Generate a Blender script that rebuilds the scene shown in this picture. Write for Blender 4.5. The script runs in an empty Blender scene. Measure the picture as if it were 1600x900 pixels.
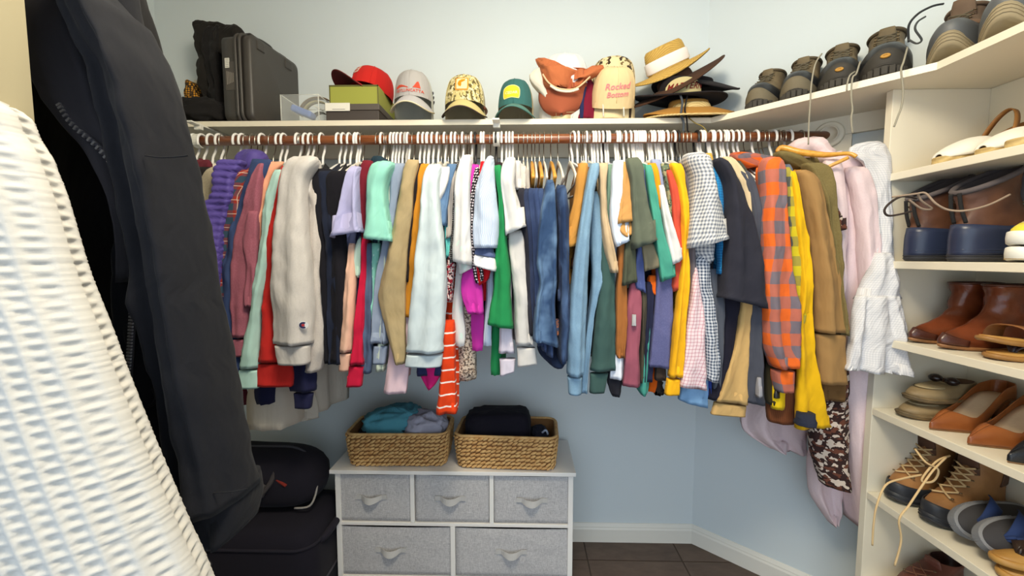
import bpy, bmesh, math, random
from mathutils import Vector, Matrix, noise
random.seed(7)
sc = bpy.context.scene
COL = sc.collection
PI = math.pi

# ---------------------------------------------------------------- camera, world, lights, exposure
EYE = Vector((0, 0, 1.35)); PITCH = math.radians(4.32); YAW = math.radians(1.3); FPX = 650.0
cam_d = bpy.data.cameras.new('camera'); cam = bpy.data.objects.new('camera', cam_d); COL.objects.link(cam)
cam.location = EYE; cam.rotation_euler = (PI/2-PITCH, 0, YAW)
cam_d.sensor_width = 36; cam_d.lens = FPX/1600*36; cam_d.clip_start = 0.02
sc.camera = cam
sc.view_settings.view_transform = 'Standard'; sc.view_settings.look = 'None'
sc.view_settings.gamma = 1; sc.view_settings.use_curve_mapping = False
sc.view_settings.exposure = 0.40
w = bpy.data.worlds.new('world'); sc.world = w; w.use_nodes = True
w.node_tree.nodes['Background'].inputs[0].default_value = (0.74, 0.87, 1.0, 1)
w.node_tree.nodes['Background'].inputs[1].default_value = 1.6
def lamp(name, loc, size, power, color, target=None):
    d = bpy.data.lights.new(name, 'AREA'); d.shape = 'DISK'; d.size = size; d.energy = power; d.color = color
    o = bpy.data.objects.new(name, d); COL.objects.link(o); o.location = loc
    if target: o.rotation_euler = (Vector(target)-Vector(loc)).to_track_quat('-Z', 'Y').to_euler()
    return o
lamp('ceiling_lamp', (0.05, 0.45, 2.52), 0.70, 14, (1.0, 0.89, 0.69))
gd = bpy.data.lights.new('upper_wall_fill', 'POINT'); gd.energy = 30; gd.color = (1.0, 0.89, 0.69); gd.shadow_soft_size = .16  # added point light, throws light sideways to brighten the upper walls
gob = bpy.data.objects.new('upper_wall_fill', gd); COL.objects.link(gob); gob.location = (0.05, 0.40, 2.36)

# ---------------------------------------------------------------- pixel to world
_fw = Vector((-math.sin(YAW)*math.cos(PITCH), math.cos(YAW)*math.cos(PITCH), -math.sin(PITCH)))
_rt = Vector((math.cos(YAW), math.sin(YAW), 0)); _up = _rt.cross(_fw)
def ray(x, y): return _fw+_rt*((x-800)/FPX)-_up*((y-450)/FPX)
def at(x, y, Y):
    r = ray(x, y); return EYE+r*(Y/r.y)
def atz(x, y, Z):
    r = ray(x, y); return EYE+r*((Z-EYE.z)/r.z)
def atx(x, y, X):
    r = ray(x, y); return EYE+r*(X/r.x)

# ---------------------------------------------------------------- materials
def lin(c):
    return tuple(((v/255)/12.92 if v/255 <= .04045 else ((v/255+.055)/1.055)**2.4) for v in c)+(1,)
class NT:
    def __init__(s, name):
        s.m = bpy.data.materials.new(name); s.m.use_nodes = True; s.t = s.m.node_tree; s.p = s.t.nodes['Principled BSDF']
    def n(s, typ, **k):
        o = s.t.nodes.new(typ)
        for a, v in k.items():
            if a.startswith('i_'): o.inputs[a[2:].replace('_', ' ')].default_value = v
            else: setattr(o, a, v)
        return o
    def l(s, a, b): s.t.links.new(a, b)
    def math(s, op, a, b=None, c=None):
        o = s.n('ShaderNodeMath', operation=op)
        for i, v in enumerate((a, b, c)):
            if v is None: continue
            if isinstance(v, (int, float)): o.inputs[i].default_value = v
            else: s.l(v, o.inputs[i])
        return o.outputs[0]
    def mix(s, f, a, b, typ='MIX'):
        o = s.n('ShaderNodeMix', data_type='RGBA', blend_type=typ)
        for i, v in ((0, f), (6, a), (7, b)):
            if isinstance(v, (int, float, tuple)): o.inputs[i].default_value = v
            else: s.l(v, o.inputs[i])
        return o.outputs[2]
    def uv(s):
        return s.n('ShaderNodeTexCoord').outputs['UV']
    def obj(s):
        return s.n('ShaderNodeTexCoord').outputs['Object']
    def map(s, v, sc_=(1, 1, 1)):
        o = s.n('ShaderNodeMapping'); o.inputs['Scale'].default_value = sc_; s.l(v, o.inputs[0]); return o.outputs[0]
    def noise(s, v, scale, detail=3, rough=.5):
        o = s.n('ShaderNodeTexNoise'); o.inputs['Scale'].default_value = scale; o.inputs['Detail'].default_value = detail
        o.inputs['Roughness'].default_value = rough; s.l(v, o.inputs['Vector']); return o.outputs['Fac']
    def bump(s, h, strength, dist, prev=None):
        o = s.n('ShaderNodeBump'); o.inputs['Strength'].default_value = strength; o.inputs['Distance'].default_value = dist
        s.l(h, o.inputs['Height'])
        if prev is not None: s.l(prev, o.inputs['Normal'])
        return o.outputs[0]
    def step(s, v, t): return s.math('GREATER_THAN', v, t)
def soften(m): return m
_mc = {}
def flat(name, c, rough=.5, metal=0, spec=.5, bump=0, bscale=200, vary=0):
    k = ('f', name)
    if k in _mc: return _mc[k]
    t = NT(name); t.p.inputs['Base Color'].default_value = lin(c); t.p.inputs['Roughness'].default_value = rough
    t.p.inputs['Metallic'].default_value = metal; t.p.inputs['Specular IOR Level'].default_value = spec
    if bump or vary:
        o = t.obj(); nz = t.noise(o, bscale)
        if bump: t.l(t.bump(nz, bump, .002), t.p.inputs['Normal'])
        if vary:
            n2 = t.noise(o, bscale*.12, 4)
            t.l(t.mix(t.math('MULTIPLY', n2, vary), lin(c), lin(tuple(v*.45 for v in c))), t.p.inputs['Base Color'])
    _mc[k] = t.m; return t.m
def fabric(c, kind='plain', c2=None, c3=None, size=.02, rough=.92, crease=.5):
    """cloth; u,v of the mesh are metres along and down the cloth"""
    k = (c, kind, c2, c3, size)
    if k in _mc: return _mc[k]
    t = NT('cloth_'+kind); uv = t.uv(); a = lin(c); b = lin(c2) if c2 else a; d = lin(c3) if c3 else a
    sp = t.n('ShaderNodeSeparateXYZ'); t.l(uv, sp.inputs[0]); U, V = sp.outputs[0], sp.outputs[1]
    def band(x, s, off=0.): return t.math('FRACT', t.math('ADD', t.math('DIVIDE', x, s), off))
    base = None
    if kind == 'plain':
        nz = t.noise(uv, 30, 4); base = t.mix(t.math('MULTIPLY', nz, .22), a, tuple(v*.72 for v in a[:3])+(1,))
    elif kind == 'heather':
        nz = t.noise(t.map(uv, (1, .35, 1)), 420, 3, .7); base = t.mix(t.step(nz, .52), a, b)
        base = t.mix(.6, base, a)
    elif kind == 'denim':
        nz = t.noise(t.map(uv, (1, .12, 1)), 500, 2); n2 = t.noise(uv, 9, 3)
        base = t.mix(t.math('MULTIPLY', nz, .45), a, tuple(v*.55 for v in a[:3])+(1,))
        base = t.mix(t.n_ramp(n2, .45, .7), base, b) if c2 else base
    elif kind == 'gingham':
        s1 = t.step(band(U, size), .5); s2 = t.step(band(V, size), .5)
        m = t.math('MULTIPLY', t.math('ADD', s1, s2), .5); base = t.mix(m, a, b)
    elif kind == 'grid':
        s1 = t.step(band(U, size), .78); s2 = t.step(band(V, size), .78)
        base = t.mix(t.math('MULTIPLY', t.math('ADD', s1, s2), .6), a, b)
    elif kind == 'plaid':
        s1 = t.step(band(U, size), .5); s2 = t.step(band(V, size), .5)
        m = t.mix(s1, a, b); m2 = t.mix(s2, a, b); base = t.mix(.5, m, m2)
        if c3:
            l1 = t.math('COMPARE', band(U, size, .25), .5, .02); l2 = t.math('COMPARE', band(V, size, .25), .5, .02)
            base = t.mix(t.math('MAXIMUM', l1, l2), base, d)
        nz = t.noise(uv, 90, 3, .8); base = t.mix(t.math('MULTIPLY', nz, .25), base, tuple(v*.5 for v in a[:3])+(1,))
    elif kind == 'vstripe':
        base = t.mix(t.step(band(U, size), .62), a, b)
    elif kind == 'hstripe':
        base = t.mix(t.step(band(V, size), .87), a, b)
    elif kind == 'dots':
        vo = t.n('ShaderNodeTexVoronoi'); vo.inputs['Scale'].default_value = 1/size; vo.inputs['Randomness'].default_value = .3; t.l(uv, vo.inputs['Vector'])
        base = t.mix(t.math('LESS_THAN', vo.outputs['Distance'], .33), a, b)
    elif kind == 'print':
        n1 = t.noise(uv, 1/size, 2); n2 = t.noise(t.map(uv, (1, 1.7, 1)), .8/size, 2)
        base = t.mix(t.step(n1, .53), a, b); base = t.mix(t.step(n2, .57), base, d)
    elif kind == 'sprig':
        vo = t.n('ShaderNodeTexVoronoi'); vo.inputs['Scale'].default_value = 1/size; t.l(t.map(uv, (1, .6, 1)), vo.inputs['Vector'])
        base = t.mix(t.math('LESS_THAN', vo.outputs['Distance'], .22), a, b)
    t.l(base, t.p.inputs['Base Color'])
    t.p.inputs['Roughness'].default_value = rough; t.p.inputs['Specular IOR Level'].default_value = .2
    t.p.inputs['Sheen Weight'].default_value = .03
    wv = t.noise(t.map(uv, (1, 1, 1)), 900, 1); cr = t.noise(t.map(uv, (14, 5, 1)), 1.0, 3, .55)
    nb = t.bump(wv, .12, .001); nb = t.bump(cr, crease, .02, nb); t.l(nb, t.p.inputs['Normal'])
    _mc[k] = t.m; return t.m
def _ramp(s, v, lo, hi):
    o = s.n('ShaderNodeMapRange'); o.inputs['From Min'].default_value = lo; o.inputs['From Max'].default_value = hi; s.l(v, o.inputs['Value']); return o.outputs[0]
NT.n_ramp = _ramp
def leather(c, c2=None, rough=.35):
    k = ('l', c, c2, rough)
    if k in _mc: return _mc[k]
    t = NT('leather'); o = t.obj(); n1 = t.noise(o, 14, 4); n2 = t.noise(o, 260, 2)
    t.l(t.mix(t.n_ramp(n1, .35, .7), lin(c), lin(c2 or tuple(v*.6 for v in c))), t.p.inputs['Base Color'])
    t.p.inputs['Roughness'].default_value = rough
    t.l(t.bump(n2, .15, .002, t.bump(n1, .3, .006)), t.p.inputs['Normal']); _mc[k] = t.m; return t.m

# ---------------------------------------------------------------- mesh helpers
def mk(name, verts, faces, mat, parent=None, uvs=None, smooth=True, loc=None):
    me = bpy.data.meshes.new(name)
    off = Vector(loc) if loc is not None else (Vector(parent['_o']) if parent is not None and '_o' in parent else Vector((0, 0, 0)))
    me.from_pydata([tuple(Vector(v)-off) for v in verts], [], faces)
    if smooth: me.polygons.foreach_set('use_smooth', [True]*len(me.polygons))
    if uvs:
        l = me.uv_layers.new(name='UVMap')
        vi = [0]*len(me.loops); me.loops.foreach_get('vertex_index', vi)
        flatuv = []
        for i in vi: flatuv.extend(uvs[i])
        l.data.foreach_set('uv', flatuv)
    me.materials.append(mat); me.update()
    o = bpy.data.objects.new(name, me); COL.objects.link(o)
    if parent is not None: o.parent = parent
    elif loc is not None: o.location = loc
    return o
def thing(name, label, cat, loc=(0, 0, 0), group=None, rz=0):
    o = bpy.data.objects.new(name, None); COL.objects.link(o); o.empty_display_size = .02
    o.location = loc; o['label'] = label; o['category'] = cat
    if group: o['group'] = group
    if rz: o.rotation_euler.z = rz
    return o
def wthing(name, label, cat, loc, group=None):
    """thing whose part meshes are written in world coordinates"""
    o = thing(name, label, cat, loc, group); o['_o'] = tuple(loc); return o
def tag(o, label, cat, group=None):
    o['label'] = label; o['category'] = cat
    if group: o['group'] = group
    return o
def struct(o): o['kind'] = 'structure'; return o
class MB:
    def __init__(s): s.v = []; s.f = []
    def add(s, v, f):
        b = len(s.v); s.v += [Vector(p) for p in v]; s.f += [tuple(i+b for i in q) for q in f]; return s
    def box(s, c, d, M=None):
        x, y, z = (k/2 for k in d); P = [Vector((sx*x, sy*y, sz*z)) for sx in (-1, 1) for sy in (-1, 1) for sz in (-1, 1)]
        if M: P = [M @ p for p in P]
        P = [p+Vector(c) for p in P]
        return s.add(P, [(0, 1, 3, 2), (4, 6, 7, 5), (0, 4, 5, 1), (2, 3, 7, 6), (0, 2, 6, 4), (1, 5, 7, 3)])
    def tube(s, pts, r, n=8, caps=True, closed=False):
        pts = [Vector(p) for p in pts]; N = len(pts); rings = []; up = Vector((0, 0, 1)); prev = None
        for i, p in enumerate(pts):
            if closed: d = pts[(i+1) % N]-pts[i-1]
            else: d = (pts[min(i+1, N-1)]-pts[max(i-1, 0)])
            if d.length < 1e-9: d = Vector((0, 0, 1))
            d.normalize()
            if prev is None:
                a = d.cross(up if abs(d.z) < .9 else Vector((1, 0, 0))).normalized()
            else:
                a = prev-d*prev.dot(d)
                a = a.normalized() if a.length > 1e-6 else d.orthogonal().normalized()
            prev = a; b = d.cross(a); rr = r[i] if isinstance(r, (list, tuple)) else r
            rings.append([p+(a*math.cos(2*PI*j/n)+b*math.sin(2*PI*j/n))*rr for j in range(n)])
        v = [q for R in rings for q in R]; f = []
        for i in range(N if closed else N-1):
            k = (i+1) % N
            for j in range(n): f.append((i*n+j, i*n+(j+1) % n, k*n+(j+1) % n, k*n+j))
        if caps and not closed: f.append(tuple(range(n-1, -1, -1))); f.append(tuple((N-1)*n+j for j in range(n)))
        return s.add(v, f)
    def rings(s, R, cap0=True, cap1=True):
        n = len(R[0]); v = [p for r in R for p in r]; f = []
        for i in range(len(R)-1):
            for j in range(n): f.append((i*n+j, i*n+(j+1) % n, (i+1)*n+(j+1) % n, (i+1)*n+j))
        if cap0: f.append(tuple(range(n-1, -1, -1)))
        if cap1: f.append(tuple((len(R)-1)*n+j for j in range(n)))
        return s.add(v, f)
    def lathe(s, prof, n=32, c=(0, 0, 0)):
        return s.rings([[Vector((c[0]+r*math.cos(2*PI*j/n), c[1]+r*math.sin(2*PI*j/n), c[2]+z)) for j in range(n)] for r, z in prof])
    def move(s, M):
        s.v = [M @ p for p in s.v]; return s
    def build(s, name, mat, parent=None, smooth=True, loc=None, bevel=0, sub=0, solid=0, seg=2):
        o = mk(name, s.v, s.f, mat, parent, None, smooth)
        if loc is not None: o.location = loc
        bm = bmesh.new(); bm.from_mesh(o.data); bmesh.ops.recalc_face_normals(bm, faces=bm.faces); bm.to_mesh(o.data); bm.free()
        if solid: md = o.modifiers.new('solid', 'SOLIDIFY'); md.thickness = solid; md.offset = 0
        if bevel:
            md = o.modifiers.new('bevel', 'BEVEL'); md.width = bevel; md.segments = seg; md.limit_method = 'ANGLE'; md.angle_limit = .7
            md.harden_normals = False
            o.data.polygons.foreach_set('use_smooth', [False]*len(o.data.polygons))
        if sub: md = o.modifiers.new('sub', 'SUBSURF'); md.levels = sub; md.render_levels = sub
        return o
def spline(pts, k=6):
    pts = [Vector(p) for p in pts]; out = []
    for i in range(len(pts)-1):
        p0, p1, p2, p3 = pts[max(i-1, 0)], pts[i], pts[i+1], pts[min(i+2, len(pts)-1)]
        for j in range(k):
            t = j/k; out.append(.5*((2*p1)+(p2-p0)*t+(2*p0-5*p1+4*p2-p3)*t*t+(3*p1-p0-3*p2+p3)*t**3))
    out.append(pts[-1]); return out
# ---------------------------------------------------------------- cloth lofts from outlines
def _rows3(rows, Y):
    """(y, xl, xr) or (yl, xl, yr, xr) outline rows -> left and right points at depth Y"""
    out = []
    for r in rows:
        if len(r) == 3: yl, xl, xr = r; yr = yl
        else: yl, xl, yr, xr = r
        out.append((at(xl, yl, Y), at(xr, yr, Y)))
    return out
def resample(A, step=.012, lo=8, hi=60):
    L = [0]
    for i in range(1, len(A)):
        L.append(L[-1]+((A[i][0]+A[i][1])-(A[i-1][0]+A[i-1][1])).length/2)
    n = max(lo, min(hi, int(L[-1]/step))); out = []
    a = spline([p[0] for p in A], 8); b = spline([p[1] for p in A], 8)
    S = [0]
    for i in range(1, len(a)): S.append(S[-1]+((a[i]+b[i])-(a[i-1]+b[i-1])).length/2)
    j = 0
    for i in range(n+1):
        s = S[-1]*i/n
        while j < len(S)-2 and S[j+1] < s: j += 1
        t = 0 if S[j+1] == S[j] else (s-S[j])/(S[j+1]-S[j])
        out.append((a[j].lerp(a[j+1], t), b[j].lerp(b[j+1], t), s))
    return out
def cloth_loft(name, rows, Y, d, mat, parent, seed=0, folds=2.2, amp=.45, n=26, top=.55, hollow=True, wr=.004, puff=0, hem=.016, band=False, flare=0):
    A = resample(_rows3(rows, Y), .0035, 8, 130) if puff else resample(_rows3(rows, Y)); m = len(A); tot = A[-1][2]; V = []; UV = []; F = []
    rnd = random.Random(seed*13+5); ph = rnd.random()*6.28; ph2 = rnd.random()*6.28
    for i, (a, b, s) in enumerate(A):
        c = (a+b)/2; h = (b-a)/2; v = s/max(tot, 1e-6)
        e = min(1, s/(.05 if top < 1 else 1e-3)); capf = top+(1-top)*math.sqrt(1-(1-e)**2)
        dd = d*(capf if top < 1 else 1)
        pf = 1.0
        if puff: pf = 1+.20*abs(math.sin(PI*s/puff))**.6-.15
        r = tot-s
        hemf = 1.0
        if hem and not band:
            if r < hem*.8: hemf = 1.05
            elif r < hem*1.5: hemf = .99
        if band: hemf = 1.0+(.05 if i % 2 else -.01)
        fa = amp*min(1, .25+v*1.1)
        per = 0; last = None
        for j in range(n+1):
            th = 2*PI*j/n+PI/2; cx = math.cos(th); sy = math.sin(th)
            q = abs(cx)**.72*(1 if cx > 0 else -1); sy = abs(sy)**.62*(1 if sy > 0 else -1)
            fo = d*fa*(math.sin(folds*q*PI*.5+ph+v*1.3)+.45*math.sin(folds*2.3*q*PI*.5+ph2-v*2))
            p = c+h*q*(capf*.4+.6 if top < 1 else 1)*hemf*(1+(pf-1)*.6)
            p = p+Vector((0, dd*sy*hemf*pf+fo*.6, 0))
            nz = noise.noise(Vector((p.x*22+seed, p.y*22, p.z*9)))*wr+noise.noise(Vector((p.x*50, p.y*50+seed, p.z*34)))*wr*.45
            if sy < .3:
                rg = 1-abs(noise.noise(Vector((p.x*17+seed*2.3, p.z*4.2, seed*.37)))*2.4); rg2 = 1-abs(noise.noise(Vector((p.x*9+p.z*13, seed*1.7, p.z*6)))*2.4)
                p = p-Vector((0, (max(0, rg)**2*.009+max(0, rg2)**3*.0028)*min(1, s/.08)*(amp+.25), 0))
            p = p+Vector((nz*.6*cx, nz*1.6*(1 if sy > 0 else -1), nz*.2))
            if flare:
                k_ = max(0, (v-.45)/.55)**1.5; p = p+Vector((0, (.030*k_ if sy > 0 else -.006*k_), -flare*k_*max(0, sy)*(.5+.5*(1-abs(cx)))))
            if last is not None: per += (p-last).length
            last = p
            V.append(p); UV.append((per, s))
    N = n+1
    for i in range(m-1):
        for j in range(n): F.append((i*N+j, i*N+j+1, (i+1)*N+j+1, (i+1)*N+j))
    F.append(tuple(range(n-1, -1, -1)))
    lastring = list(range((m-1)*N, (m-1)*N+n))
    if hollow:
        c = sum((V[k] for k in lastring), Vector())/n; b0 = len(V)
        for sc_, dz in ((.90, .002), (.82, .035+flare)):
            for k in lastring: V.append(c+(V[k]-c)*sc_+Vector((0, 0, dz))); UV.append((UV[k][0], UV[k][1]+.02))
        for j in range(n):
            k = (j+1) % n
            F.append((lastring[j], lastring[k], b0+k, b0+j)); F.append((b0+j, b0+k, b0+n+k, b0+n+j))
        F.append(tuple(b0+n+j for j in range(n)))
    else: F.append(tuple(lastring))
    return mk(name, V, F, mat, parent, UV)
def body_slab(name, rows, Y, hookx, zneck, mat, parent, seed=0, yr=None, wr_=.011, wmax=.03, amp=.010):
    """trunk of a hanging garment: hanger line runs from the front edge (outline rows at depth Y) back past the rod"""
    A = resample(_rows3(rows, Y), .02, 10, 34); m = len(A); rnd = random.Random(seed+99); ph = rnd.random()*6.28
    zsh = A[0][0].z; K = 12; V = []; UV = []; F = []
    if yr is None: yr = min(1.6+(1.6-Y)*.95, 1.86, 2.64-hookx)
    yr = max(yr, 1.62)
    loop = [(0, -1), (0, -.5), (-.01, 0), (0, .5), (0, 1)]+[((k+1)/K, 1) for k in range(K)]+[(1.008, 0)]+[((K-k)/K, -1) for k in range(K)]
    n = len(loop); zb0 = (A[-1][0].z+A[-1][1].z)/2
    for i, (a, b, s) in enumerate(A):
        c = (a+b)/2; hw = min(abs(b.x-a.x)/2, wmax); v = s/A[-1][2]; per = 0; last = None
        rear = Vector((hookx+(hookx-c.x)*.25, yr, 0)); front = Vector((c.x, Y, 0)); mid = Vector((hookx, 1.6, 0))
        for (t, sd) in loop:
            tt = max(0, min(1, t)); ym = (1.6-Y)/(yr-Y)
            base = front.lerp(mid, tt/ym) if tt < ym else mid.lerp(rear, (tt-ym)/(1-ym))
            base = front.lerp(rear, tt)*.35+base*.65
            ww = (hw*(1-tt*2.5)+wr_*tt*2.5 if tt < .4 else wr_)
            rz = zneck-max(0, abs(tt-ym)-.08)*((zneck-zsh)/max(.2, ym-.08))
            thf = math.sqrt(min(1, v/.12)) if i else .12
            z = rz+(c.z-zsh)*((rz-zb0)/(zsh-zb0))
            f = amp*min(1, v*1.4)*math.sin(tt*17+ph+v*1.5)*min(1, tt*4)
            p = Vector((base.x+sd*ww*thf+f, base.y+(.0 if t >= 0 else -.012), z))
            p.x += noise.noise(Vector((p.y*14+seed, p.z*10, seed*.7)))*.006*min(1, v*3)
            if last is not None: per += (p-last).length
            last = p; V.append(p); UV.append((per, s))
    for i in range(m-1):
        for j in range(n):
            k = (j+1) % n; F.append((i*n+j, i*n+k, (i+1)*n+k, (i+1)*n+j))
    F.append(tuple(range(n-1, -1, -1))); F.append(tuple((m-1)*n+j for j in range(n)))
    return mk(name, V, F, mat, parent, UV)
def cuffrows(rows, k): return rows[-k:]
# ================================================================ the room
def wallmat():
    t = NT('painted_wall'); o = t.obj(); nz = t.noise(o, 3, 3); n2 = t.noise(o, 130, 3)
    t.l(t.mix(t.math('MULTIPLY', nz, .12), lin((213, 221, 223)), lin((202, 212, 217))), t.p.inputs['Base Color'])
    t.p.inputs['Roughness'].default_value = .7; t.l(t.bump(n2, .06, .002), t.p.inputs['Normal']); return t.m
M_WALL = wallmat()
M_CREAM = flat('cream_paint', (228, 219, 198), .45, bump=.03, bscale=80)
M_TRIM = flat('white_trim', (226, 222, 212), .4)
M_CEIL = flat('ceiling_paint', (235, 232, 222), .8)
def prism(name, poly, z0, z1, mat, parent=None, bevel=0):
    n = len(poly); v = [Vector((x, y, z0)) for x, y in poly]+[Vector((x, y, z1)) for x, y in poly]
    f = [tuple(range(n-1, -1, -1)), tuple(range(n, 2*n))]+[(i, (i+1) % n, (i+1) % n+n, i+n) for i in range(n)]
    mb = MB().add(v, f); return mb.build(name, mat, parent, False, bevel=bevel)
XL, XR, YB, XC = -1.634, 1.415, 1.9, .81
YA = 1.3465
struct(prism('wall_back', [(XL-.1, YB), (XC, YB), (XC+.05, YB+.1), (XL-.1, YB+.1)], 0, 2.6, M_WALL))
struct(prism('wall_corner', [(XC, YB), (XR, YA), (XR+.1, YA+.04), (XC+.05, YB+.1)], 0, 2.6, M_WALL))
struct(prism('wall_right', [(XR, YA), (XR, -1.2), (XR+.1, -1.2), (XR+.1, YA+.04)], 0, 2.6, M_WALL))
struct(prism('wall_left', [(XL, -1.2), (XL, YB), (XL-.1, YB), (XL-.1, -1.2)], 0, 2.6, M_WALL))
struct(prism('ceiling', [(XL-.1, -1.2), (XR+.1, -1.2), (XR+.1, YB+.1), (XL-.1, YB+.1)], 2.6, 2.7, M_CEIL))
fl = struct(prism('floor', [(XL-.1, -1.2), (XR+.1, -1.2), (XR+.1, YB+.1), (XL-.1, YB+.1)], -.06, -.004, flat('grout', (70, 60, 54), .9)))
def tilemat():
    t = NT('brown_floor_tile'); o = t.obj(); n1 = t.noise(t.map(o, (1, 2.2, 1)), 9, 5, .6); n2 = t.noise(o, 60, 3)
    inf = t.n('ShaderNodeObjectInfo')
    a = t.mix(t.n_ramp(n1, .3, .7), lin((96, 80, 70)), lin((70, 57, 50)))
    a = t.mix(t.math('MULTIPLY', inf.outputs['Random'], .25), a, lin((110, 92, 78)))
    t.l(a, t.p.inputs['Base Color']); t.p.inputs['Roughness'].default_value = .55
    t.l(t.bump(n2, .08, .003), t.p.inputs['Normal']); return t.m
TS = .42; tile0 = None; tm = tilemat()
for i in range(8):
    for j in range(8):
        x0 = -1.70+i*TS-.10; y0 = 1.72-TS*(7-j)-TS*.5+.26
        x1, y1 = x0+TS-.006, y0+TS-.006
        x0c, x1c = max(x0, XL), min(x1, XR); y1c = min(y1, YB-.001); y0c = max(y0, -1.19)
        if x1c-x0c < .02 or y1c-y0c < .02: continue
        fullt = abs(x1c-x0c-(TS-.006)) < 1e-6 and abs(y1c-y0c-(TS-.006)) < 1e-6
        c = ((x0c+x1c)/2, (y0c+y1c)/2, -.002)
        if fullt and tile0 is not None: t_ = tile0.copy(); COL.objects.link(t_)
        else:
            t_ = MB().box((0, 0, 0), (x1c-x0c, y1c-y0c, .004)).build('tile', tm, None, False)
            if fullt: tile0 = t_
        t_.parent = fl; t_.location = c
def baseboard(name, a, b, nrm):
    a = Vector((*a, 0)); b = Vector((*b, 0)); n = Vector((*nrm, 0)).normalized()
    prof = [(0, 0), (.016, 0), (.016, .062), (.012, .070), (.012, .074), (.006, .084), (.004, .088), (0, .088)]
    v = []; k = len(prof)
    for p in (a, b): v += [p+n*d+Vector((0, 0, z)) for d, z in prof]
    f = [tuple(range(k)), tuple(range(2*k-1, k-1, -1))]+[(i, i+k, (i+1) % k+k, (i+1) % k) for i in range(k)]
    return struct(MB().add(v, f).build(name, M_TRIM, None, False))
baseboard('baseboard_back', (XL, YB), (XC, YB), (0, -1))
baseboard('baseboard_corner', (XC, YB), (XR-.03, YA+.03*(YB-YA)/(XR-XC)), (YA-YB, XC-XR))
baseboard('baseboard_left', (XL, -1.2), (XL, YB), (1, 0))
# long shelf round the corner, with its cleats
SZ = 1.873
YF = 1.63
shelf = prism('wall_shelf', [(XL, YF), (.715, YF), (1.12, 1.19), (1.12, -.6), (XR, -.6), (XR, YA), (XC, YB), (XL, YB)], SZ-.020, SZ, M_CREAM)
tag(shelf, 'long cream shelf running along the back wall and round the corner above the clothes', 'shelf')
struct(prism('trim_1', [(XL, YB-.018), (XC-.008, YB-.018), (XC, YB), (XL, YB)], SZ-.085, SZ-.020, M_CREAM))
# vertical board behind the rod end, on the corner wall
def onangle(s, off, z): # s metres along corner wall from its left end, off metres into the room
    u = Vector((XR-XC, YA-YB, 0)).normalized(); n = Vector((u.y, -u.x, 0))
    return Vector((XC, YB, 0))+u*s+n*off+Vector((0, 0, z))
rodY, rodZ, rodR = 1.6, 1.790, .0175
s_rod = (YB-rodY)/(YB-YA)*math.hypot(XR-XC, YA-YB)
def slab_on_corner(name, s0, s1, z0, z1, off):
    v = [onangle(a, o_, z) for z in (z0, z1) for a in (s0, s1) for o_ in (.0003, off)]
    return struct(MB().add(v, [(0, 1, 3, 2), (4, 6, 7, 5), (0, 4, 5, 1), (2, 3, 7, 6), (0, 2, 6, 4), (1, 5, 7, 3)]).build(name, M_CREAM, None, False))
slab_on_corner('trim_2', .010, .79, SZ-.085, SZ-.0201, .017)
bp = []
for z in (1.46, SZ-.086):
    for s_ in (s_rod-.075, s_rod+.065):
        for o_ in (.0005, .018): bp.append(onangle(s_, o_, z))
struct(MB().add(bp, [(0, 1, 3, 2), (4, 6, 7, 5), (0, 4, 5, 1), (2, 3, 7, 6), (0, 2, 6, 4), (1, 5, 7, 3)]).build('trim_3', M_CREAM, None, False))
# rod
def woodmat(name, c1, c2, axis=(1, 14, 14), rough=.3):
    t = NT(name); o = t.obj(); n1 = t.noise(t.map(o, axis), 9, 4, .6)
    t.l(t.mix(t.n_ramp(n1, .3, .7), lin(c1), lin(c2)), t.p.inputs['Base Color']); t.p.inputs['Roughness'].default_value = rough
    t.p.inputs['Coat Weight'].default_value = .2; return t.m
M_ROD = woodmat('stained_rod', (150, 88, 48), (104, 52, 26))
rod = MB().tube([(XL+.001, rodY, rodZ), (-.5, rodY, rodZ), (.4, rodY, rodZ), (XC+(YB-rodY)/(YB-YA)*(XR-XC)-.012, rodY, rodZ+.004)], rodR, 20).build('closet_rod', M_ROD)
tag(rod, 'round stained wooden closet rod carrying the whole row of hangers', 'rod')
fn = Vector((YA-YB, XC-XR, 0)).normalized(); fc = onangle(s_rod, .019, rodZ+.004)
rf = wthing('rod_flange', 'round cream socket holding the right end of the wooden closet rod', 'bracket', fc)
def ringdisc(c, n, prof, seg=28):
    q = n.to_track_quat('Z', 'Y'); return MB().rings([[c+q @ Vector((r*math.cos(2*PI*j/seg), r*math.sin(2*PI*j/seg), z)) for j in range(seg)] for r, z in prof])
ringdisc(fc, fn, [(.046, 0), (.046, .006), (.040, .009), (.032, .006), (.030, .016), (.0262, .018), (.0262, .002)]).build('socket', M_CREAM, rf)
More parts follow.
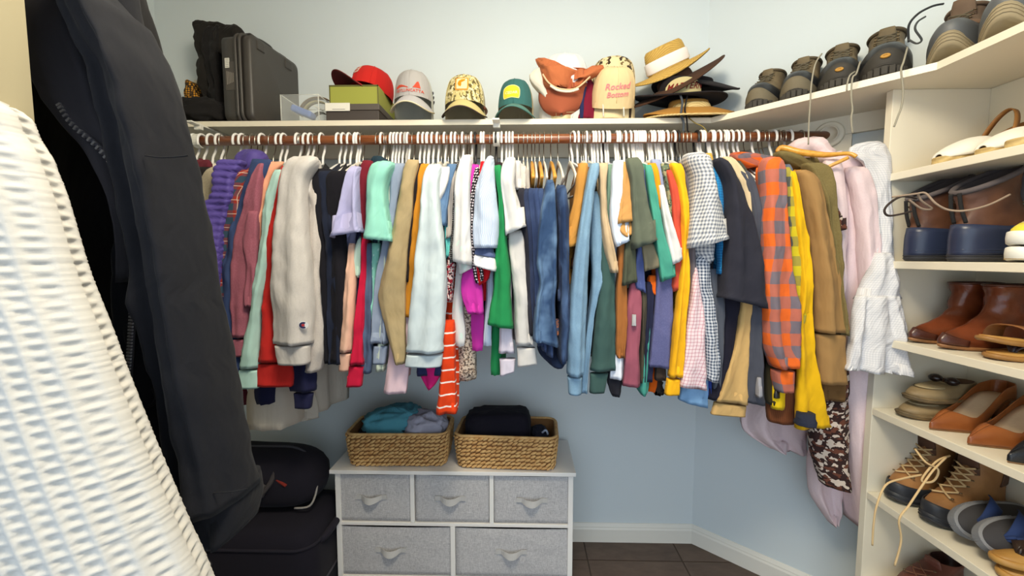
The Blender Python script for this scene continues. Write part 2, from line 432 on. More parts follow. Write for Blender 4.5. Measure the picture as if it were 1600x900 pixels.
def bracket(px):
    c = at(px, 210, rodY); x = c.x
    b = wthing('rod_bracket', 'white metal bracket hooked round the rod %s' % ('at the far left by the dark jacket' if px < 400 else 'in the middle of the row, under the shelf'), 'bracket', (x, rodY, SZ-.02))
    mt = flat('bracket_white', (226, 224, 214), .35)
    MB().box((x, 1.70, SZ-.024), (.026, .30, .006)).build('arm', mt, b, False, bevel=.001)
    MB().box((x, 1.600, SZ-.034), (.026, .018, .016)).build('neck', mt, b, False, bevel=.002)
    pts = [(rodR+.005)*Vector((0, math.cos(a), math.sin(a))) for a in [math.radians(75+k*21) for k in range(11)]]
    m = MB(); W = .012
    ro = [Vector((x, rodY, rodZ))+p for p in pts]; 
    v = []; f = []
    for p, q in zip(ro, pts):
        o_ = q.normalized()*.004
        v += [p+Vector((-W, 0, 0)), p+Vector((W, 0, 0)), p+o_+Vector((W, 0, 0)), p+o_+Vector((-W, 0, 0))]
    for i in range(len(pts)-1):
        for j in range(4): f.append((i*4+j, i*4+(j+1) % 4, i*4+4+(j+1) % 4, i*4+4+j))
    f += [(3, 2, 1, 0), tuple(len(v)-4+k for k in range(4))]
    m.add(v, f).build('saddle', mt, b, False)
bracket(311); bracket(776)
# shoe rack on the right wall
rack = wthing('shoe_rack', 'tall cream open shoe rack built against the right wall, full of footwear', 'shelving', (1.12, 1.345, 0))
XFR = 1.12
MB().box(((XFR+XR)/2, 1.333, (SZ-.02)/2), (XR-XFR, .024, SZ-.0205)).build('side_panel', M_CREAM, rack, False, bevel=.0015)
MB().box(((XFR+XR)/2, .30, (SZ-.02)/2), (XR-XFR, .024, SZ-.0205)).build('side_panel', M_CREAM, rack, False, bevel=.0015)
MB().box((XR-.004, .8165, (SZ-.02)/2), (.008, 1.008, SZ-.022)).build('back_panel', M_CREAM, rack, False)
SH = [1.601, 1.336, 1.097, .868, .590, .300]
for z in SH: MB().box(((XFR+XR-.008)/2, .8165, z-.011), (XR-XFR-.009, 1.008, .022)).build('shelf', M_CREAM, rack, False, bevel=.0015)
# near wall end (door jamb) on the left
struct(prism('wall_front', [(XL, .405), (-.538, .405), (-.538, .46), (XL, .46)], 0, 2.6, flat('beige_jamb', (158, 148, 120), .5, bump=.03, bscale=80)))

# ================================================================ dresser and baskets
M_DW = flat('white_laminate', (236, 233, 229), .4)
def drawerfab():
    t = NT('grey_linen'); o = t.obj(); a = t.noise(t.map(o, (1, .2, 1)), 350, 2, .7); b = t.noise(t.map(o, (.2, 1, 1)), 350, 2, .7); c = t.noise(t.map(o, (1, 1, .15)), 420, 2)
    f = t.math('MULTIPLY', t.math('ADD', t.math('ADD', a, b), c), .333)
    t.l(t.mix(t.n_ramp(f, .38, .62), lin((206, 204, 204)), lin((160, 158, 161))), t.p.inputs['Base Color'])
    t.p.inputs['Roughness'].default_value = .95; t.l(t.bump(f, .25, .001, t.bump(t.noise(o, 6, 2), .35, .02)), t.p.inputs['Normal']); return t.m
M_LIN = drawerfab()
DX0, DX1, DY0, DY1, DZ = -.765, .216, 1.58, 1.875, .502
dr = wthing('dresser', 'low white dresser with five grey fabric drawers standing under the clothes', 'dresser', ((DX0+DX1)/2, 1.73, 0))
MB().box(((DX0+DX1)/2, (DY0+DY1)/2, DZ-.008), (DX1-DX0, DY1-DY0, .016)).build('top', M_DW, dr, False, bevel=.002)
fx0, fx1, fy = DX0+.018, DX1-.010, DY0+.012
for x in (fx0+.009, fx1-.009):
    for y in (fy+.011, DY1-.012): MB().box((x, y, (DZ-.016)/2), (.020, .022, DZ-.0165)).build('leg', M_DW, dr, False, bevel=.0015)
zr = .272
MB().box(((fx0+fx1)/2, fy+.011, zr), (fx1-fx0-.038, .02, .013)).build('rail', M_DW, dr, False, bevel=.001)
MB().box(((fx0+fx1)/2, fy+.011, .042), (fx1-fx0-.038, .02, .013)).build('rail', M_DW, dr, False, bevel=.001)
for x in (at(644, 780, fy).x, at(768, 780, fy).x): MB().box((x, fy+.011, (zr+.0065+DZ-.016)/2), (.017, .02, DZ-.016-zr-.0075)).build('divider', M_DW, dr, False, bevel=.001)
MB().box((at(707.5, 860, fy).x, fy+.011, .157), (.019, .02, zr-.0065-.0495)).build('divider', M_DW, dr, False, bevel=.001)
MB().box(((fx0+fx1)/2, DY1-.01, .26), (fx1-fx0-.04, .006, .46)).build('back_panel', flat('dark_board', (60, 58, 58), .8), dr, False)
M_STRAP = flat('grey_strap', (186, 184, 182), .9, bump=.2, bscale=500)
def drawer(xa, xb, z0, z1, hx, hz, tw):
    xm, zm, hw, hh = (xa+xb)/2, (z0+z1)/2, (xb-xa)/2, (z1-z0)/2
    V = []; F = []; nx, nz = 22, 12; rnd = random.Random(int(xa*991))
    for j in range(nz+1):
        for i in range(nx+1):
            u, v = i/nx*2-1, j/nz*2-1
            bul = (1-u**4)*(1-v**4)
            y = DY0+.020-.003*bul+.0028*noise.noise(Vector((u*2.2+xa*9, v*2.0, zm*7)))*(1-abs(u)**6)*(1-abs(v)**6)
            V.append(Vector((xm+u*hw, y, zm+v*hh-(.004*(1-u*u) if j == nz else 0))))
    for j in range(nz):
        for i in range(nx):
            a = j*(nx+1)+i; F.append((a, a+1, a+nx+2, a+nx+1))
    mb = MB().add(V, F)
    b = len(mb.v); D = .25
    for u, v in ((-1, -1), (1, -1), (1, 1), (-1, 1)): mb.v.append(Vector((xm+u*hw, DY0+.020+D, zm+v*hh)))
    def edge(idx, p, q):
        for a, c in zip(idx[:-1], idx[1:]): mb.f.append((c, a, p))
        mb.f.append((idx[-1], p, q)) if p != q else None
    L = [j*(nx+1) for j in range(nz+1)]; R = [j*(nx+1)+nx for j in range(nz+1)]; Bo = list(range(nx+1)); 
    for idx, p, q in ((L, b, b+3), (R, b+1, b+2), (Bo, b, b+1)):
        for a, c in zip(idx[:-1], idx[1:]): mb.f.append((a, c, p))
        mb.f.append((idx[-1], q, p))
    mb.f.append((b, b+1, b+2, b+3))
    o = mb.build('drawer', M_LIN, dr, True)
    # sagging cloth pull, stitched down at both ends
    pts = []; n = 18; W = .012
    for k in range(n+1):
        t = k/n*2-1; out = .002+.022*max(0, 1-(abs(t)/.62)**2); dz = -.003*max(0, 1-(abs(t)/.62)**2)
        tl = tw*t*max(0, 1-abs(t)/.7)
        md = max(0, 1-(abs(t)/.62)**2); pts.append((Vector((hx+t*.062, DY0+.0135-out*1.08, hz-.010*md-W*.75+tl)), Vector((hx+t*.062, DY0+.0135-out*.8, hz-.004*md+W*.75-tl*.3))))
    v = [p for q in pts for p in q]; f = [(2*k, 2*k+1, 2*k+3, 2*k+2) for k in range(n)]
    h = MB().add(v, f).build('pull_strap', M_STRAP, None, False, solid=.0015); 
    me = h.data
    for q in me.vertices: q.co -= Vector(dr['_o'])
    h.parent = o
for (pa, pb, ya, yb, ph, py, row) in ((527, 640, 744, 820, 581, 778, 1), (649, 764, 744, 822, 704, 780, 1), (772, 891, 746, 826, 831, 783, 1), (529, 703, 828, 902, 611, 861, 0), (711, 893, 830, 905, 799, 864, 0)):
    Yd = DY0+.016; xa, xb = at(pa, 780, Yd).x, at(pb, 780, Yd).x
    z0, z1 = (zr+.009, DZ-.024) if row else (.052, zr-.014)
    drawer(xa, xb, z0, z1, at(ph, py, Yd).x, at(ph, py, Yd-.01).z, .004 if ph in (581, 831) else -.003)
# baskets
def wickermat():
    t = NT('water_hyacinth'); o = t.obj(); n = t.noise(o, 40, 3); n2 = t.noise(t.map(o, (60, 60, 500)), 1, 2); 
    a = t.mix(t.n_ramp(n, .3, .7), lin((236, 196, 132)), lin((206, 154, 92))); a = t.mix(t.math('MULTIPLY', n2, .3), a, lin((120, 78, 38)))
    t.l(a, t.p.inputs['Base Color']); t.p.inputs['Roughness'].default_value = .7; t.l(t.bump(n2, .3, .002), t.p.inputs['Normal']); return t.m
M_WIK = wickermat()
def rrect(hx, hy, r, n=6):
    P = []
    for cx, cy, a0 in ((hx-r, hy-r, 0), (-hx+r, hy-r, 90), (-hx+r, -hy+r, 180), (hx-r, -hy+r, 270)):
        for k in range(n+1):
            a = math.radians(a0+90*k/n); P.append((cx+r*math.cos(a), cy+r*math.sin(a)))
    return P
def basket(label, c, hx, hy, h, rz):
    b = thing('wicker_basket', label, 'basket', c, 'wicker baskets on the dresser', rz)
    flare = .018; prof = [(0, -.002), (flare*.25, .012), (flare, h)]
    R = []
    for off, z in [(-.02, .002)]+[(flare*math.sqrt(min(1, z/h+.02)), z) for z in [0, .01, h*.3, h*.6, h]]+[(flare-.010, h)]+[(flare*math.sqrt(z/h+.02)-.012, z) for z in [h*.6, h*.3, .008]]:
        R.append([Vector((x, y, z)) for x, y in rrect(hx+off, hy+off, .035)])
    MB().rings(R).build('shell', flat('dark_wicker', (132, 90, 48), .8), b, True)
    rows = 8; S = MB(); rh = h/rows
    for r in range(rows):
        z = rh*(r+.5); off = flare*math.sqrt(z/h+.02)+.001; P = rrect(hx+off, hy+off, .035, 8); P.append(P[0]); acc = 0; step = .020; nxt = step*(.5 if r % 2 else 0)
        for i in range(len(P)-1):
            a = Vector((*P[i], z)); q = Vector((*P[i+1], z)); L = (q-a).length
            while nxt < acc+L:
                p = a.lerp(q, (nxt-acc)/L); d = (q-a).normalized(); nn = Vector((d.y, -d.x, 0)); jz = random.uniform(-.002, .002); tl = .45+random.uniform(-.15, .15)
                ax = (d+Vector((0, 0, tl))).normalized(); up = nn.cross(ax); ln = .0135*random.uniform(.9, 1.1); ht = rh*.36
                pts = []
                for tt, w_ in ((-1, .15), (-.55, .85), (0, 1), (.55, .85), (1, .15)):
                    cc = p+ax*ln*tt+Vector((0, 0, jz))
                    pts.append([cc+up*ht*w_*math.cos(k*PI/3)+nn*.0042*w_*math.sin(k*PI/3)+nn*.0015 for k in range(6)])
                S.rings(pts); nxt += step
            acc += L
    o = S.build('woven_strands', M_WIK, b, True); o['kind'] = 'stuff'
    P = rrect(hx+flare-.004, hy+flare-.004, .035, 6)
    MB().tube([(x, y, h) for x, y in P], .0062, 8, closed=True).build('rim', M_WIK, b, True)
    return b
B1c = atz(621, 722, DZ); B2c = atz(786, 731, DZ)
BH = .135
b1 = basket('left wicker basket on the dresser, holding teal and grey clothes', (-.505, 1.705, DZ+.002), .188, .085, BH, .02)
b2 = basket('right wicker basket on the dresser, holding black clothes', (-.058, 1.695, DZ+.002), .188, .090, BH, -.05)
def blob(name, label, cat, c, s, mat, seed, rot=0, wr=.012, group=None, freq=9, boxy=.75, tilt=0):
    V = []; F = []; n, m = 46, 26
    Mt = Matrix.Rotation(rot, 4, 'Z') @ Matrix.Rotation(tilt, 4, 'Y')
    UV = []
    for i in range(m+1):
        ph = PI*i/m-PI/2
        for j in range(n+1):
            th = 2*PI*j/n; cx, cy, cz = math.cos(ph)*math.cos(th), math.cos(ph)*math.sin(th), math.sin(ph)
            q = lambda t: abs(t)**boxy*(1 if t > 0 else -1)
            p = Vector((q(cx)*s[0], q(cy)*s[1], q(cz)*s[2])); nrm = Vector((cx/s[0], cy/s[1], cz/s[2])).normalized()
            tq = Vector((cx, cy, cz))
            w1 = (1-abs(noise.noise(Vector((tq.x*2.2+seed, tq.y*2.2, tq.z*3)))*2)) ; w2 = 1-abs(noise.noise(Vector((p.x*freq*1.4+seed*3, p.y*freq*1.4, p.z*freq*4)))*2.2)
            p = p+nrm*(wr*(w1-.6)+wr*.5*(w2-.5)); V.append(Mt @ p); UV.append((j/n*s[0]*5, i/m*s[2]*4))
    N = n+1
    for i in range(m):
        for j in range(n): F.append((i*N+j, i*N+j+1, (i+1)*N+j+1, (i+1)*N+j))
    o = mk(name, V, F, mat, None, UV, True, None); o.location = c
    return tag(o, label, cat, group)
g_ = 'clothes folded into the baskets'
zb = DZ+.02
blob('folded_shirt', 'rumpled teal shirt heaped in the left basket', 'shirt', (-.545, 1.715, zb+.128), (.125, .072, .062), fabric((84, 150, 166), crease=1), 3, .1, .016, g_, 11, .7, -.12)
blob('folded_shirt', 'rumpled pale grey shirt heaped at the right of the left basket', 'shirt', (-.40, 1.70, zb+.115), (.088, .072, .062), fabric((172, 170, 186), crease=1), 5, .3, .016, g_, 11, .8, .18)
blob('folded_trousers', 'dark navy clothes stuffed below the teal shirt in the left basket', 'trousers', (-.53, 1.705, zb+.062), (.155, .068, .058), fabric((26, 28, 44)), 7, 0, .006, g_, 8, .5)
blob('folded_trousers', 'black folded clothes piled above the rim of the right basket', 'trousers', (-.095, 1.70, zb+.115), (.135, .072, .075), fabric((22, 20, 30)), 9, -.03, .008, g_, 6, .42, -.04)
blob('folded_trousers', 'small dark garment lying low at the right end of the right basket', 'trousers', (.075, 1.685, zb+.085), (.034, .055, .034), fabric((34, 34, 48)), 11, .2, .008, g_, 9, .6)
MB().tube(spline([(.085, 1.64, zb+.116), (.10, 1.636, zb+.128), (.108, 1.638, zb+.110)]), .004, 8).build('hair_tie', fabric((168, 176, 196)))
tag(bpy.data.objects['hair_tie'], 'pale grey cloth loop poking out of the right basket', 'strap')
# ================================================================ hangers and hanging clothes
M_HW = flat('white_plastic', (238, 236, 232), .3)
M_HB = flat('black_plastic', (28, 27, 28), .35)
M_HM = flat('chrome_wire', (190, 186, 178), .25, metal=1)
M_HV = flat('ivory_velvet', (226, 218, 204), .8)
M_HWD = woodmat('blond_wood', (222, 166, 72), (196, 134, 46), (14, 1, 14), .35)
_hang = {}
def hookpts(s=1., down=-.092):
    R = rodR+.0065
    pts = [(0, 0, down), (0, .004, -.062), (0, .019, -.034), (0, R+.001, -.004)]
    for a in (25, 55, 85, 115, 145, 172): pts.append((0, R*math.cos(math.radians(a)), R*math.sin(math.radians(a))))
    pts += [(0, -R-.001, -.010), (0, -R+.002, -.019)]
    return spline(pts, 3)
def hanger(kind, px, label, tilt=0., yaw=0., group=None, x=None):
    """hook over the rod, arms and trouser bar; local origin on the rod axis"""
    X = at(px, 214, rodY).x if x is None else x
    r = thing('clothes_hanger', label, 'hanger', (X, rodY, rodZ), group)
    if kind in _hang:
        for o in _hang[kind]:
            c = o.copy(); COL.objects.link(c); c.parent = r
    else:
        P = []; hr = {'p': .0046, 'b': .0046, 'v': .0019, 'w': .0019}[kind]
        hm = {'p': M_HW, 'b': M_HB, 'v': M_HM, 'w': M_HM}[kind]
        hk = MB().tube(hookpts(), hr, 8).build('hook', hm, None); hk.parent = r; P.append(hk)
        if kind in 'pb':
            pts = spline([(0, 0, -.090), (0, -.05, -.110), (0, -.19, -.185), (0, -.207, -.203), (0, -.19, -.212), (0, 0, -.214), (0, .19, -.212), (0, .207, -.203), (0, .19, -.185), (0, .05, -.110), (0, 0, -.090)], 4)
            a = MB().tube(pts, .0042, 6, caps=True).build('frame', M_HW if kind == 'p' else M_HB, None); a.parent = r; P.append(a)
        else:
            m = M_HV if kind == 'v' else M_HWD
            R = []
            for k in range(17):
                t = k/8-1; z = -.094-.085*abs(t)**1.4; hh = .013-.004*abs(t); ww = (.004 if kind == 'v' else .0065)
                R.append([Vector((ww*math.cos(j*PI/4), t*.205, z+hh*math.sin(j*PI/4))) for j in range(8)])
            a = MB().rings(R).build('shoulder_bar', m, None); a.parent = r; P.append(a)
            a = MB().tube([(0, -.19, -.172), (0, -.16, -.195), (0, .16, -.195), (0, .19, -.172)], .0035 if kind == 'v' else .0055, 8).build('crossbar', m, None); a.parent = r; P.append(a)
        _hang[kind] = P
    r.rotation_euler = (tilt, 0, yaw); return r
HK = {'p': 'white plastic hanger', 'b': 'black plastic hanger', 'v': 'ivory hanger with thin wire hook', 'w': 'blond wooden hanger'}
_seed = [0]
LY = lambda L: 1.30+.042*L
def g(name, label, cat, mat, hook, L, S=None, B=None, cuff=0, hk='p', X=(), cuffmat=None, zn=258, auto=True, short=None, amp=.45, puff=0, d=.018, hollow=True, hl=None, yr=None, bw=.03, group=None, part='sleeve', wr=.004, fl=0):
    """one garment: S sleeve or front-edge outline, B trunk outline below it, X extra pieces"""
    _seed[0] += 1; sd = _seed[0]; Y = LY(L)
    hx = at(hook, 214, rodY).x; zneck = at(hook, zn, rodY).z
    r = wthing(name, label, cat, (hx, rodY, zneck), group)
    if S:
        if cuff:
            main = S[:len(S)-cuff+1] if False else S[:-cuff]; cf = S[-cuff:]
            cloth_loft(part, main, Y, d, mat, r, sd, hollow=hollow, amp=amp, puff=puff, wr=wr)
            cloth_loft('cuff', cf, Y, d*.8, cuffmat or mat, r, sd, amp=amp*.3, top=1, n=26, wr=.003, hem=0)
        else: cloth_loft(part, S, Y, d, mat, r, sd, hollow=hollow, amp=amp, puff=puff, wr=wr, flare=fl)
    if B is None and auto and S:
        k = max(2, len(S)-(cuff or 0)); B = [(q[0], (q[1]+q[2])/2-9, (q[1]+q[2])/2+9) if len(q) == 3 else ((q[0]+q[2])/2, (q[1]+q[3])/2-9, (q[1]+q[3])/2+9) for q in S[:k]]
        if len(B) > 2 and B[-1][0]-B[0][0] > 120: B = B[:-1]+[(B[-1][0]-8, B[-1][1], B[-1][2])]
        body_slab('trunk', B, Y+.055, hx, zneck, mat, r, sd, yr=yr)
    elif B:
        body_slab('trunk', B, Y+.055, hx, zneck, mat, r, sd, wmax=.06, yr=yr, amp=.012)
    for (pn, rows, Yx, dx, mx) in X:
        cloth_loft(pn, rows, Yx, dx, mx, r, sd+40, amp=.35, wr=wr)
    if hk: hanger(hk, hook, ' '.join((HK[hk]+' holding the '+(hl or label)).split()[:16]))
    return r
P_ = fabric
W_ = (216, 213, 210)
# ---- left end
g('knit_shirt', 'maroon shirt at the far left end of the rod', 'shirt', P_((98, 38, 48)), 304, 2.2, [(250, 298, 330), (262, 296, 332), (330, 296, 322), (430, 300, 320), (540, 310, 325)], B=[(248, 300, 330), (300, 300, 325), (420, 315, 340), (560, 340, 372), (632, 366, 396)], hk='p')
g('knit_shirt', 'black shirt behind the beige fleece vest at the left end', 'shirt', P_((34, 30, 30)), 316, 2.0, [(262, 300, 340), (285, 298, 340), (340, 300, 330), (450, 305, 325)], hk='p')
g('fleece_vest', 'beige fleece vest half hidden behind the purple puffer vest', 'vest', P_((178, 166, 142), 'heather', (150, 138, 116)), 330, 1.3, [(262, 330, 352), (272, 318, 348), (290, 313, 345), (320, 313, 340), (340, 316, 335), (430, 322, 340)], hk='p')
VP = P_((88, 74, 150), rough=.55, crease=.8)
g('puffer_vest', 'purple quilted puffer vest with stand collar at the left of the row', 'vest', VP, 379, .6, [(251, 345, 385), (262, 342, 378), (280, 340, 370), (305, 337, 368), (325, 322, 362), (345, 318, 357), (380, 322, 352), (420, 326, 349), (470, 332, 347), (520, 338, 352)], puff=.022, d=.034, amp=.3, part='quilted_side', X=[('collar', [(236, 381, 412), (244, 375, 416), (255, 372, 416), (268, 366, 405), (276, 352, 398)], 1.50, .045, VP)], hk='p', zn=262, wr=.004)
g('flannel_shirt', 'red and teal plaid flannel shirt next to the purple vest', 'shirt', P_((150, 52, 44), 'plaid', (36, 78, 98), (214, 196, 176), .045), 396, .9, [(266, 376, 392), (300, 362, 386), (340, 357, 378), (378, 345, 370), (400, 346, 363), (440, 347, 360), (490, 343, 356)], hk='v')
g('sweatshirt', 'navy blue sweatshirt between the plaid flannel and the mauve sweatshirt', 'sweatshirt', P_((54, 70, 110)), 404, .8, [(250, 394, 425), (275, 390, 418), (320, 375, 398), (360, 364, 384), (420, 351, 372), (490, 344, 372), (560, 351, 377), (584, 356, 378), (588, 357, 378), (604, 362, 376)], cuff=2, hk='v')
MV = P_((150, 86, 102), 'heather', (168, 106, 120))
g('sweatshirt', 'dusty rose sweatshirt with ribbed cuff', 'sweatshirt', MV, 410, .55, [(256, 404, 414), (280, 396, 412), (320, 384, 409), (370, 370, 407), (420, 364, 404), (470, 363, 395), (500, 365, 391), (526, 368, 388), (530, 367, 386), (556, 367, 384)], cuff=2, hk='p', X=[('elbow_fold', [(330, 388, 404), (370, 380, 402), (410, 386, 402), (455, 384, 398), (480, 386, 396)], 1.305, .012, MV)], hl='dusty rose sweatshirt')
g('sweatshirt', 'peach sweatshirt squeezed between dusty rose and mint sweatshirts', 'sweatshirt', P_((238, 170, 138)), 425, 1.0, [(253, 412, 448), (270, 411, 432), (285, 409, 424), (330, 405, 418), (370, 402, 414), (430, 398, 412)], hk='v')
MT = P_((176, 212, 204))
g('sweatshirt', 'pale mint sweatshirt left of the red one', 'sweatshirt', MT, 436, .35, [(266, 431, 444), (310, 417, 434), (350, 411, 428), (420, 402, 422), (480, 394, 410), (540, 382, 406), (574, 376, 404), (578, 375, 403), (606, 372, 404)], cuff=2, hk='p')
RD = P_((200, 44, 40))
g('sweatshirt', 'red sweatshirt left of the oatmeal one', 'sweatshirt', RD, 444, .5, [(260, 440, 452), (310, 430, 446), (350, 425, 442), (400, 418, 438), (465, 412, 435), (520, 408, 440), (564, 404, 448), (568, 404, 456), (585, 403, 458), (603, 403, 457)], cuff=3, hk='p')
OT = P_((202, 197, 193), 'heather', (190, 185, 182))
ot = g('sweatshirt', 'oatmeal sweatshirt with a small emblem above the cuff', 'sweatshirt', OT, 466, -.4, [(246, 456, 500), (256, 450, 498), (280, 443, 482), (305, 438, 479), (350, 433, 481), (400, 429, 486), (450, 427, 489), (500, 428, 489), (536, 431, 487), (539, 432, 485), (552, 434, 484), (568, 437, 483)], cuff=3, hk='p', d=.034,
  X=[('elbow', [(250, 470, 500), (275, 477, 497), (320, 479, 497), (360, 480, 504), (382, 482, 509), (402, 485, 509), (440, 488, 507), (488, 489, 505), (510, 488, 500)], 1.335, .03, OT)], hl='oatmeal sweatshirt')
# emblem: white patch, dark C ring, red inner
def emblem(c, parent):
    def arc(r0, r1, a0, a1, y, mat, nm):
        v = []; f = []
        for k in range(15):
            a = math.radians(a0+(a1-a0)*k/14)
            v += [Vector((c.x+r*math.cos(a)*1.25, c.y+y, c.z+r*math.sin(a))) for r in (r0, r1)]
        f = [(2*k, 2*k+1, 2*k+3, 2*k+2) for k in range(14)]
        MB().add(v, f).build(nm, mat, parent, False, solid=.0008)
    arc(.0003, .0125, 0, 360, 0, flat('emblem_white', (235, 235, 238), .8), 'emblem_patch')
    arc(.0045, .010, 50, 310, -.0012, flat('emblem_navy', (44, 42, 84), .8), 'emblem_letter')
    arc(.0002, .004, -180, 180, -.0016, flat('emblem_red', (190, 50, 60), .8), 'emblem_dot')
emblem(at(474, 508, LY(-.4)-.0365), ot)
HO = P_((196, 188, 182), 'heather', (178, 170, 164))
g('sweatshirt', 'heather oatmeal sweatshirt behind the emblem one', 'sweatshirt', HO, 478, .55, [(262, 486, 500), (350, 486, 504), (430, 484, 508), (500, 484, 511), (540, 483, 512), (572, 480, 502), (580, 478, 498)], hk='p', B=None)
g('knit_shirt', 'cream long garment hanging lowest below the red and oatmeal sweatshirts', 'shirt', P_((206, 196, 182)), 486, 1.6, None, B=[(300, 455, 470), (450, 430, 450), (560, 402, 425), (630, 383, 438), (672, 387, 441)], hk='p', X=[('sleeve', [(560, 398, 470), (620, 392, 494), (648, 398, 498), (662, 440, 652, 498)], 1.56, .012, P_((206, 196, 182)))])
g('knit_shirt', 'dark navy garment with sleeve end below the red sweatshirt', 'shirt', P_((32, 34, 66)), 470, 1.0, [(420, 470, 492), (540, 460, 492), (590, 454, 494), (610, 456, 492), (614, 460, 490), (637, 461, 486)], cuff=2, hk='v', B=[(300, 465, 475), (500, 420, 440), (600, 398, 424), (632, 401, 421)])
# ---- black group
BK = P_((24, 23, 30)); NV = P_((30, 36, 54))
g('knit_shirt', 'black long shirt nearest the oatmeal sweatshirt', 'shirt', BK, 503, .55, [(264, 488, 520), (280, 487, 518), (320, 492, 512), (360, 500, 516), (420, 505, 522), (480, 508, 528), (566, 512, 530)], hk='p')
g('knit_shirt', 'dark navy long shirt in the middle of the three black ones', 'shirt', NV, 529, .45, [(268, 497, 534), (286, 497, 528), (330, 504, 522), (400, 513, 530), (480, 514, 534), (567, 517, 536)], hk='p')
g('knit_shirt', 'black long shirt right behind the lavender tee', 'shirt', BK, 537, .3, [(268, 516, 548), (285, 511, 544), (330, 514, 538), (400, 520, 542), (470, 518, 540), (564, 518, 534)], hk='p')
LV = P_((172, 170, 208))
g('tee_shirt', 'lavender tee with flared short sleeve', 'shirt', LV, 546, -.1, [(262, 551, 566), (276, 546, 563), (300, 540, 563), (330, 534, 564), (352, 528, 566), (371, 523, 364, 569)], B=[(268, 556, 564), (380, 540, 556), (420, 538, 552), (480, 538, 550)], hk='p', d=.04, fl=.028)
g('polo_shirt', 'dark navy shirt just right of the lavender tee', 'shirt', P_((36, 38, 66)), 556, .9, [(266, 556, 572), (310, 556, 570), (360, 560, 570), (430, 553, 568), (480, 553, 564)], hk='p')
BU = P_((112, 28, 42))
g('knit_shirt', 'burgundy long sleeve shirt left of the mint tee', 'shirt', BU, 566, .35, [(252, 566, 584), (270, 562, 582), (320, 563, 581), (360, 565, 578), (420, 566, 576), (480, 562, 574)], hk='v')
g('polo_shirt', 'dark teal polo with stand collar behind the mint tee', 'shirt', P_((36, 58, 72)), 590, 1.2, [(262, 584, 604), (330, 586, 604), (420, 584, 600)], hk='v', X=[('collar', [(246, 584, 600), (254, 582, 604), (264, 586, 606)], 1.52, .04, P_((36, 58, 72)))])
MI = P_((140, 202, 186))
g('tee_shirt', 'bright mint tee with wide flared sleeve', 'shirt', MI, 597, -.35, [(254, 588, 618), (266, 580, 614), (290, 576, 606), (320, 574, 606), (345, 573, 610), (373, 571, 378, 615)], B=[(262, 588, 606), (390, 580, 604), (430, 577, 592), (500, 580, 592)], hk='p', d=.042, fl=.028)
g('knit_blouse', 'pale sage short sleeve top under the mint tee', 'shirt', P_((190, 218, 204), 'vstripe', (206, 226, 214), size=.03), 578, .5, [(370, 562, 574), (390, 556, 573), (412, 552, 572), (430, 551, 434, 566)], hk=None, B=[(270, 570, 576), (440, 568, 576)])
PC = P_((232, 186, 162))
g('dress_shirt', 'peach dress shirt with buttoned cuff', 'shirt', PC, 552, .3, [(380, 546, 556), (420, 542, 557), (460, 538, 556), (500, 534, 555), (540, 531, 552), (549, 531, 549), (552, 530, 549), (579, 529, 546)], cuff=2, hk=None, B=[(275, 552, 560), (520, 540, 552)])
g('dress_shirt', 'crimson dress shirt with long cuff', 'shirt', P_((196, 26, 62)), 574, .15, [(370, 568, 574), (420, 566, 574), (460, 561, 572), (510, 555, 571), (550, 551, 569), (568, 550, 570), (572, 546, 569), (603, 543, 565)], cuff=2, hk=None, B=[(270, 574, 580), (560, 556, 566)])
CH = P_((84, 100, 130), 'denim', (96, 112, 140))
g('dress_shirt', 'slate blue chambray shirt with hanging cuff', 'shirt', CH, 588, .35, [(380, 572, 582), (430, 570, 583), (490, 569, 583), (545, 568, 583), (560, 565, 583), (582, 563, 580)], hk=None, B=[(270, 584, 592), (560, 572, 580)])
g('lace_blouse', 'mint lace blouse showing below the bright mint tee', 'shirt', P_((140, 208, 190), 'sprig', (196, 232, 220), size=.012), 606, .6, [(380, 580, 596), (430, 578, 592), (480, 580, 592), (500, 583, 590)], hk='v', B=[(270, 600, 606), (500, 582, 592)])
g('knit_shirt', 'pale grey green shirt left of the grey blue one', 'shirt', P_((186, 196, 180)), 612, .6, [(262, 606, 622), (290, 604, 618), (330, 604, 612), (430, 600, 608), (560, 590, 602), (578, 588, 602)], hk='p')
GB = P_((138, 150, 172))
g('dress_shirt', 'grey blue dress shirt left of the khaki sweater', 'shirt', GB, 617, .35, [(256, 613, 634), (275, 611, 630), (320, 609, 622), (380, 600, 614), (430, 590, 608), (480, 585, 606), (535, 583, 606), (540, 584, 606), (568, 584, 602)], cuff=2, hk='p')
g('knit_shirt', 'black shirt between the grey blue shirt and khaki sweater', 'shirt', BK, 622, .7, [(280, 619, 632), (330, 615, 628), (400, 608, 620), (500, 598, 612)], hk='p')
KH = P_((176, 156, 118), 'denim', (160, 140, 102))
g('sweater', 'khaki knit sweater with long bent sleeve', 'sweater', KH, 628, -.2, [(250, 636, 656), (262, 632, 654), (290, 627, 648), (330, 620, 645), (370, 612, 640), (410, 602, 636), (452, 593, 634), (466, 592, 634), (490, 597, 634), (530, 608, 634), (556, 617, 635), (567, 621, 633)], hk='p')
g('trousers', 'pale pink trousers showing below the khaki sweater', 'trousers', P_((226, 196, 206)), 634, .4, [(440, 616, 640), (520, 610, 642), (560, 607, 641), (600, 602, 637), (613, 600, 634)], hk='p', B=[(330, 630, 640), (600, 612, 630)])
g('knit_shirt', 'black shirt right of the khaki sweater', 'shirt', P_((32, 26, 28)), 646, .35, [(256, 646, 660), (290, 643, 656), (330, 638, 652), (380, 636, 646), (440, 632, 642)], hk='w')
MU = P_((204, 136, 40))
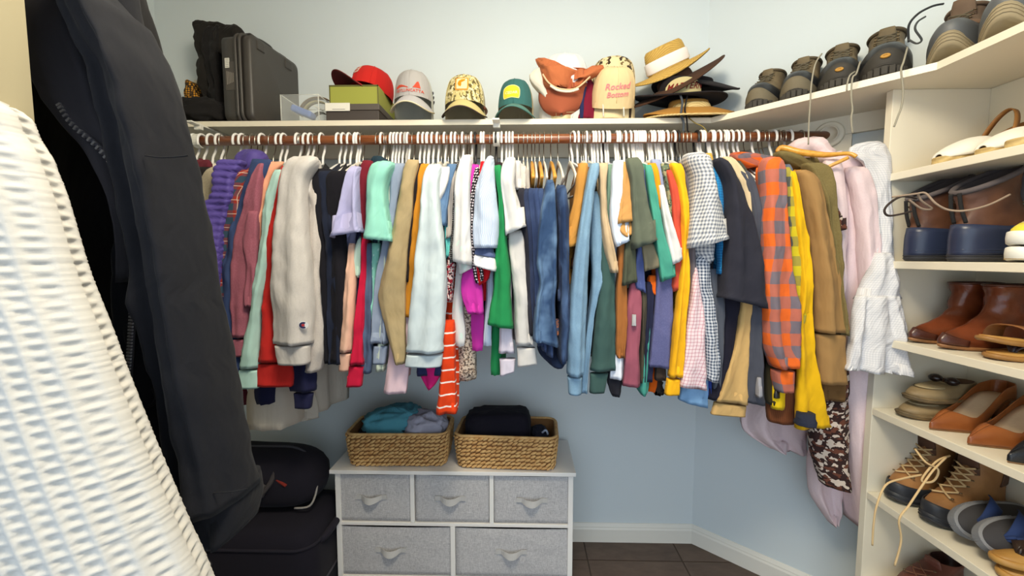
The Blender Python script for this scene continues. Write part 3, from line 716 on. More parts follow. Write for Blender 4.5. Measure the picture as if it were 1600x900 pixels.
g('knit_shirt', 'mustard orange shirt left of the big white shirt', 'shirt', MU, 655, .2, [(257, 656, 674), (280, 653, 670), (320, 649, 666), (360, 645, 662), (400, 640, 658), (440, 636, 652), (494, 634, 646)], hk='p')
WB = P_((198, 210, 214))
g('dress_shirt', 'long pale white shirt with pleated hem band', 'shirt', WB, 676, -.5, [(258, 668, 692), (270, 664, 690), (295, 660, 687), (340, 658, 690), (400, 651, 697), (450, 646, 698), (500, 641, 696), (548, 636, 692), (553, 635, 692), (562, 634, 691), (571, 634, 690)], cuff=3, hk='p', d=.036)
g('skirt', 'magenta garment tip with navy edge under the long white shirt', 'skirt', P_((196, 30, 110)), 668, .5, [(480, 656, 688), (560, 652, 692), (585, 656, 688), (600, 666, 680), (606, 670, 674)], hk='p', B=[(400, 668, 680), (560, 662, 684)], X=[('edge', [(540, 650, 692), (568, 652, 691), (585, 654, 584, 690)], 1.32, .02, P_((40, 44, 82)))])
g('tee_shirt', 'white tee with yellow striped sleeve hem', 'shirt', P_(W_), 684, -.1, [(262, 686, 704), (280, 684, 702), (300, 682, 696), (312, 682, 690), (320, 683, 689)], hk='p', B=[(262, 690, 700), (420, 690, 702)], X=[('sleeve_stripe', [(311, 680, 690), (315, 680, 690)], 1.293, .022, P_((226, 160, 40)))], hl='white tee with yellow stripe')
DB = P_((92, 122, 158), 'denim', (104, 134, 168))
g('tee_shirt', 'denim blue short sleeve shirt right of the long white shirt', 'shirt', DB, 695, .1, [(257, 700, 716), (275, 694, 710), (300, 689, 704), (330, 681, 700), (349, 677, 354, 698)], hk='p', B=[(265, 700, 710), (400, 700, 710)], fl=.028)
g('knit_blouse', 'teal top peeking out below the denim blue sleeve', 'shirt', P_((96, 188, 184)), 701, .5, [(350, 694, 704), (380, 696, 706), (405, 697, 400, 704)], hk=None, B=[(270, 704, 710), (400, 698, 706)])
OR = P_((212, 62, 22), 'hstripe', (240, 224, 216), size=.040)
g('striped_dress', 'orange dress with white stripes hanging down to the left basket', 'dress', OR, 700, .4, None, B=[(320, 704, 712), (480, 696, 712), (560, 688, 716), (600, 688, 718), (642, 686, 714)], hk='v', X=[('skirt', [(500, 694, 711), (560, 690, 712), (600, 687, 713), (642, 684, 714)], 1.33, .030, OR)])
g('knit_blouse', 'taupe grey top left of the black sparkly one', 'shirt', P_((170, 162, 156)), 706, .3, [(262, 704, 718), (290, 699, 712), (330, 700, 710), (360, 701, 708), (374, 698, 371, 706)], hk='p')
g('knit_blouse', 'black sparkly knit top left of the white blouse', 'shirt', P_((40, 38, 40), 'dots', (150, 148, 146), size=.006), 712, .35, [(254, 709, 724), (280, 706, 720), (320, 704, 714), (360, 704, 712), (410, 703, 710)], hk='p')
g('blouse', 'red and white floral blouse left of the white blouse', 'shirt', P_((214, 196, 192), 'print', (150, 30, 48), (60, 30, 40), size=.012), 718, .6, [(330, 708, 716), (400, 700, 712), (440, 698, 708), (470, 699, 706)], hk='v')
WH = P_((214, 212, 211), 'sprig', (206, 222, 214), size=.03)
g('blouse', 'white blouse with flared cuff and leaf sprig print', 'shirt', WH, 723, -.4, [(244, 722, 738), (258, 718, 737), (285, 712, 735), (330, 710, 736), (370, 709, 736), (392, 708, 738), (408, 709, 414, 738)], hk='p', d=.034, B=[(256, 722, 734), (420, 712, 728), (470, 708, 722), (510, 708, 726), (541, 712, 724)], X=[('flounce', [(396, 715, 737), (415, 716, 738), (430, 719, 420, 737)], 1.295, .028, WH)], fl=.028)
g('dress', 'brown and cream reptile print dress hem behind the magenta top', 'dress', P_((206, 190, 172), 'print', (92, 78, 72), (150, 128, 110), size=.010), 728, .7, None, B=[(400, 722, 734), (480, 722, 738), (540, 716, 742), (590, 710, 742)], hk='v', X=[('skirt', [(470, 722, 736), (520, 716, 742), (560, 712, 744), (592, 709, 590, 743)], 1.42, .03, P_((206, 190, 172), 'print', (92, 78, 72), (150, 128, 110), size=.010))])
MG = P_((196, 52, 160))
g('blouse', 'magenta blouse with ruffle tiers', 'shirt', MG, 737, .2, [(258, 736, 750), (290, 734, 748), (350, 732, 745), (420, 724, 750), (445, 721, 754), (470, 724, 756), (490, 732, 756)], B=[(262, 740, 748), (440, 736, 752), (500, 736, 756), (548, 736, 752)], hk='p')
PD = P_((28, 26, 30), 'dots', (222, 208, 212), size=.009)
g('blouse', 'black blouse with white polka dots beside the blue striped blouse', 'shirt', PD, 743, -.05, [(262, 741, 752), (300, 736, 748), (340, 734, 744), (400, 738, 748), (425, 740, 756), (443, 745, 438, 755)], hk='b')
g('knit_blouse', 'red top behind the blue striped blouse', 'shirt', P_((192, 22, 32)), 752, .0, [(253, 750, 762), (280, 748, 760), (340, 742, 760), (400, 740, 768), (430, 745, 766), (446, 750, 440, 760)], hk='p', B=[(262, 752, 760), (470, 752, 760)])
BS = P_((206, 216, 232), 'vstripe', (164, 182, 212), size=.006)
g('blouse', 'pale blue pinstriped blouse with navy and white cuff', 'shirt', BS, 756, -.6, [(246, 761, 772), (258, 755, 772), (280, 747, 773), (310, 742, 776), (345, 740, 780), (372, 740, 779), (388, 743, 776)], hk='p', d=.038, B=[(260, 762, 770), (430, 762, 770), (540, 756, 768)], X=[('cuff_band', [(388, 742, 394, 776), (397, 741, 403, 774)], 1.275, .03, P_((84, 98, 138))), ('cuff', [(396, 740, 402, 775), (408, 740, 414, 776), (415, 742, 424, 774)], 1.275, .031, P_((236, 234, 236)))], hl='pinstriped blouse')
g('knit_shirt', 'black top between the pinstriped and green blouses', 'shirt', P_((40, 28, 32)), 775, .25, [(254, 773, 786), (300, 778, 786), (360, 776, 786), (411, 774, 410, 787)], hk='b')
GR = P_((34, 132, 76))
g('blouse', 'emerald green blouse with ruffled sleeve end', 'shirt', GR, 784, .0, [(260, 771, 784), (280, 774, 786), (320, 780, 788), (370, 776, 792), (420, 772, 798), (455, 770, 798), (480, 766, 800), (506, 763, 512, 802)], B=[(265, 776, 784), (470, 772, 790), (540, 768, 784), (586, 767, 780)], hk='p', d=.03)
WT = P_((214, 212, 209))
g('tee_shirt', 'white tee with wide sleeve left of the jeans', 'shirt', WT, 796, -.5, [(248, 790, 806), (262, 784, 806), (290, 783, 804), (320, 786, 812), (345, 789, 820), (368, 791, 354, 823)], B=[(258, 792, 802), (370, 794, 812), (440, 800, 820), (500, 804, 826), (540, 806, 828)], hk='p', d=.032, fl=.028)
g('dress_shirt', 'cream white dress shirt with long cuff left of the jeans', 'shirt', P_((206, 202, 198)), 801, -.15, [(360, 793, 818), (420, 799, 824), (480, 804, 830), (538, 807, 833), (543, 808, 836), (573, 809, 568, 839)], cuff=2, hk='p', B=[(262, 796, 806), (520, 808, 824)])
g('dress_shirt', 'pale lilac satin shirt behind the green blouse', 'shirt', P_((208, 200, 214), rough=.5), 791, .6, [(420, 786, 800), (500, 782, 800), (550, 780, 804), (560, 780, 806), (587, 782, 580, 803)], cuff=2, hk='p')
for k, (hx_, xa) in enumerate(((810, 803), (818, 811))):
    g('blouse', ('soft grey shirt right of the white tee', 'soft beige shirt above the dark jeans')[k], 'shirt', P_(((206, 202, 200), (196, 188, 180))[k]), hx_, .7+.2*k, [(252+8*k, xa, xa+12), (280, xa-1, xa+12), (298+8*k, xa+2, xa+12)], hk='v' if k else 'w')
# ---- jeans
DN = P_((42, 56, 90), 'denim', (58, 76, 116)); DM = P_((48, 72, 108), 'denim', (108, 138, 172), crease=1); DD = P_((30, 38, 60), 'denim', (70, 86, 120), crease=1)
jl = ['black jeans leftmost of the folded jeans', 'dark indigo jeans second in the jeans row', 'dark indigo jeans third in the jeans row', 'indigo jeans fourth in the jeans row', 'indigo jeans just left of the pale wooden hanger']
for k, (hx_, x0, c) in enumerate(((824, 808, (36, 36, 46)), (831, 816, (40, 50, 78)), (836, 823, (44, 58, 92)), (843, 830, (48, 64, 102)), (850, 838, (52, 70, 108)))):
    g('folded_jeans', jl[k], 'jeans', P_(c, 'denim', tuple(v+14 for v in c)), hx_, .55-.1*k, [(296, x0+2, x0+13), (312, x0, x0+14), (360, x0+6, x0+18), (420, x0+9, x0+22), (470, x0+11, x0+24), (520+8*k, x0+16, x0+26)], hk='v' if k not in (1, 3) else 'w', part='legs', zn=300, d=.05, amp=.3)
def jeans(label, hook, L, rows, mat, hk, hems=(), zn=290, hl=None):
    return g('folded_jeans', label, 'jeans', mat, hook, L, rows, hk=hk, part='legs', zn=zn, d=.06, amp=.45, X=hems, hl=hl)
jeans('mid blue faded jeans folded over the wooden hanger', 861, -.1, [(284, 853, 864), (300, 849, 867), (330, 844, 868), (370, 839, 869), (410, 838, 868), (440, 842, 868), (470, 836, 866), (510, 832, 868), (528, 834, 536, 870)], DM, 'w', [('frayed_hem', [(536, 836, 872), (552, 842, 876), (566, 856, 882), (573, 866, 880)], 1.33, .02, DD), ('knee_patch', [(498, 852, 878), (512, 854, 880), (524, 856, 880)], 1.30, .012, P_((150, 104, 92), 'print', (70, 80, 110), (190, 120, 80), size=.012))])
jeans('blue jeans with side seam right of the faded ones', 872, .15, [(292, 868, 884), (310, 866, 886), (350, 868, 888), (400, 870, 888), (450, 872, 889), (500, 872, 890), (545, 870, 888), (560, 872, 886)], P_((36, 54, 88), 'denim', (78, 102, 140), crease=1), 'v', [('side_seam', [(310, 869, 874), (360, 872, 877), (420, 873, 878), (470, 871, 876)], 1.262, .008, DD)])
hanger('p', 895, 'white plastic hanger left half empty right of the blue jeans', 0, .22)
# ---- centre right
CM = P_((186, 132, 62))
g('tee_shirt', 'mustard brown tee with flared sleeve next to the jeans', 'shirt', CM, 903, .1, [(256, 904, 920), (275, 901, 918), (310, 897, 913), (340, 890, 908), (366, 883, 904), (388, 879, 384, 901)], B=[(262, 908, 918), (390, 886, 900), (420, 884, 898), (444, 886, 896)], hk='p', fl=.028)
g('knit_shirt', 'dark rust brown shirt behind the mustard tee', 'shirt', P_((112, 62, 34)), 909, .8, [(262, 908, 922), (330, 904, 916), (420, 892, 902)], hk='v')
LB = P_((118, 150, 176), 'heather', (132, 162, 186))
g('sweatshirt', 'light denim blue sweatshirt with long sleeve and cuff', 'sweatshirt', LB, 916, -.5, [(256, 922, 938), (272, 918, 936), (300, 913, 928), (350, 905, 922), (400, 898, 919), (450, 892, 918), (500, 889, 916), (550, 887, 914), (584, 886, 911), (588, 886, 910), (614, 888, 908)], cuff=2, hk='p', d=.032, X=[('far_sleeve', [(300, 922, 934), (330, 921, 942), (370, 922, 950), (402, 923, 952), (430, 924, 946), (460, 922, 934), (520, 914, 924), (580, 908, 918), (610, 906, 916)], 1.335, .03, LB)])
DG = P_((60, 86, 82))
g('sweatshirt', 'dark green sweatshirt behind the light blue one', 'sweatshirt', DG, 926, .45, [(330, 936, 950), (400, 938, 958), (450, 934, 960), (500, 930, 960), (545, 926, 961), (578, 923, 960), (583, 922, 950), (613, 921, 944)], cuff=2, hk='p', B=[(262, 934, 944), (560, 930, 945)])
BE = P_((196, 170, 136))
g('knit_shirt', 'beige long sleeve shirt right of the light blue sweatshirt', 'shirt', BE, 930, .0, [(256, 935, 950), (280, 936, 947), (330, 938, 949), (370, 941, 954), (395, 945, 960), (415, 950, 964), (426, 953, 964)], hk='p')
g('tee_shirt', 'muted green tee behind the beige shirt', 'shirt', P_((110, 136, 120)), 935, .6, [(258, 948, 960), (290, 946, 958), (330, 946, 954), (400, 948, 954)], hk='p')
PB = P_((204, 216, 234))
g('dress_shirt', 'pale blue shirt with turned up short sleeve', 'shirt', PB, 941, -.1, [(252, 957, 974), (268, 956, 972), (300, 955, 971), (340, 953, 969), (366, 956, 976), (386, 962, 376, 982)], B=[(256, 960, 970), (400, 956, 968), (500, 954, 966), (590, 954, 970)], hk='p', fl=.028)
g('knit_shirt', 'white shirt sleeve showing low beside the dark green cuff', 'shirt', P_((224, 228, 238)), 947, .8, [(500, 956, 972), (560, 953, 973), (590, 952, 971)], hk='p', B=[(270, 952, 960), (580, 956, 968)])
g('knit_shirt', 'black shirt sleeve lowest right of the dark green cuff', 'shirt', P_((32, 32, 40)), 951, 1.0, [(500, 952, 970), (590, 949, 972), (606, 952, 970), (617, 956, 968)], hk='p', B=[(270, 954, 962), (600, 954, 968)])
CB = P_((196, 146, 86))
g('tee_shirt', 'camel tee with double rolled sleeve', 'shirt', CB, 963, -.15, [(254, 971, 984), (272, 970, 984), (300, 969, 983), (325, 966, 985), (345, 963, 988), (351, 963, 346, 989)], B=[(258, 974, 982), (360, 972, 986), (420, 974, 988)], hk='p', X=[('rolled_hem', [(349, 963, 344, 989), (362, 964, 354, 988), (372, 974, 366, 986)], 1.297, .026, CB)], fl=.028)
g('knit_shirt', 'rust brown long sleeve shirt hanging left of the dusty pink one', 'shirt', P_((156, 98, 50)), 967, .35, [(370, 966, 976), (420, 964, 976), (450, 962, 979), (500, 961, 979), (548, 961, 976), (558, 964, 976)], hk='p', B=[(264, 968, 976), (540, 966, 974)])
OL = P_((92, 98, 84))
g('tee_shirt', 'olive grey tee with wide pocketed sleeve', 'shirt', OL, 976, -.55, [(249, 976, 998), (262, 978, 1002), (285, 983, 1004), (320, 985, 1010), (350, 986, 1018), (372, 986, 1023), (390, 988, 374, 1024)], B=[(256, 982, 996), (380, 984, 1004), (420, 980, 994), (450, 974, 992)], hk='p', d=.04, fl=.028)
g('tee_shirt', 'dark moss tee below the olive grey sleeve', 'shirt', P_((78, 82, 66)), 984, .05, [(360, 978, 990), (400, 974, 992), (446, 971, 440, 994)], hk='p', B=[(262, 990, 1000), (440, 976, 990)])
g('tee_shirt', 'khaki tee under the olive grey one', 'shirt', P_((134, 124, 100)), 990, .1, [(380, 1000, 1022), (405, 1004, 1028), (424, 1006, 416, 1029)], hk='p', B=[(262, 1000, 1008), (420, 1006, 1018)])
g('tee_shirt', 'royal slate blue tee in the middle of the right group', 'shirt', P_((78, 90, 140)), 993, .4, [(266, 1000, 1014), (330, 1004, 1014), (410, 990, 1006), (450, 992, 458, 1008)], hk='p')
DR = P_((150, 82, 98))
g('tee_shirt', 'dusty pink long sleeve shirt with small grey tab', 'shirt', DR, 997, .45, [(440, 984, 1000), (470, 980, 1002), (500, 978, 1000), (550, 976, 998), (575, 976, 1000), (602, 973, 1000)], hk='p', B=[(270, 994, 1002), (590, 980, 994)], X=[('tab', [(502, 987, 994), (509, 987, 994)], 1.291, .006, P_((160, 160, 164)))])
g('knit_shirt', 'dark olive shirt right of the dusty pink one', 'shirt', P_((76, 70, 58)), 1000, .75, [(440, 1000, 1008), (520, 1000, 1007), (596, 998, 1006)], hk='p', B=[(280, 1004, 1010), (590, 1000, 1008)])
TL = P_((74, 154, 134))
g('tee_shirt', 'teal green tee with long angled sleeve', 'shirt', TL, 1003, -.2, [(258, 1006, 1018), (275, 1008, 1020), (310, 1013, 1026), (350, 1019, 1034), (400, 1026, 1046), (420, 1029, 1051), (440, 1032, 430, 1055)], hk='p')
g('knit_shirt', 'dark navy shirt behind the violet slate one', 'shirt', P_((36, 38, 62)), 1006, .7, [(440, 1008, 1022), (520, 1006, 1018), (595, 1003, 1018)], hk='p', B=[(280, 1010, 1016), (590, 1006, 1016)])
g('knit_shirt', 'teal shirt tip lowest of the right group', 'shirt', P_((70, 148, 134)), 1009, .9, [(480, 1012, 1016), (590, 998, 1014), (608, 997, 1012), (616, 1001, 1008)], hk=None, B=[(280, 1010, 1018), (600, 1000, 1012)])
OG = P_((238, 148, 28))
g('tee_shirt', 'orange yellow tee left of the white long tee', 'shirt', OG, 1016, .0, [(256, 1012, 1026), (280, 1016, 1030), (310, 1021, 1032), (328, 1026, 1033)], hk='p')
g('knit_shirt', 'bright orange shirt showing under the violet slate shirt', 'shirt', P_((236, 104, 24)), 1021, .8, [(430, 1013, 1026), (450, 1012, 1024), (460, 1018, 1022)], hk='p', B=[(280, 1020, 1026), (560, 1018, 1034), (612, 1014, 1028)])
VS = P_((88, 90, 132), 'heather', (104, 106, 146))
g('sweatshirt', 'violet slate sweatshirt with straight sleeve end', 'sweatshirt', VS, 1027, .3, [(400, 1026, 1046), (450, 1024, 1050), (500, 1020, 1049), (550, 1016, 1047), (572, 1014, 574, 1046)], hk='p', B=[(270, 1032, 1042), (560, 1024, 1040)])
g('knit_shirt', 'dark brown shirt below the violet slate sweatshirt', 'shirt', P_((58, 48, 42)), 1031, .75, [(520, 1024, 1038), (574, 1022, 1038), (592, 1022, 1038)], hk='p', B=[(280, 1036, 1044), (590, 1026, 1036), (612, 1024, 1042)])
g('tee_shirt', 'periwinkle tee with printed neck behind the white long tee', 'shirt', P_((150, 158, 190)), 1020, .9, [(250, 1016, 1034), (280, 1022, 1038), (330, 1030, 1038)], hk='p')
WL = P_((216, 214, 212))
g('tee_shirt', 'white tee with long straight sleeve', 'shirt', WL, 1019, -.45, [(290, 1028, 1036), (320, 1031, 1042), (350, 1036, 1050), (380, 1042, 1060), (414, 1048, 404, 1065)], hk=None, B=[(262, 1024, 1032), (400, 1044, 1056)])
g('tee_shirt', 'green grey camouflage tee left of the coral one', 'shirt', P_((96, 110, 88), 'print', (150, 146, 110), (56, 66, 52), size=.02), 1034, .55, [(256, 1030, 1044), (290, 1038, 1050), (330, 1042, 1050), (400, 1046, 1054)], hk='p')
CO = P_((196, 78, 58))
g('tee_shirt', 'coral red tee left of the golden sweatshirt', 'shirt', CO, 1041, .15, [(266, 1040, 1054), (290, 1045, 1058), (316, 1048, 1062), (360, 1050, 1064), (420, 1050, 1066), (446, 1048, 1063), (456, 1050, 448, 1061)], hk='p')
g('tee_shirt', 'slate blue tee behind the golden sweatshirt', 'shirt', P_((96, 110, 146)), 1046, .7, [(258, 1042, 1056), (300, 1050, 1060), (380, 1054, 1062)], hk='v')
YG = P_((240, 176, 28))
g('sweatshirt', 'golden yellow sweatshirt with full length sleeve', 'sweatshirt', YG, 1052, -.2, [(256, 1046, 1066), (272, 1052, 1068), (300, 1059, 1071), (350, 1064, 1074), (400, 1063, 1074), (450, 1058, 1073), (500, 1053, 1070), (550, 1048, 1067), (588, 1045, 1064), (592, 1043, 1062), (616, 1039, 1060)], cuff=2, hk='p')
g('knit_shirt', 'taupe grey shirt between gold and gingham', 'shirt', P_((112, 104, 108)), 1064, .3, [(264, 1066, 1080), (310, 1072, 1084), (360, 1073, 1086), (440, 1072, 1084), (500, 1070, 1080)], hk='v')
GI = P_((214, 212, 210), 'gingham', (110, 116, 130), size=.011)
g('dress_shirt', 'grey gingham short sleeve shirt with open sleeve', 'shirt', GI, 1076, -.6, [(241, 1068, 1102), (252, 1070, 1108), (275, 1079, 1112), (305, 1080, 1120), (335, 1078, 1128), (360, 1076, 1132), (388, 1074, 373, 1135)], B=[(248, 1078, 1100), (380, 1080, 1112), (412, 1086, 1112)], hk='v', d=.045, X=[('inner_sleeve', [(372, 1078, 1116), (395, 1082, 1114), (413, 1092, 406, 1112)], 1.31, .03, GI)], fl=.028)
NG = P_((206, 208, 214), 'gingham', (58, 72, 96), size=.010)
g('dress_shirt', 'navy gingham long sleeve shirt with split cuff', 'shirt', NG, 1088, -.1, [(400, 1086, 1108), (440, 1088, 1110), (480, 1094, 1115), (520, 1098, 1119), (550, 1101, 1121), (592, 1103, 597, 1120)], hk='b', B=[(260, 1090, 1098), (560, 1104, 1116)])
PG = P_((226, 206, 210), 'grid', (186, 120, 136), size=.011)
g('dress_shirt', 'pink gingham shirt with long wide sleeve', 'shirt', PG, 1094, -.15, [(418, 1082, 1089), (450, 1079, 1093), (480, 1075, 1097), (520, 1070, 1100), (560, 1066, 1100), (602, 1061, 608, 1102)], hk='p', B=[(260, 1086, 1092), (580, 1074, 1092)])
g('dress_shirt', 'sky blue shirt lowest below the pink gingham one', 'shirt', P_((118, 158, 200), 'denim', (136, 174, 212)), 1098, .4, [(560, 1068, 1104), (600, 1064, 1106), (625, 1062, 636, 1104)], hk='p', B=[(270, 1090, 1098), (600, 1076, 1094)])
g('knit_shirt', 'royal blue shirt hem right of the sky blue one', 'shirt', P_((38, 58, 130)), 1104, .6, [(540, 1104, 1114), (590, 1100, 1110), (620, 1100, 1108)], hk=None, B=[(270, 1098, 1106), (610, 1100, 1108)])
g('knit_shirt', 'slate grey long shirt between navy gingham and black tee', 'shirt', P_((78, 82, 92)), 1100, .25, [(420, 1106, 1126), (480, 1110, 1128), (560, 1114, 1126), (610, 1112, 1122)], hk=None, B=[(262, 1104, 1114), (600, 1112, 1120)])
TQ = P_((46, 142, 196), 'gingham', (30, 98, 160), size=.008)
g('dress_shirt', 'bright turquoise gingham shirt beside the black tee', 'shirt', TQ, 1110, -.1, [(262, 1108, 1116), (300, 1114, 1126), (340, 1119, 1132), (390, 1121, 1132), (428, 1119, 430, 1130)], hk='p')
g('tee_shirt', 'white tee tucked behind the turquoise gingham shirt', 'shirt', P_((232, 230, 226)), 1113, .3, [(264, 1108, 1124), (285, 1112, 1130), (310, 1118, 1131), (330, 1122, 1130)], hk='p')
g('knit_shirt', 'tan yellow shirt behind the grey gingham shoulder', 'shirt', P_((206, 160, 70)), 1106, .7, [(240, 1098, 1112), (262, 1102, 1114), (290, 1108, 1116)], hk=None)
BT = P_((42, 42, 52))
g('tee_shirt', 'black tee with deep boxy sleeve', 'shirt', BT, 1122, -.45, [(250, 1112, 1128), (268, 1120, 1140), (290, 1128, 1152), (320, 1129, 1162), (345, 1130, 1172), (400, 1127, 1180), (440, 1124, 1184), (464, 1122, 480, 1188)], hk='p', d=.045, fl=.028)
g('trousers', 'black long trousers hanging below the black tee', 'trousers', P_((28, 27, 40)), 1130, .35, [(440, 1126, 1158), (500, 1124, 1152), (560, 1118, 1144), (600, 1110, 1132), (622, 1104, 1120)], hk='p', B=[(300, 1130, 1142), (600, 1112, 1126)], part='leg')
KK = P_((196, 160, 104))
g('dress_shirt', 'khaki shirt with long sleeve under the black tee', 'shirt', KK, 1141, .15, [(440, 1156, 1172), (490, 1154, 1172), (530, 1148, 1170), (570, 1136, 1168), (610, 1122, 1166), (624, 1116, 630, 1165), (628, 1116, 634, 1165), (646, 1110, 650, 1164)], cuff=2, hk='p', B=[(262, 1140, 1150), (600, 1130, 1160)])
g('knit_shirt', 'beige shirt with collar between the black tee and charcoal jacket', 'shirt', P_((208, 186, 150)), 1134, .2, [(246, 1126, 1144), (262, 1136, 1156), (285, 1148, 1164), (310, 1158, 1168), (340, 1164, 1170)], hk='p')
g('knit_shirt', 'dark olive shirt with white placket beside the beige collar', 'shirt', P_((70, 70, 58)), 1150, .5, [(252, 1140, 1158), (275, 1152, 1168), (310, 1164, 1174), (380, 1170, 1178)], hk='p')
CJ = P_((72, 74, 84))
g('jacket', 'charcoal zip jacket left of the orange flannel', 'jacket', CJ, 1157, .05, [(268, 1150, 1168), (285, 1160, 1178), (320, 1170, 1184), (380, 1174, 1188), (450, 1172, 1188), (520, 1168, 1188), (590, 1164, 1190), (626, 1162, 632, 1192)], hk='p', B=[(262, 1154, 1164), (610, 1172, 1188)], X=[('zip_tape', [(590, 1184, 1189), (620, 1182, 1187)], 1.27, .006, P_((150, 150, 158)))])
OF = P_((232, 106, 40), 'plaid', (104, 108, 120), None, .075)
g('flannel_shirt', 'orange and grey buffalo plaid flannel shirt', 'shirt', OF, 1180, -.35, [(248, 1188, 1216), (262, 1188, 1220), (300, 1189, 1222), (350, 1187, 1225), (400, 1188, 1231), (450, 1188, 1237), (500, 1189, 1243), (545, 1194, 1243), (572, 1206, 1238), (578, 1208, 1237), (590, 1209, 1237), (610, 1212, 1235)], cuff=3, hk='p', d=.036, yr=1.74, X=[('collar', [(239, 1142, 1150), (246, 1142, 1205), (254, 1150, 1208), (264, 1168, 1206)], 1.47, .03, OF), ('placket', [(262, 1180, 1204), (290, 1184, 1198), (330, 1186, 1194), (400, 1184, 1190)], 1.33, .014, OF)])
YP = P_((204, 186, 36), 'plaid', (66, 74, 84), None, .06)
g('flannel_shirt', 'yellow and slate plaid flannel shirt right of the orange one', 'shirt', YP, 1196, -.0, [(262, 1218, 1234), (290, 1220, 1238), (330, 1224, 1244), (370, 1226, 1248), (400, 1228, 1253), (440, 1230, 1254), (480, 1234, 1254), (540, 1230, 1250)], hk='w', yr=1.74, X=[('collar', [(262, 1214, 1226), (285, 1214, 1230), (310, 1216, 1228)], 1.36, .02, P_((120, 126, 70), 'gingham', (66, 74, 84), size=.01))])
g('flannel_shirt', 'blue grey plaid shirt between the orange and yellow flannels', 'shirt', P_((96, 104, 120), 'plaid', (60, 70, 92), None, .06), 1190, .3, [(258, 1210, 1234), (290, 1218, 1238), (340, 1222, 1236), (360, 1222, 1232)], hk='w', yr=1.74)
YJ = P_((226, 176, 22), crease=.8)
g('jacket', 'bright yellow jacket with navy cuff strap', 'jacket', YJ, 1208, -.25, [(268, 1232, 1242), (300, 1235, 1244), (340, 1238, 1250), (365, 1241, 1258), (400, 1245, 1261), (450, 1248, 1264), (488, 1244, 1266), (492, 1242, 1266), (550, 1243, 1270), (600, 1244, 1276), (640, 1244, 1285), (668, 1243, 664, 1294)], hk='p', yr=1.72, X=[('cuff_strap', [(651, 1246, 652, 1273), (664, 1246, 663, 1274)], 1.255, .026, P_((40, 44, 60)))])
TN = P_((158, 122, 76))
g('coat', 'camel coat with hem band right of the yellow jacket', 'coat', TN, 1222, .1, [(268, 1238, 1262), (285, 1244, 1274), (320, 1252, 1282), (360, 1260, 1288), (420, 1266, 1302), (480, 1269, 1312), (517, 1271, 1315), (521, 1272, 1316), (560, 1274, 1317), (597, 1275, 1317)], cuff=3, hk='w', d=.04, yr=1.68)
OC = P_((112, 98, 60), 'heather', (128, 114, 74))
g('coat', 'olive wool coat with turned collar right of the camel coat', 'coat', OC, 1232, .35, [(256, 1250, 1282), (268, 1258, 1291), (300, 1272, 1294), (350, 1284, 1298), (400, 1290, 1302), (445, 1296, 1304), (520, 1300, 1308)], hk='p', d=.04, yr=1.66, X=[('collar', [(238, 1212, 1226), (246, 1214, 1244), (256, 1226, 1266), (266, 1242, 1276)], 1.42, .035, OC)])
g('trousers', 'brown corduroy trousers showing below the orange flannel', 'trousers', P_((108, 62, 36), 'vstripe', (96, 52, 30), size=.006), 1202, .7, [(560, 1200, 1236), (600, 1196, 1244), (640, 1198, 1246), (658, 1202, 660, 1244)], hk=None, B=[(400, 1218, 1230), (640, 1208, 1240)], part='leg', yr=1.7)
g('work_vest', 'dark vest with yellow buckle strap low between flannel and yellow jacket', 'vest', P_((52, 46, 30)), 1186, .45, [(560, 1200, 1216), (600, 1196, 1214), (630, 1198, 1210)], hk=None, yr=1.7, X=[('buckle_strap', [(590, 1207, 1226), (612, 1206, 1226), (638, 1206, 640, 1224)], 1.30, .01, P_((226, 190, 24))), ('buckle', [(612, 1210, 1219), (622, 1210, 1219)], 1.288, .004, flat('buckle_black', (30, 28, 26), .4))])
CA = P_((54, 36, 34), 'print', (206, 190, 176), (104, 62, 48), size=.022)
g('blouse', 'brown camouflage print top under the pink robe', 'shirt', CA, 1240, .3, [(320, 1296, 1306), (335, 1296, 1312), (352, 1297, 1319), (364, 1298, 358, 1320)], hk=None, yr=1.62, B=[(320, 1294, 1304), (450, 1296, 1306)], X=[('skirt', [(560, 1282, 1318), (620, 1276, 1319), (650, 1266, 1320), (700, 1268, 1322), (730, 1276, 1323), (756, 1286, 760, 1324)], 1.36, .03, CA)])
g('trousers', 'brown trousers hem below the camel coat', 'trousers', P_((112, 82, 48)), 1228, .75, [(560, 1278, 1314), (600, 1278, 1314), (624, 1280, 1312)], hk=None, part='leg', yr=1.6, B=[(420, 1284, 1296), (600, 1284, 1304)])
# ---- pink robe and white nightgown at the rod end
def pinkmat():
    m = P_((228, 206, 208), 'heather', (220, 194, 198)); return m
PK = pinkmat()
rb = wthing('plush_robe', 'pale pink plush robe with bunched hood at the right end of the rod', 'robe', at(1290, 236, 1.5))
cloth_loft('body', [(244, 1268, 1330), (256, 1280, 1346), (285, 1296, 1360), (340, 1306, 1367), (400, 1308, 1369), (460, 1306, 1368), (540, 1308, 1366), (620, 1314, 1356), (700, 1322, 1350), (770, 1331, 1346), (818, 1335, 1340)], 1.40, .05, PK, rb, 301, amp=.35, n=48, wr=.003)
cloth_loft('front_edge', [(250, 1286, 1312), (290, 1294, 1318), (360, 1300, 1322), (420, 1304, 1318), (480, 1306, 1312)], 1.35, .02, PK, rb, 302)
cloth_loft('sleeve', [(262, 1320, 1352), (300, 1332, 1362), (348, 1340, 1366), (420, 1344, 1368), (500, 1346, 1366), (570, 1348, 1362)], 1.335, .028, PK, rb, 303, amp=.35, wr=.003)
cloth_loft('hood', [(217, 1244, 1270), (224, 1238, 1284), (236, 1240, 1298), (248, 1252, 1306), (262, 1268, 1312)], 1.47, .06, PK, rb, 304, amp=.9, wr=.012)
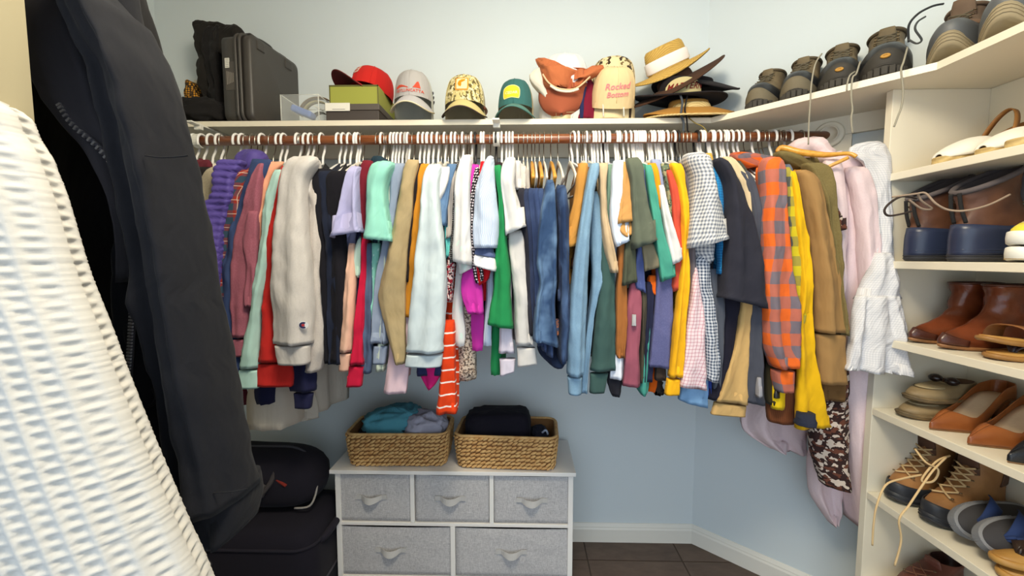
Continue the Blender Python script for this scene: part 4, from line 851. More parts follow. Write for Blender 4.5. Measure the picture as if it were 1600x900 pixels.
cloth_loft('hem', [(560, 1180, 1300), (620, 1166, 1280), (660, 1160, 1266), (680, 1170, 1264), (698, 1200, 706, 1262)], 1.56, .03, PK, rb, 305, amp=1.0, n=60, folds=4)
cloth_loft('belt', [(560, 1272, 1320), (690, 1264, 1318), (740, 1262, 1316), (770, 1266, 1312), (800, 1284, 1306), (816, 1296, 1302)], 1.47, .02, PK, rb, 306, amp=.9, n=40)
NW = P_((220, 218, 219), 'grid', (190, 190, 196), size=.007, crease=1)
ng = wthing('gauze_nightgown', 'white crinkled gauze nightgown with ruffled hem beside the shoe rack', 'nightgown', at(1370, 226, 1.42))
cloth_loft('body', [(222, 1352, 1378), (227, 1330, 1386), (240, 1326, 1388), (256, 1346, 1389), (300, 1362, 1390), (360, 1366, 1392), (400, 1362, 1395), (440, 1350, 1399), (466, 1338, 1403)], 1.325, .012, NW, ng, 311, amp=.7, n=44, folds=3, hollow=False, wr=.003)
cloth_loft('ruffle', [(462, 1337, 1402), (490, 1331, 1406), (530, 1324, 1412), (560, 1319, 1417), (576, 1317, 584, 1421)], 1.29, .024, NW, ng, 312, amp=.9, n=70, folds=5, top=.9, wr=.003)
cloth_loft('strap', [(395, 1366, 1393), (430, 1356, 1398), (468, 1340, 1402)], 1.30, .020, NW, ng, 313, amp=.5, n=40, folds=4, wr=.003)
# wooden trouser hanger turned towards the room, in front of the robe
wh = wthing('clothes_hanger', 'large blond wooden hanger turned sideways in front of the pink robe', 'hanger', at(1228, 212, rodY))
pa = spline([at(1214, 238, 1.44), at(1222, 231, 1.435), at(1250, 238, 1.40), at(1290, 242, 1.34), at(1325, 240, 1.29), at(1338, 245, 1.275)], 5)
MB().tube(pa, [.006+.005*math.sin(PI*min(1, k/18)) for k in range(len(pa))], 10).build('shoulder_bar', M_HWD, wh)
MB().tube([at(1326, 246, 1.285), at(1283, 266, 1.34), at(1240, 268, 1.40)], .0055, 8).build('crossbar', M_HWD, wh)
MB().tube(spline([at(1222, 232, 1.435), at(1222, 222, 1.48), at(1224, 214, 1.56), at(1224, 207, 1.59), at(1226, 206, 1.61), at(1226, 212, 1.622)], 5), .0019, 8).build('hook', M_HM, wh)
# further hangers whose clothes are hidden
for px_, kd, wh_ in ((343, 'p', 'third from the far left'), (349, 'v', 'beside the third white hook at far left'), (370, 'p', 'paired with the purple vest hanger'), (386, 'v', 'between the purple vest and the navy sweatshirt'), (472, 'v', 'behind the oatmeal sweatshirt'), (493, 'v', 'behind the left black shirt'), (560, 'p', 'standing up above the rod over the lavender tee'), (603, 'v', 'right of the mint tee hook'), (634, 'p', 'last of the white cluster over the khaki sweater'), (638, 'p', 'rightmost of the white cluster over the khaki sweater'), (662, 'p', 'second of the five over the mustard shirt'), (669, 'p', 'last of the five over the mustard shirt'), (689, 'v', 'behind the white yellow striped tee'), (730, 'v', 'right of the white blouse hook'), (733, 'v', 'second thin one right of the white blouse hook'), (766, 'v', 'just left of the middle rod bracket'), (890, 'v', 'right of the blue jeans'), (912, 'v', 'second thin one over the mustard brown tee'), (920, 'v', 'left of the white cluster over the beige shirt'), (944, 'b', 'right of the seven white hooks'), (970, 'v', 'between the camel and olive tees'), (1011, 'v', 'right of the seven packed white hooks'), (1058, 'b', 'over the golden sweatshirt'), (1070, 'v', 'left of the gingham hook'), (1127, 'v', 'over the black tee'), (1167, 'v', 'left of the orange flannel hook'), (1214, 'v', 'over the yellow jacket'), (1250, 'v', 'near the rod end')):
    hanger(kd, px_, HK[kd]+' '+wh_)
# ================================================================ near left: black jacket and white waffle robe
JB = P_((19, 20, 26), 'heather', (15, 16, 21)); JL = P_((13, 12, 15)); JC = P_((50, 48, 53))  # JC: collar colour lightened to stand in for light the shadowed collar lacks
jk = wthing('zip_jacket', 'black zip jacket hanging large at the near left, unzipped', 'jacket', at(110, -70, .62))
cloth_loft('lining', [(-70, 40, 190), (60, 20, 240), (300, 10, 270), (600, 10, 300), (840, 40, 308), (900, 100, 312)], .66, .045, JL, jk, 401, amp=.4, n=40)
# right front panel, its left edge is the zip
ZP = [(-40, 30), (60, 58), (120, 82), (165, 92), (195, 112), (225, 146), (260, 176), (300, 199), (340, 208), (420, 208), (520, 203), (620, 197), (720, 194), (800, 194), (860, 196)]
fr = []
for (y, x) in ZP:
    xr_ = 200+ (y+40)*.17 if y < 200 else 241+(y-200)*.085
    fr.append((y, x, min(xr_, 300)))
cloth_loft('front_panel', fr, .585, .030, JB, jk, 402, amp=.5, n=52, wr=.004, top=.9)
# turned-back collar and lapel
cloth_loft('collar', [(-60, 26, 120), (20, 32, 112), (70, 44, 128), (120, 64, 146), (165, 84, 158), (200, 112, 172), (240, 152, 186), (285, 184, 198), (325, 200, 208), (380, 206, 211), (440, 207, 211)], .548, .016, JC, jk, 403, amp=.6, n=36, top=.9, wr=.003)
cloth_loft('sleeve', [(-60, 96, 122), (0, 128, 172), (30, 146, 208), (60, 158, 222), (95, 172, 242), (130, 188, 258), (185, 202, 274), (240, 214, 284), (330, 232, 302), (440, 248, 324), (560, 266, 346), (680, 284, 372), (760, 302, 387), (768, 306, 388)], .535, .050, JB, jk, 404, amp=.5, n=52, wr=.005, top=.9)
cloth_loft('hem_band', [(752, 302, 388), (772, 300, 768, 389), (800, 298, 793, 390), (864, 292, 816, 389)], .535, .046, JB, jk, 405, amp=.4, n=52, wr=.003, top=1, hem=0)
cloth_loft('lower_body', [(420, 196, 285), (600, 194, 300), (740, 200, 312), (820, 230, 316), (862, 262, 316)], .60, .035, JB, jk, 406, amp=.9, n=44, wr=.006)
M_ZIP = flat('zip_metal', (150, 148, 150), .4, metal=.6)
def front_y(px_, py_, near=.45):
    """depth of the jacket's outer surface under a pixel"""
    best = None; r = ray(px_, py_); dg = bpy.context.evaluated_depsgraph_get()
    return best
zpts = spline([at(x+4, y, .522 if y < 310 else .536) for y, x in ZP[3:]], 5)
MB().tube(zpts, .0030, 8).build('zip_tape', P_((58, 56, 62)), jk)
T = MB(); acc = 0
for a, b in zip(zpts[:-1], zpts[1:]):
    L = (b-a).length; n_ = max(1, int(L/.0042))
    for k in range(n_):
        p = a.lerp(b, k/n_); dd_ = (b-a).normalized(); ang = math.atan2(dd_.x, -dd_.z)
        T.box(p+Vector((0, -.0030, 0)), (.0056, .0026, .0026), Matrix.Rotation(-ang, 3, 'Y'))
o = T.build('zip_teeth', M_ZIP, jk, False); o['kind'] = 'stuff'
M_SEAM = P_((18, 18, 22))
def seam(pts, Y, nm='seam', r=.0009): MB().tube(spline([at(x, y, Y(x, y) if callable(Y) else Y) for x, y in pts], 6), r, 6).build(nm, M_SEAM, jk)
seam([(108, 24), (128, 58), (150, 92), (178, 122), (200, 148), (216, 178), (222, 214), (219, 244)], .516)
seam([(226, 243), (250, 246), (278, 245), (294, 243)], .4835)
seam([(318, 772), (340, 770), (366, 768), (386, 764)], .487)
seam([(196, 602), (204, 620), (220, 632), (236, 634), (244, 622), (240, 606)], .553, 'pocket_flap', .0022)
# hook, hanger for the jacket (above the frame)
ch = wthing('coat_hook', 'metal wall hook the black jacket hangs from, above the frame', 'hook', at(10, -260, .47))
hc = at(10, -260, .47)
MB().box(hc+Vector((0, -.007, 0)), (.03, .004, .07)).build('plate', M_HM, ch, False, bevel=.001)
MB().tube(spline([hc+Vector((0, -.005, 0)), hc+Vector((0, .06, -.02)), hc+Vector((0, .12, -.03)), hc+Vector((0, .15, .0)), hc+Vector((0, .155, .02))], 6), .005, 10).build('prong', M_HM, ch)
tp = at(104, -75, .62)
MB().tube(spline([hc+Vector((0, .14, -.02)), hc+Vector((0, .145, -.06)), tp+Vector((0, 0, .01)), tp], 5), .004, 8).build('hanging_loop', JL, jk)

# white waffle robe: real waffle relief
wr_ = wthing('waffle_robe', 'white waffle weave robe hanging nearest the camera at the far left', 'robe', at(-60, 150, .34))
EDG = [(150, -26), (172, 4), (200, 16), (222, 30), (238, 40), (260, 48), (300, 64), (360, 82), (430, 104), (520, 140), (600, 170), (700, 210), (800, 252), (860, 278), (900, 297), (980, 330)]
ed = spline([at(x, y, .415) for y, x in EDG], 10)
cum = [0]
for a, b in zip(ed[:-1], ed[1:]): cum.append(cum[-1]+(b-a).length)
NV_, cell = 300, .0150
V = []; F = []; UVs = []
Wd = .30; NU = 168
for i in range(NV_+1):
    s = cum[-1]*i/NV_; j = 0
    while j < len(cum)-2 and cum[j+1] < s: j += 1
    e = ed[j].lerp(ed[j+1], (s-cum[j])/(cum[j+1]-cum[j]))
    e = e+Vector((0, 0, .0008*noise.noise(Vector((s*300, 0, 0)))))+Vector((.0016*noise.noise(Vector((s*420, 5, 0))), 0, 0))
    for k in range(NU+1):
        u = Wd*(k/NU)-.03          # metres left of the edge; first 3 cm wrap round the back
        if u < 0:
            t = -u/.03; base = e+Vector((-.020*t, .004+.034*math.sin(t*PI/2), 0)); nrm = Vector((.8, .5, 0)).normalized()
        else:
            lx = .86*u; ly = -.42*u+.035*math.exp(-u/.02)-.035
            # a soft fold towards the lower left, the panel beyond it lies further back
            fl_ = (1.42-e.z)*.30+.055
            fo = 1/(1+math.exp(-(u-(.30-fl_*.62))/.006)) if False else 0
            base = e+Vector((-lx, ly, -.06*u)); nrm = Vector((.40, -.9, 0)).normalized()
        fw_ = .010*math.sin(u*34+s*5)*min(1, max(0, u)*14)
        # overlapping front panel edge running down to the right
        step_ = u-(.235-.30*max(0, s-.33))
        back = .016/(1+math.exp(-step_/.0022)) if s > .30 else 0
        wv = max(abs(math.sin(PI*u/cell)), 0)**1.6; wz = max(abs(math.sin(PI*(s+u*.06)/(cell*.80))), 0)**1.6
        amp_ = .0062
        h = .0046*max(1-wv, .8*(1-wz))
        soft = .55 if step_ > 0 and s > .3 else 1
        p = base-nrm*0+nrm*(h*soft)+Vector((0, back+fw_*.4, 0)); V.append(p); UVs.append((u, s))
for i in range(NV_):
    for k in range(NU):
        a = i*(NU+1)+k; F.append((a, a+1, a+NU+2, a+NU+1))
ro = mk('waffle_cloth', V, F, fabric((184, 182, 178), crease=.15), wr_, UVs)
ch2 = wthing('coat_hook', 'metal hook on the wall end holding the white waffle robe', 'hook', at(-120, 60, .40))
c2 = at(-120, 60, .405)
MB().box(c2+Vector((0, -.002, 0)), (.03, .004, .07)).build('plate', M_HM, ch2, False, bevel=.001)
MB().tube(spline([c2, c2+Vector((0, -.04, -.02)), c2+Vector((0, -.055, 0)), c2+Vector((0, -.056, .02))], 6), .005, 10).build('prong', M_HM, ch2)
MB().tube(spline([c2+Vector((0, -.045, -.018)), c2+Vector((.0, -.05, -.07)), at(-60, 140, .37), at(-30, 165, .40)], 6), .005, 8).build('hanging_loop', fabric((184, 182, 178), crease=.15), wr_)
# ================================================================ things on the long shelf
def text_mesh(txt, size, shear=0):
    cu = bpy.data.curves.new('t', 'FONT'); cu.body = txt; cu.size = size; cu.align_x = 'CENTER'; cu.resolution_u = 2; cu.shear = shear; cu.offset = size*.015
    ob = bpy.data.objects.new('t', cu); COL.objects.link(ob)
    dg = bpy.context.evaluated_depsgraph_get(); dg.update()
    me = bpy.data.meshes.new_from_object(ob.evaluated_get(dg))
    bm = bmesh.new(); bm.from_mesh(me); bmesh.ops.subdivide_edges(bm, edges=[e for e in bm.edges if e.calc_length() > size*.25], cuts=1); bmesh.ops.triangulate(bm, faces=bm.faces)
    v = [tuple(q.co) for q in bm.verts]; f = [tuple(x.index for x in q.verts) for q in bm.faces]
    bm.free(); bpy.data.objects.remove(ob); bpy.data.curves.remove(cu); bpy.data.meshes.remove(me); return v, f
class Cap:
    def __init__(s, label, loc, rz, rx=.076, ry=.092, hh=.115, drop=.06, front=None, back=None, brim=None, under=None, tilt=0, roll=0, brimL=.066, slope=.045, arch=.035, fan=72, group='caps along the shelf', boxy=.5, button=True):
        s.rx, s.ry, s.hh, s.bx = rx, ry, hh, boxy
        s.r = r = thing('baseball_cap', label, 'cap', loc, group); r.rotation_euler = (tilt, roll, rz)
        n, m = 64, 14
        pts = {}
        rows = [-drop*.999, -drop*.5, 0]+[i/m for i in range(1, m+1)]
        def P(i, j): return s.pt(2*PI*j/n, rows[i]*PI/2 if rows[i] > 0 else rows[i])
        for nm, lo, hi, mat in (('crown_front', -fan, fan, front), ('crown_back', fan, 360-fan, back)):
            kf = math.ceil(fan*n/360); js = list(range(-kf, kf+1)) if nm == 'crown_front' else list(range(kf, n-kf+1))
            if nm == 'crown_back': js = [min(js)-1]+js+[max(js)+1] if False else js
            i0 = 2 if nm == 'crown_front' and brim else 0; rr_ = range(i0, len(rows))
            V = [P(i, j) for i in rr_ for j in js]; F = []; UV = [(j*.0075, -rows[i]*.1) for i in rr_ for j in js]
            k = len(js)
            for i in range(len(rr_)-1):
                for q in range(k-1): F.append((i*k+q, i*k+q+1, (i+1)*k+q+1, (i+1)*k+q))
            mk(nm, V, F, mat, r, UV)
        # seams
        for a in (0, 60, 120, 180, 240, 300):
            MB().tube([s.pt(math.radians(a), t*PI/2*.99/12, .0006) for t in range(13)], .0011, 5).build('seam', back if 70 < a < 290 else front, r)
        if button: MB().lathe([(.0001, .008), (.005, .0075), (.0075, .004), (.0085, 0), (.008, -.002)], 14, tuple(s.pt(0, PI/2))).build('button', brim or front, r)
        if brim:
            V = []; F = []; A, S = 26, 8
            for i in range(S+1):
                for j in range(A+1):
                    u = j/A*2-1; a = u*math.radians(fan+6); p = s.pt(a, 0)
                    L = brimL*(1-abs(u)**2.6)**.75
                    q = p+Vector((p.x*.12*i/S, -L*i/S, 0)); q.z = -slope*(i/S)*(1-abs(u)**3)-arch*(q.x/rx)**2
                    V.append(q)
            for i in range(S):
                for j in range(A): F.append((i*(A+1)+j, i*(A+1)+j+1, (i+1)*(A+1)+j+1, (i+1)*(A+1)+j))
            o = MB().add(V, F).build('brim', brim, r, True, solid=.0035)
            if under: mk('brim_lining', [v+Vector((0, .001, -.0028)) for v in V], F, under, r)
            e = [V[S*(A+1)+j] for j in range(A+1)]
            MB().tube(e, .0024, 6).build('brim_edge', under or brim, r)
    def pt(s, a, ph, off=0):
        """a: angle from the front, ph: elevation (radians) or, if negative, metres below the sweatband"""
        if ph <= 0: c, z = 1, ph
        else: c, z = math.cos(ph)**s.bx, s.hh*math.sin(ph)
        return Vector((math.sin(a)*(s.rx*c+off), -math.cos(a)*(s.ry*c+off), z+(off if ph > 1.2 else 0)))
    def on(s, x, z, off=.0015):
        ph = math.asin(max(.01, min(.995, z/s.hh))); c = math.cos(ph)**s.bx
        return s.pt(math.asin(max(-.95, min(.95, x/(s.rx*c)))), ph, off)
    def patch(s, nm, x0, x1, z0, z1, mat, off=.0016, rad=.3, arch=0):
        V = []; F = []; n = 12
        for j in range(n+1):
            for i in range(n+1):
                u, v = i/n*2-1, j/n*2-1
                k = 1-rad*.25*(abs(v)**4); x = (x0+x1)/2+(x1-x0)/2*u*k; z = (z0+z1)/2+(z1-z0)/2*v*(1-rad*.25*abs(u)**4)+arch*(1-u*u)
                V.append(s.on(x, z, off))
        for j in range(n):
            for i in range(n): a = j*(n+1)+i; F.append((a, a+1, a+n+2, a+n+1))
        return mk(nm, V, F, mat, s.r)
    def poly(s, nm, pts, mat, off=.0022):
        c = Vector((sum(p[0] for p in pts)/len(pts), sum(p[1] for p in pts)/len(pts)))
        V = [s.on(c[0], c[1], off)]+[s.on(x, z, off) for x, z in pts]
        return mk(nm, V, [(0, i+1, (i+1) % len(pts)+1) for i in range(len(pts))], mat, s.r, None, False)
    def text(s, txt, size, x, z, mat, shear=0, off=.0026, rot=0):
        v, f = text_mesh(txt, size, shear)
        V = [s.on(x+px*math.cos(rot)-py*math.sin(rot), z+py*math.cos(rot)+px*math.sin(rot), off) for px, py, _ in v]
        o = mk('lettering', V, f, mat, s.r, None, False); return o
C_ = fabric
def mesh_mat(c):
    k = ('mesh', c)
    if k in _mc: return _mc[k]
    t = NT('trucker_mesh'); t.p.inputs['Base Color'].default_value = lin(c); t.p.inputs['Roughness'].default_value = .7
    vo = t.n('ShaderNodeTexVoronoi'); vo.inputs['Scale'].default_value = 420; vo.inputs['Randomness'].default_value = 0; t.l(t.obj(), vo.inputs['Vector'])
    t.l(t.bump(vo.outputs['Distance'], .8, .002), t.p.inputs['Normal']); _mc[k] = t.m; return t.m
red_thread = flat('red_thread', (208, 74, 48), .8); dark_thread = flat('dark_thread', (64, 66, 74), .8)
Z0 = SZ+.001
# grey cap
gl = at(647, 150, 1.715)
c = Cap('grey cap with red embroidered lettering and hills on its front', (gl.x, 1.715, Z0+.088), .05, hh=.117, drop=.084, front=C_((178, 174, 172)), back=mesh_mat((208, 208, 198)), brim=C_((186, 184, 186)), under=flat('brim_cream', (222, 210, 176), .8))
c.text('FETLUNCATTA', .0150, 0, .014, red_thread)
c.poly('hill_emblem', [(-.052, .030), (-.050, .038), (-.040, .043), (-.030, .042), (-.018, .037), (-.004, .031), (-.004, .029)], red_thread)
c.poly('hill_emblem', [(.012, .030), (.018, .038), (.026, .052), (.032, .056), (.036, .046), (.040, .030)], red_thread)
for k in range(4): c.patch('side_stitch', .0705-.002*k, .0745-.002*k, .014+.010*k, .021+.010*k, dark_thread) if False else None
for k in range(3):
    MB().tube([c.pt(math.radians(a), .12+.16*k, .002) for a in (96, 102, 108, 116)], .0030, 6).build('side_stitch', dark_thread, c.r)
# camo cap
cam_m = C_((206, 190, 130), 'print', (104, 92, 56), (232, 222, 180), size=.013)
gl = at(727, 150, 1.71)
c = Cap('camouflage cap with an orange patch on its front', (gl.x, 1.71, Z0+.068), .0, rx=.080, hh=.116, drop=.066, front=cam_m, back=mesh_mat((192, 178, 144)), brim=cam_m, under=flat('brim_brown', (70, 54, 50), .8))
c.patch('patch', -.027, .023, .036, .088, C_((222, 150, 60)), rad=.2)
c.patch('patch_face', -.022, .018, .041, .083, C_((238, 214, 168)), off=.0026, rad=.2)
fig = [(-.014, .054), (-.017, .063), (-.012, .073), (-.002, .079), (.010, .080), (.010, .074), (.004, .070), (-.004, .068), (-.005, .060), (-.003, .056), (-.006, .050)]
c.poly('patch_figure', fig, C_((224, 140, 22)), off=.0036)
MB().tube([c.pt(math.radians(a), -.010, .004) for a in (70, 80, 92, 104, 116)], .006, 6).build('side_strap', leather((122, 62, 36)), c.r)
# teal cap
tl_ = C_((58, 106, 104)); gl = at(806, 155, 1.705)
c = Cap('teal green cap with a yellow patch on its front', (gl.x, 1.705, Z0+.052), -.1, rx=.070, ry=.085, hh=.113, drop=.050, front=tl_, back=mesh_mat((206, 188, 148)), brim=C_((84, 130, 122)), slope=.03, arch=.028)
c.patch('patch', -.040, .024, .018, .068, C_((244, 232, 150)), rad=.5, arch=.006)
c.patch('patch_face', -.037, .021, .021, .065, C_((240, 206, 54)), off=.0026, rad=.5, arch=.006)
c.text('CEDAR', .0145, -.008, .038, C_((250, 236, 190)), off=.0036)
# red cap on the boxes
rdm = C_((196, 40, 34))
# boxes
bl = at(508, 190, 1.64).x; br = at(593, 190, 1.64).x
M_BX = flat('charcoal_card', (66, 58, 54), .6, bump=.05); M_BL = flat('charcoal_lid', (86, 78, 72), .55)
def box_thing(name, label, x0, x1, y0, y1, z0, z1, parts, rz=0):
    t = wthing(name, label, 'box', ((x0+x1)/2, (y0+y1)/2, z0)); return t
b = box_thing('shoe_box', 'flat dark grey box with white paper label under the green box', bl, br, 1.64, 1.87, Z0, 0, 0)
MB().box(((bl+br)/2, 1.755, Z0+.020), (br-bl-.006, .224, .040)).build('base', M_BX, b, False, bevel=.002)
MB().box(((bl+br)/2, 1.755, Z0+.0525), (br-bl, .230, .024)).build('lid', M_BL, b, False, bevel=.002)
xl_ = at(547, 170, 1.638).x
MB().box(((bl+.002+xl_)/2, 1.6385, Z0+.052), (xl_-bl-.004, .002, .030)).build('paper_label', flat('paper', (228, 224, 212), .8), b, False)
MB().box(((bl+.012+xl_)/2, 1.6372, Z0+.043), ((xl_-bl)*.5, .0006, .0016)).build('print_line', flat('ink', (120, 118, 114), .8), b, False)
gx0, gx1 = at(515, 150, 1.645).x, at(591, 150, 1.645).x; gz0 = Z0+.0655
M_GB = C_((158, 160, 74)); M_GE = flat('olive_edge', (96, 92, 44), .7)
b = box_thing('gift_box', 'olive green open box under the red cap', gx0, gx1, 1.645, 1.86, gz0, 0, 0)
gh = .070
for (cx, cy, sx, sy) in (((gx0+gx1)/2, 1.648, gx1-gx0, .005), ((gx0+gx1)/2, 1.857, gx1-gx0, .005), (gx0+.0025, 1.7525, .005, .204), (gx1-.0025, 1.7525, .005, .204)):
    MB().box((cx, cy, gz0+gh/2), (sx, sy, gh)).build('side', M_GB, b, False, bevel=.001)
MB().box(((gx0+gx1)/2, 1.7525, gz0+.002), (gx1-gx0-.011, .203, .004)).build('base', M_GB, b, False)
for (cx, cz, sx, sz_) in (((gx0+gx1)/2, gz0+gh-.002, gx1-gx0+.002, .005), (gx0+.001, gz0+gh/2, .004, gh), (gx1-.001, gz0+gh/2, .004, gh)):
    MB().box((cx, 1.6445, cz), (sx, .002, sz_)).build('edge_binding', M_GE, b, False)
rp = at(581, 130, 1.755)
c = Cap('red cap resting on the olive green box, brim to the left', (rp.x, 1.755, gz0+gh+.012), -.75, rx=.074, ry=.088, hh=.094, drop=.012, front=rdm, back=C_((186, 34, 30)), brim=rdm, under=C_((92, 30, 30)), tilt=-.22, slope=-.006, arch=.034, brimL=.075)
c.patch('patch', -.030, .022, .040, .076, C_((234, 200, 180)), rad=.3)
for k in range(2): c.patch('patch_stripe', -.026, .018, .048+.012*k, .053+.012*k, C_((206, 76, 60)), off=.003, rad=.1)
# clear box with bits
def glassy(c=(236, 240, 236), al=.13):
    t = NT('clear_acrylic'); t.p.inputs['Base Color'].default_value = lin(c); t.p.inputs['Roughness'].default_value = .08; t.p.inputs['Alpha'].default_value = al; return t.m
M_AC = glassy(); M_ACE = glassy((240, 240, 232), .62)
ax0, ax1 = at(439, 170, 1.635).x, at(498, 170, 1.635).x; ay0, ay1 = 1.635, 1.80; az = .098
b = box_thing('clear_box', 'clear acrylic box holding odds and ends beside the black case', ax0, ax1, ay0, ay1, Z0, 0, 0)
for (p, s_) in ((((ax0+ax1)/2, ay0, Z0+az/2), (ax1-ax0, .003, az)), (((ax0+ax1)/2, ay1, Z0+az/2), (ax1-ax0, .003, az)), ((ax0, (ay0+ay1)/2, Z0+az/2), (.003, ay1-ay0-.003, az)), ((ax1, (ay0+ay1)/2, Z0+az/2), (.003, ay1-ay0-.003, az)), (((ax0+ax1)/2, (ay0+ay1)/2, Z0+.0015), (ax1-ax0-.003, ay1-ay0-.003, .003))):
    MB().box(p, s_).build('wall', M_AC, b, False)
MB().tube([(ax0, ay0, Z0+az), (ax1, ay0, Z0+az), (ax1, ay1, Z0+az), (ax0, ay1, Z0+az)], .0022, 6, closed=True).build('rim', M_ACE, b)
for x, y in ((ax0, ay0), (ax1, ay0)): MB().tube([(x, y, Z0+.002), (x, y, Z0+az)], .0020, 6).build('corner', M_ACE, b)
bag = MB().box((0, 0, 0), (.085, .05, .026), Matrix.Rotation(.38, 3, 'Y')).build('sachet', C_((96, 124, 190), rough=.4), None, False, loc=((ax0+ax1)/2-.012, ay0+.05, Z0+.048), bevel=.008)
tag(bag, 'blue foil packet inside the clear acrylic box', 'packet')
mb = MB()
for k in range(6):
    a0 = k/6*PI; 
crw = MB().box((0, 0, 0), (.028, .03, .004), Matrix.Rotation(.5, 3, 'Y')).build('paper_slip', flat('slip', (226, 226, 216), .6), None, False, loc=((ax0+ax1)/2+.052, ay0+.045, Z0+.062)); tag(crw, 'white paper slip at the right inside the clear box', 'paper')
def strip_arc(name, label, cx, y, cz, rx, rz, a0, a1, w_, mat, cat):
    v = []; n = 26
    for k in range(n+1):
        a = math.radians(a0+(a1-a0)*k/n); p = Vector((cx+rx*math.cos(a), y, cz+rz*math.sin(a)))
        v += [p+Vector((0, -w_/2, 0)), p+Vector((0, w_/2, 0))]
    o = MB().add(v, [(2*k, 2*k+1, 2*k+3, 2*k+2) for k in range(n)]).build(name, mat, None, True, solid=.003); return tag(o, label, cat)
strip_arc('leather_belt', 'coiled brown belt looping up out of the clear box', (ax0+ax1)/2+.04, ay0+.075, Z0+.048, .076, .064, -10, 185, .030, leather((112, 84, 52)), 'belt')
strip_arc('canvas_belt', 'pale olive belt looped inside the brown belt in the clear box', (ax0+ax1)/2+.038, ay0+.072, Z0+.046, .058, .050, -5, 180, .026, C_((172, 160, 112)), 'belt')
strip_arc('dark_belt', 'dark belt coil lying at the bottom right of the clear box', (ax0+ax1)/2+.045, ay0+.08, Z0+.030, .032, .026, -30, 200, .026, leather((52, 40, 34)), 'belt')
# hard case
M_CS = flat('case_black', (62, 58, 54), .45, bump=.12, bscale=260); M_CS2 = flat('case_seam', (44, 42, 40), .5)
pa, pb = at(346, 190, 1.625), at(398, 190, 1.63)
cs = thing('hard_case', 'black ribbed hard equipment case standing on edge on the shelf', 'case', ((pa.x+pb.x)/2, 1.63, Z0)); cs.rotation_euler.z = -.13
CW, CL, CH_ = .128, .285, .325
def rbox(x0, x1, y0, y1, z0, z1, r, taper=0, n=6):
    """box rounded in the y-z profile, extruded along x"""
    R = []
    for x, ins in ((x0, r*.35), (x0+(x1-x0)*.08, .0), (x1-(x1-x0)*.08, 0), (x1, r*.35)):
        P = rrect((y1-y0)/2-ins, (z1-z0)/2-ins, r, n); R.append([Vector((x, (y0+y1)/2+a, (z0+z1)/2+b_)) for a, b_ in P])
    return MB().rings(R)
rbox(-CW/2, .012, 0, CL, 0, CH_, .03).build('lower_shell', M_CS, cs)
rbox(.018, CW/2, 0, CL, 0, CH_, .03).build('lid', M_CS, cs)
for x_, nm in ((.006, 'seam_rim'), (.024, 'seam_rim')):
    P = rrect(CL/2+.005, CH_/2+.004, .034); MB().tube([(x_, CL/2+a, CH_/2+b_) for a, b_ in P], .0062, 8, closed=True).build(nm, M_CS, cs)
for y_ in (.055, .215):
    MB().box((.016, y_, CH_+.006), (.05, .045, .022)).build('latch', M_CS2, cs, False, bevel=.005)
    MB().box((CW/2-.004, y_, CH_-.028), (.016, .042, .036)).build('latch_plate', M_CS, cs, False, bevel=.004)
MB().tube(spline([(.016, .10, CH_+.004), (.016, .105, CH_+.024), (.016, .17, CH_+.026), (.016, .175, CH_+.004)], 6), .008, 10).build('handle', M_CS2, cs)
MB().box((-.036, -.0012, CH_*.67), (.018, .0024, .036)).build('paper_label', flat('paper', (228, 224, 212), .8), cs, False)
MB().box((-.022, -.0008, CH_*.52), (.048, .0016, .105)).build('data_label', flat('data_label', (78, 72, 66), .5), cs, False)
for k in range(5): MB().box((-.038+.0065*k, -.0018, CH_*.50), (.0022, .0006, .05-.004*k)).build('print_line', flat('print_grey', (150, 142, 132), .7), cs, False)
for k in range(5): MB().box((-.036, -.0026, CH_*.67-.013+.0065*k), (.013, .0004, .0012)).build('print_line', flat('ink', (120, 118, 114), .8), cs, False)
# black soft bag behind and dark cloth in front of it
blk = C_((38, 35, 32), crease=1); blk2 = C_((32, 30, 30), crease=1)
p = at(352, 110, 1.76)
bgo = wthing('soft_bag', 'tall black soft bag slumped behind the hard case', 'bag', (p.x, 1.77, Z0))
cloth_loft('side', [(40, 322, 345), (48, 318, 372), (70, 318, 396), (110, 322, 400), (150, 328, 400), (196, 324, 400)], 1.79, .05, blk, bgo, 501, amp=.8, n=44, wr=.016)
cloth_loft('flap', [(40, 324, 344), (60, 319, 346), (100, 322, 346), (140, 328, 352), (180, 326, 356)], 1.735, .018, blk2, bgo, 502, amp=.9, n=30, wr=.012)
cloth_loft('top_fold', [(43, 356, 376), (52, 344, 384), (70, 344, 388), (90, 346, 388)], 1.75, .03, blk, bgo, 503, amp=.7, n=30, wr=.012)
p = at(322, 175, 1.70)
blob('folded_trousers', 'rumpled black garment lying on the shelf left of the hard case', 'trousers', (p.x-.01, 1.725, Z0+.055), (.115, .075, .052), blk2, 23, .1, .018, None, 10, .7)
t = NT('knit_yellow'); o_ = t.obj(); vo = t.n('ShaderNodeTexVoronoi'); vo.inputs['Scale'].default_value = 110; vo.inputs['Randomness'].default_value = .15; t.l(o_, vo.inputs['Vector'])
t.l(t.mix(t.math('GREATER_THAN', vo.outputs['Distance'], .42), lin((216, 150, 36)), lin((60, 44, 24))), t.p.inputs['Base Color']); t.p.inputs['Roughness'].default_value = .9
t.l(t.bump(vo.outputs['Distance'], .8, .004), t.p.inputs['Normal'])
p = at(308, 142, 1.78)
kc = wthing('knit_scarf', 'yellow and black chequered knit cloth tucked left of the black bag', 'scarf', (p.x, 1.80, Z0+.11))
cloth_loft('fold', [(127, 296, 300), (134, 294, 312), (146, 293, 322), (158, 296, 324), (172, 298, 322)], 1.80, .03, t.m, kc, 510, amp=.5, n=30, wr=.01)
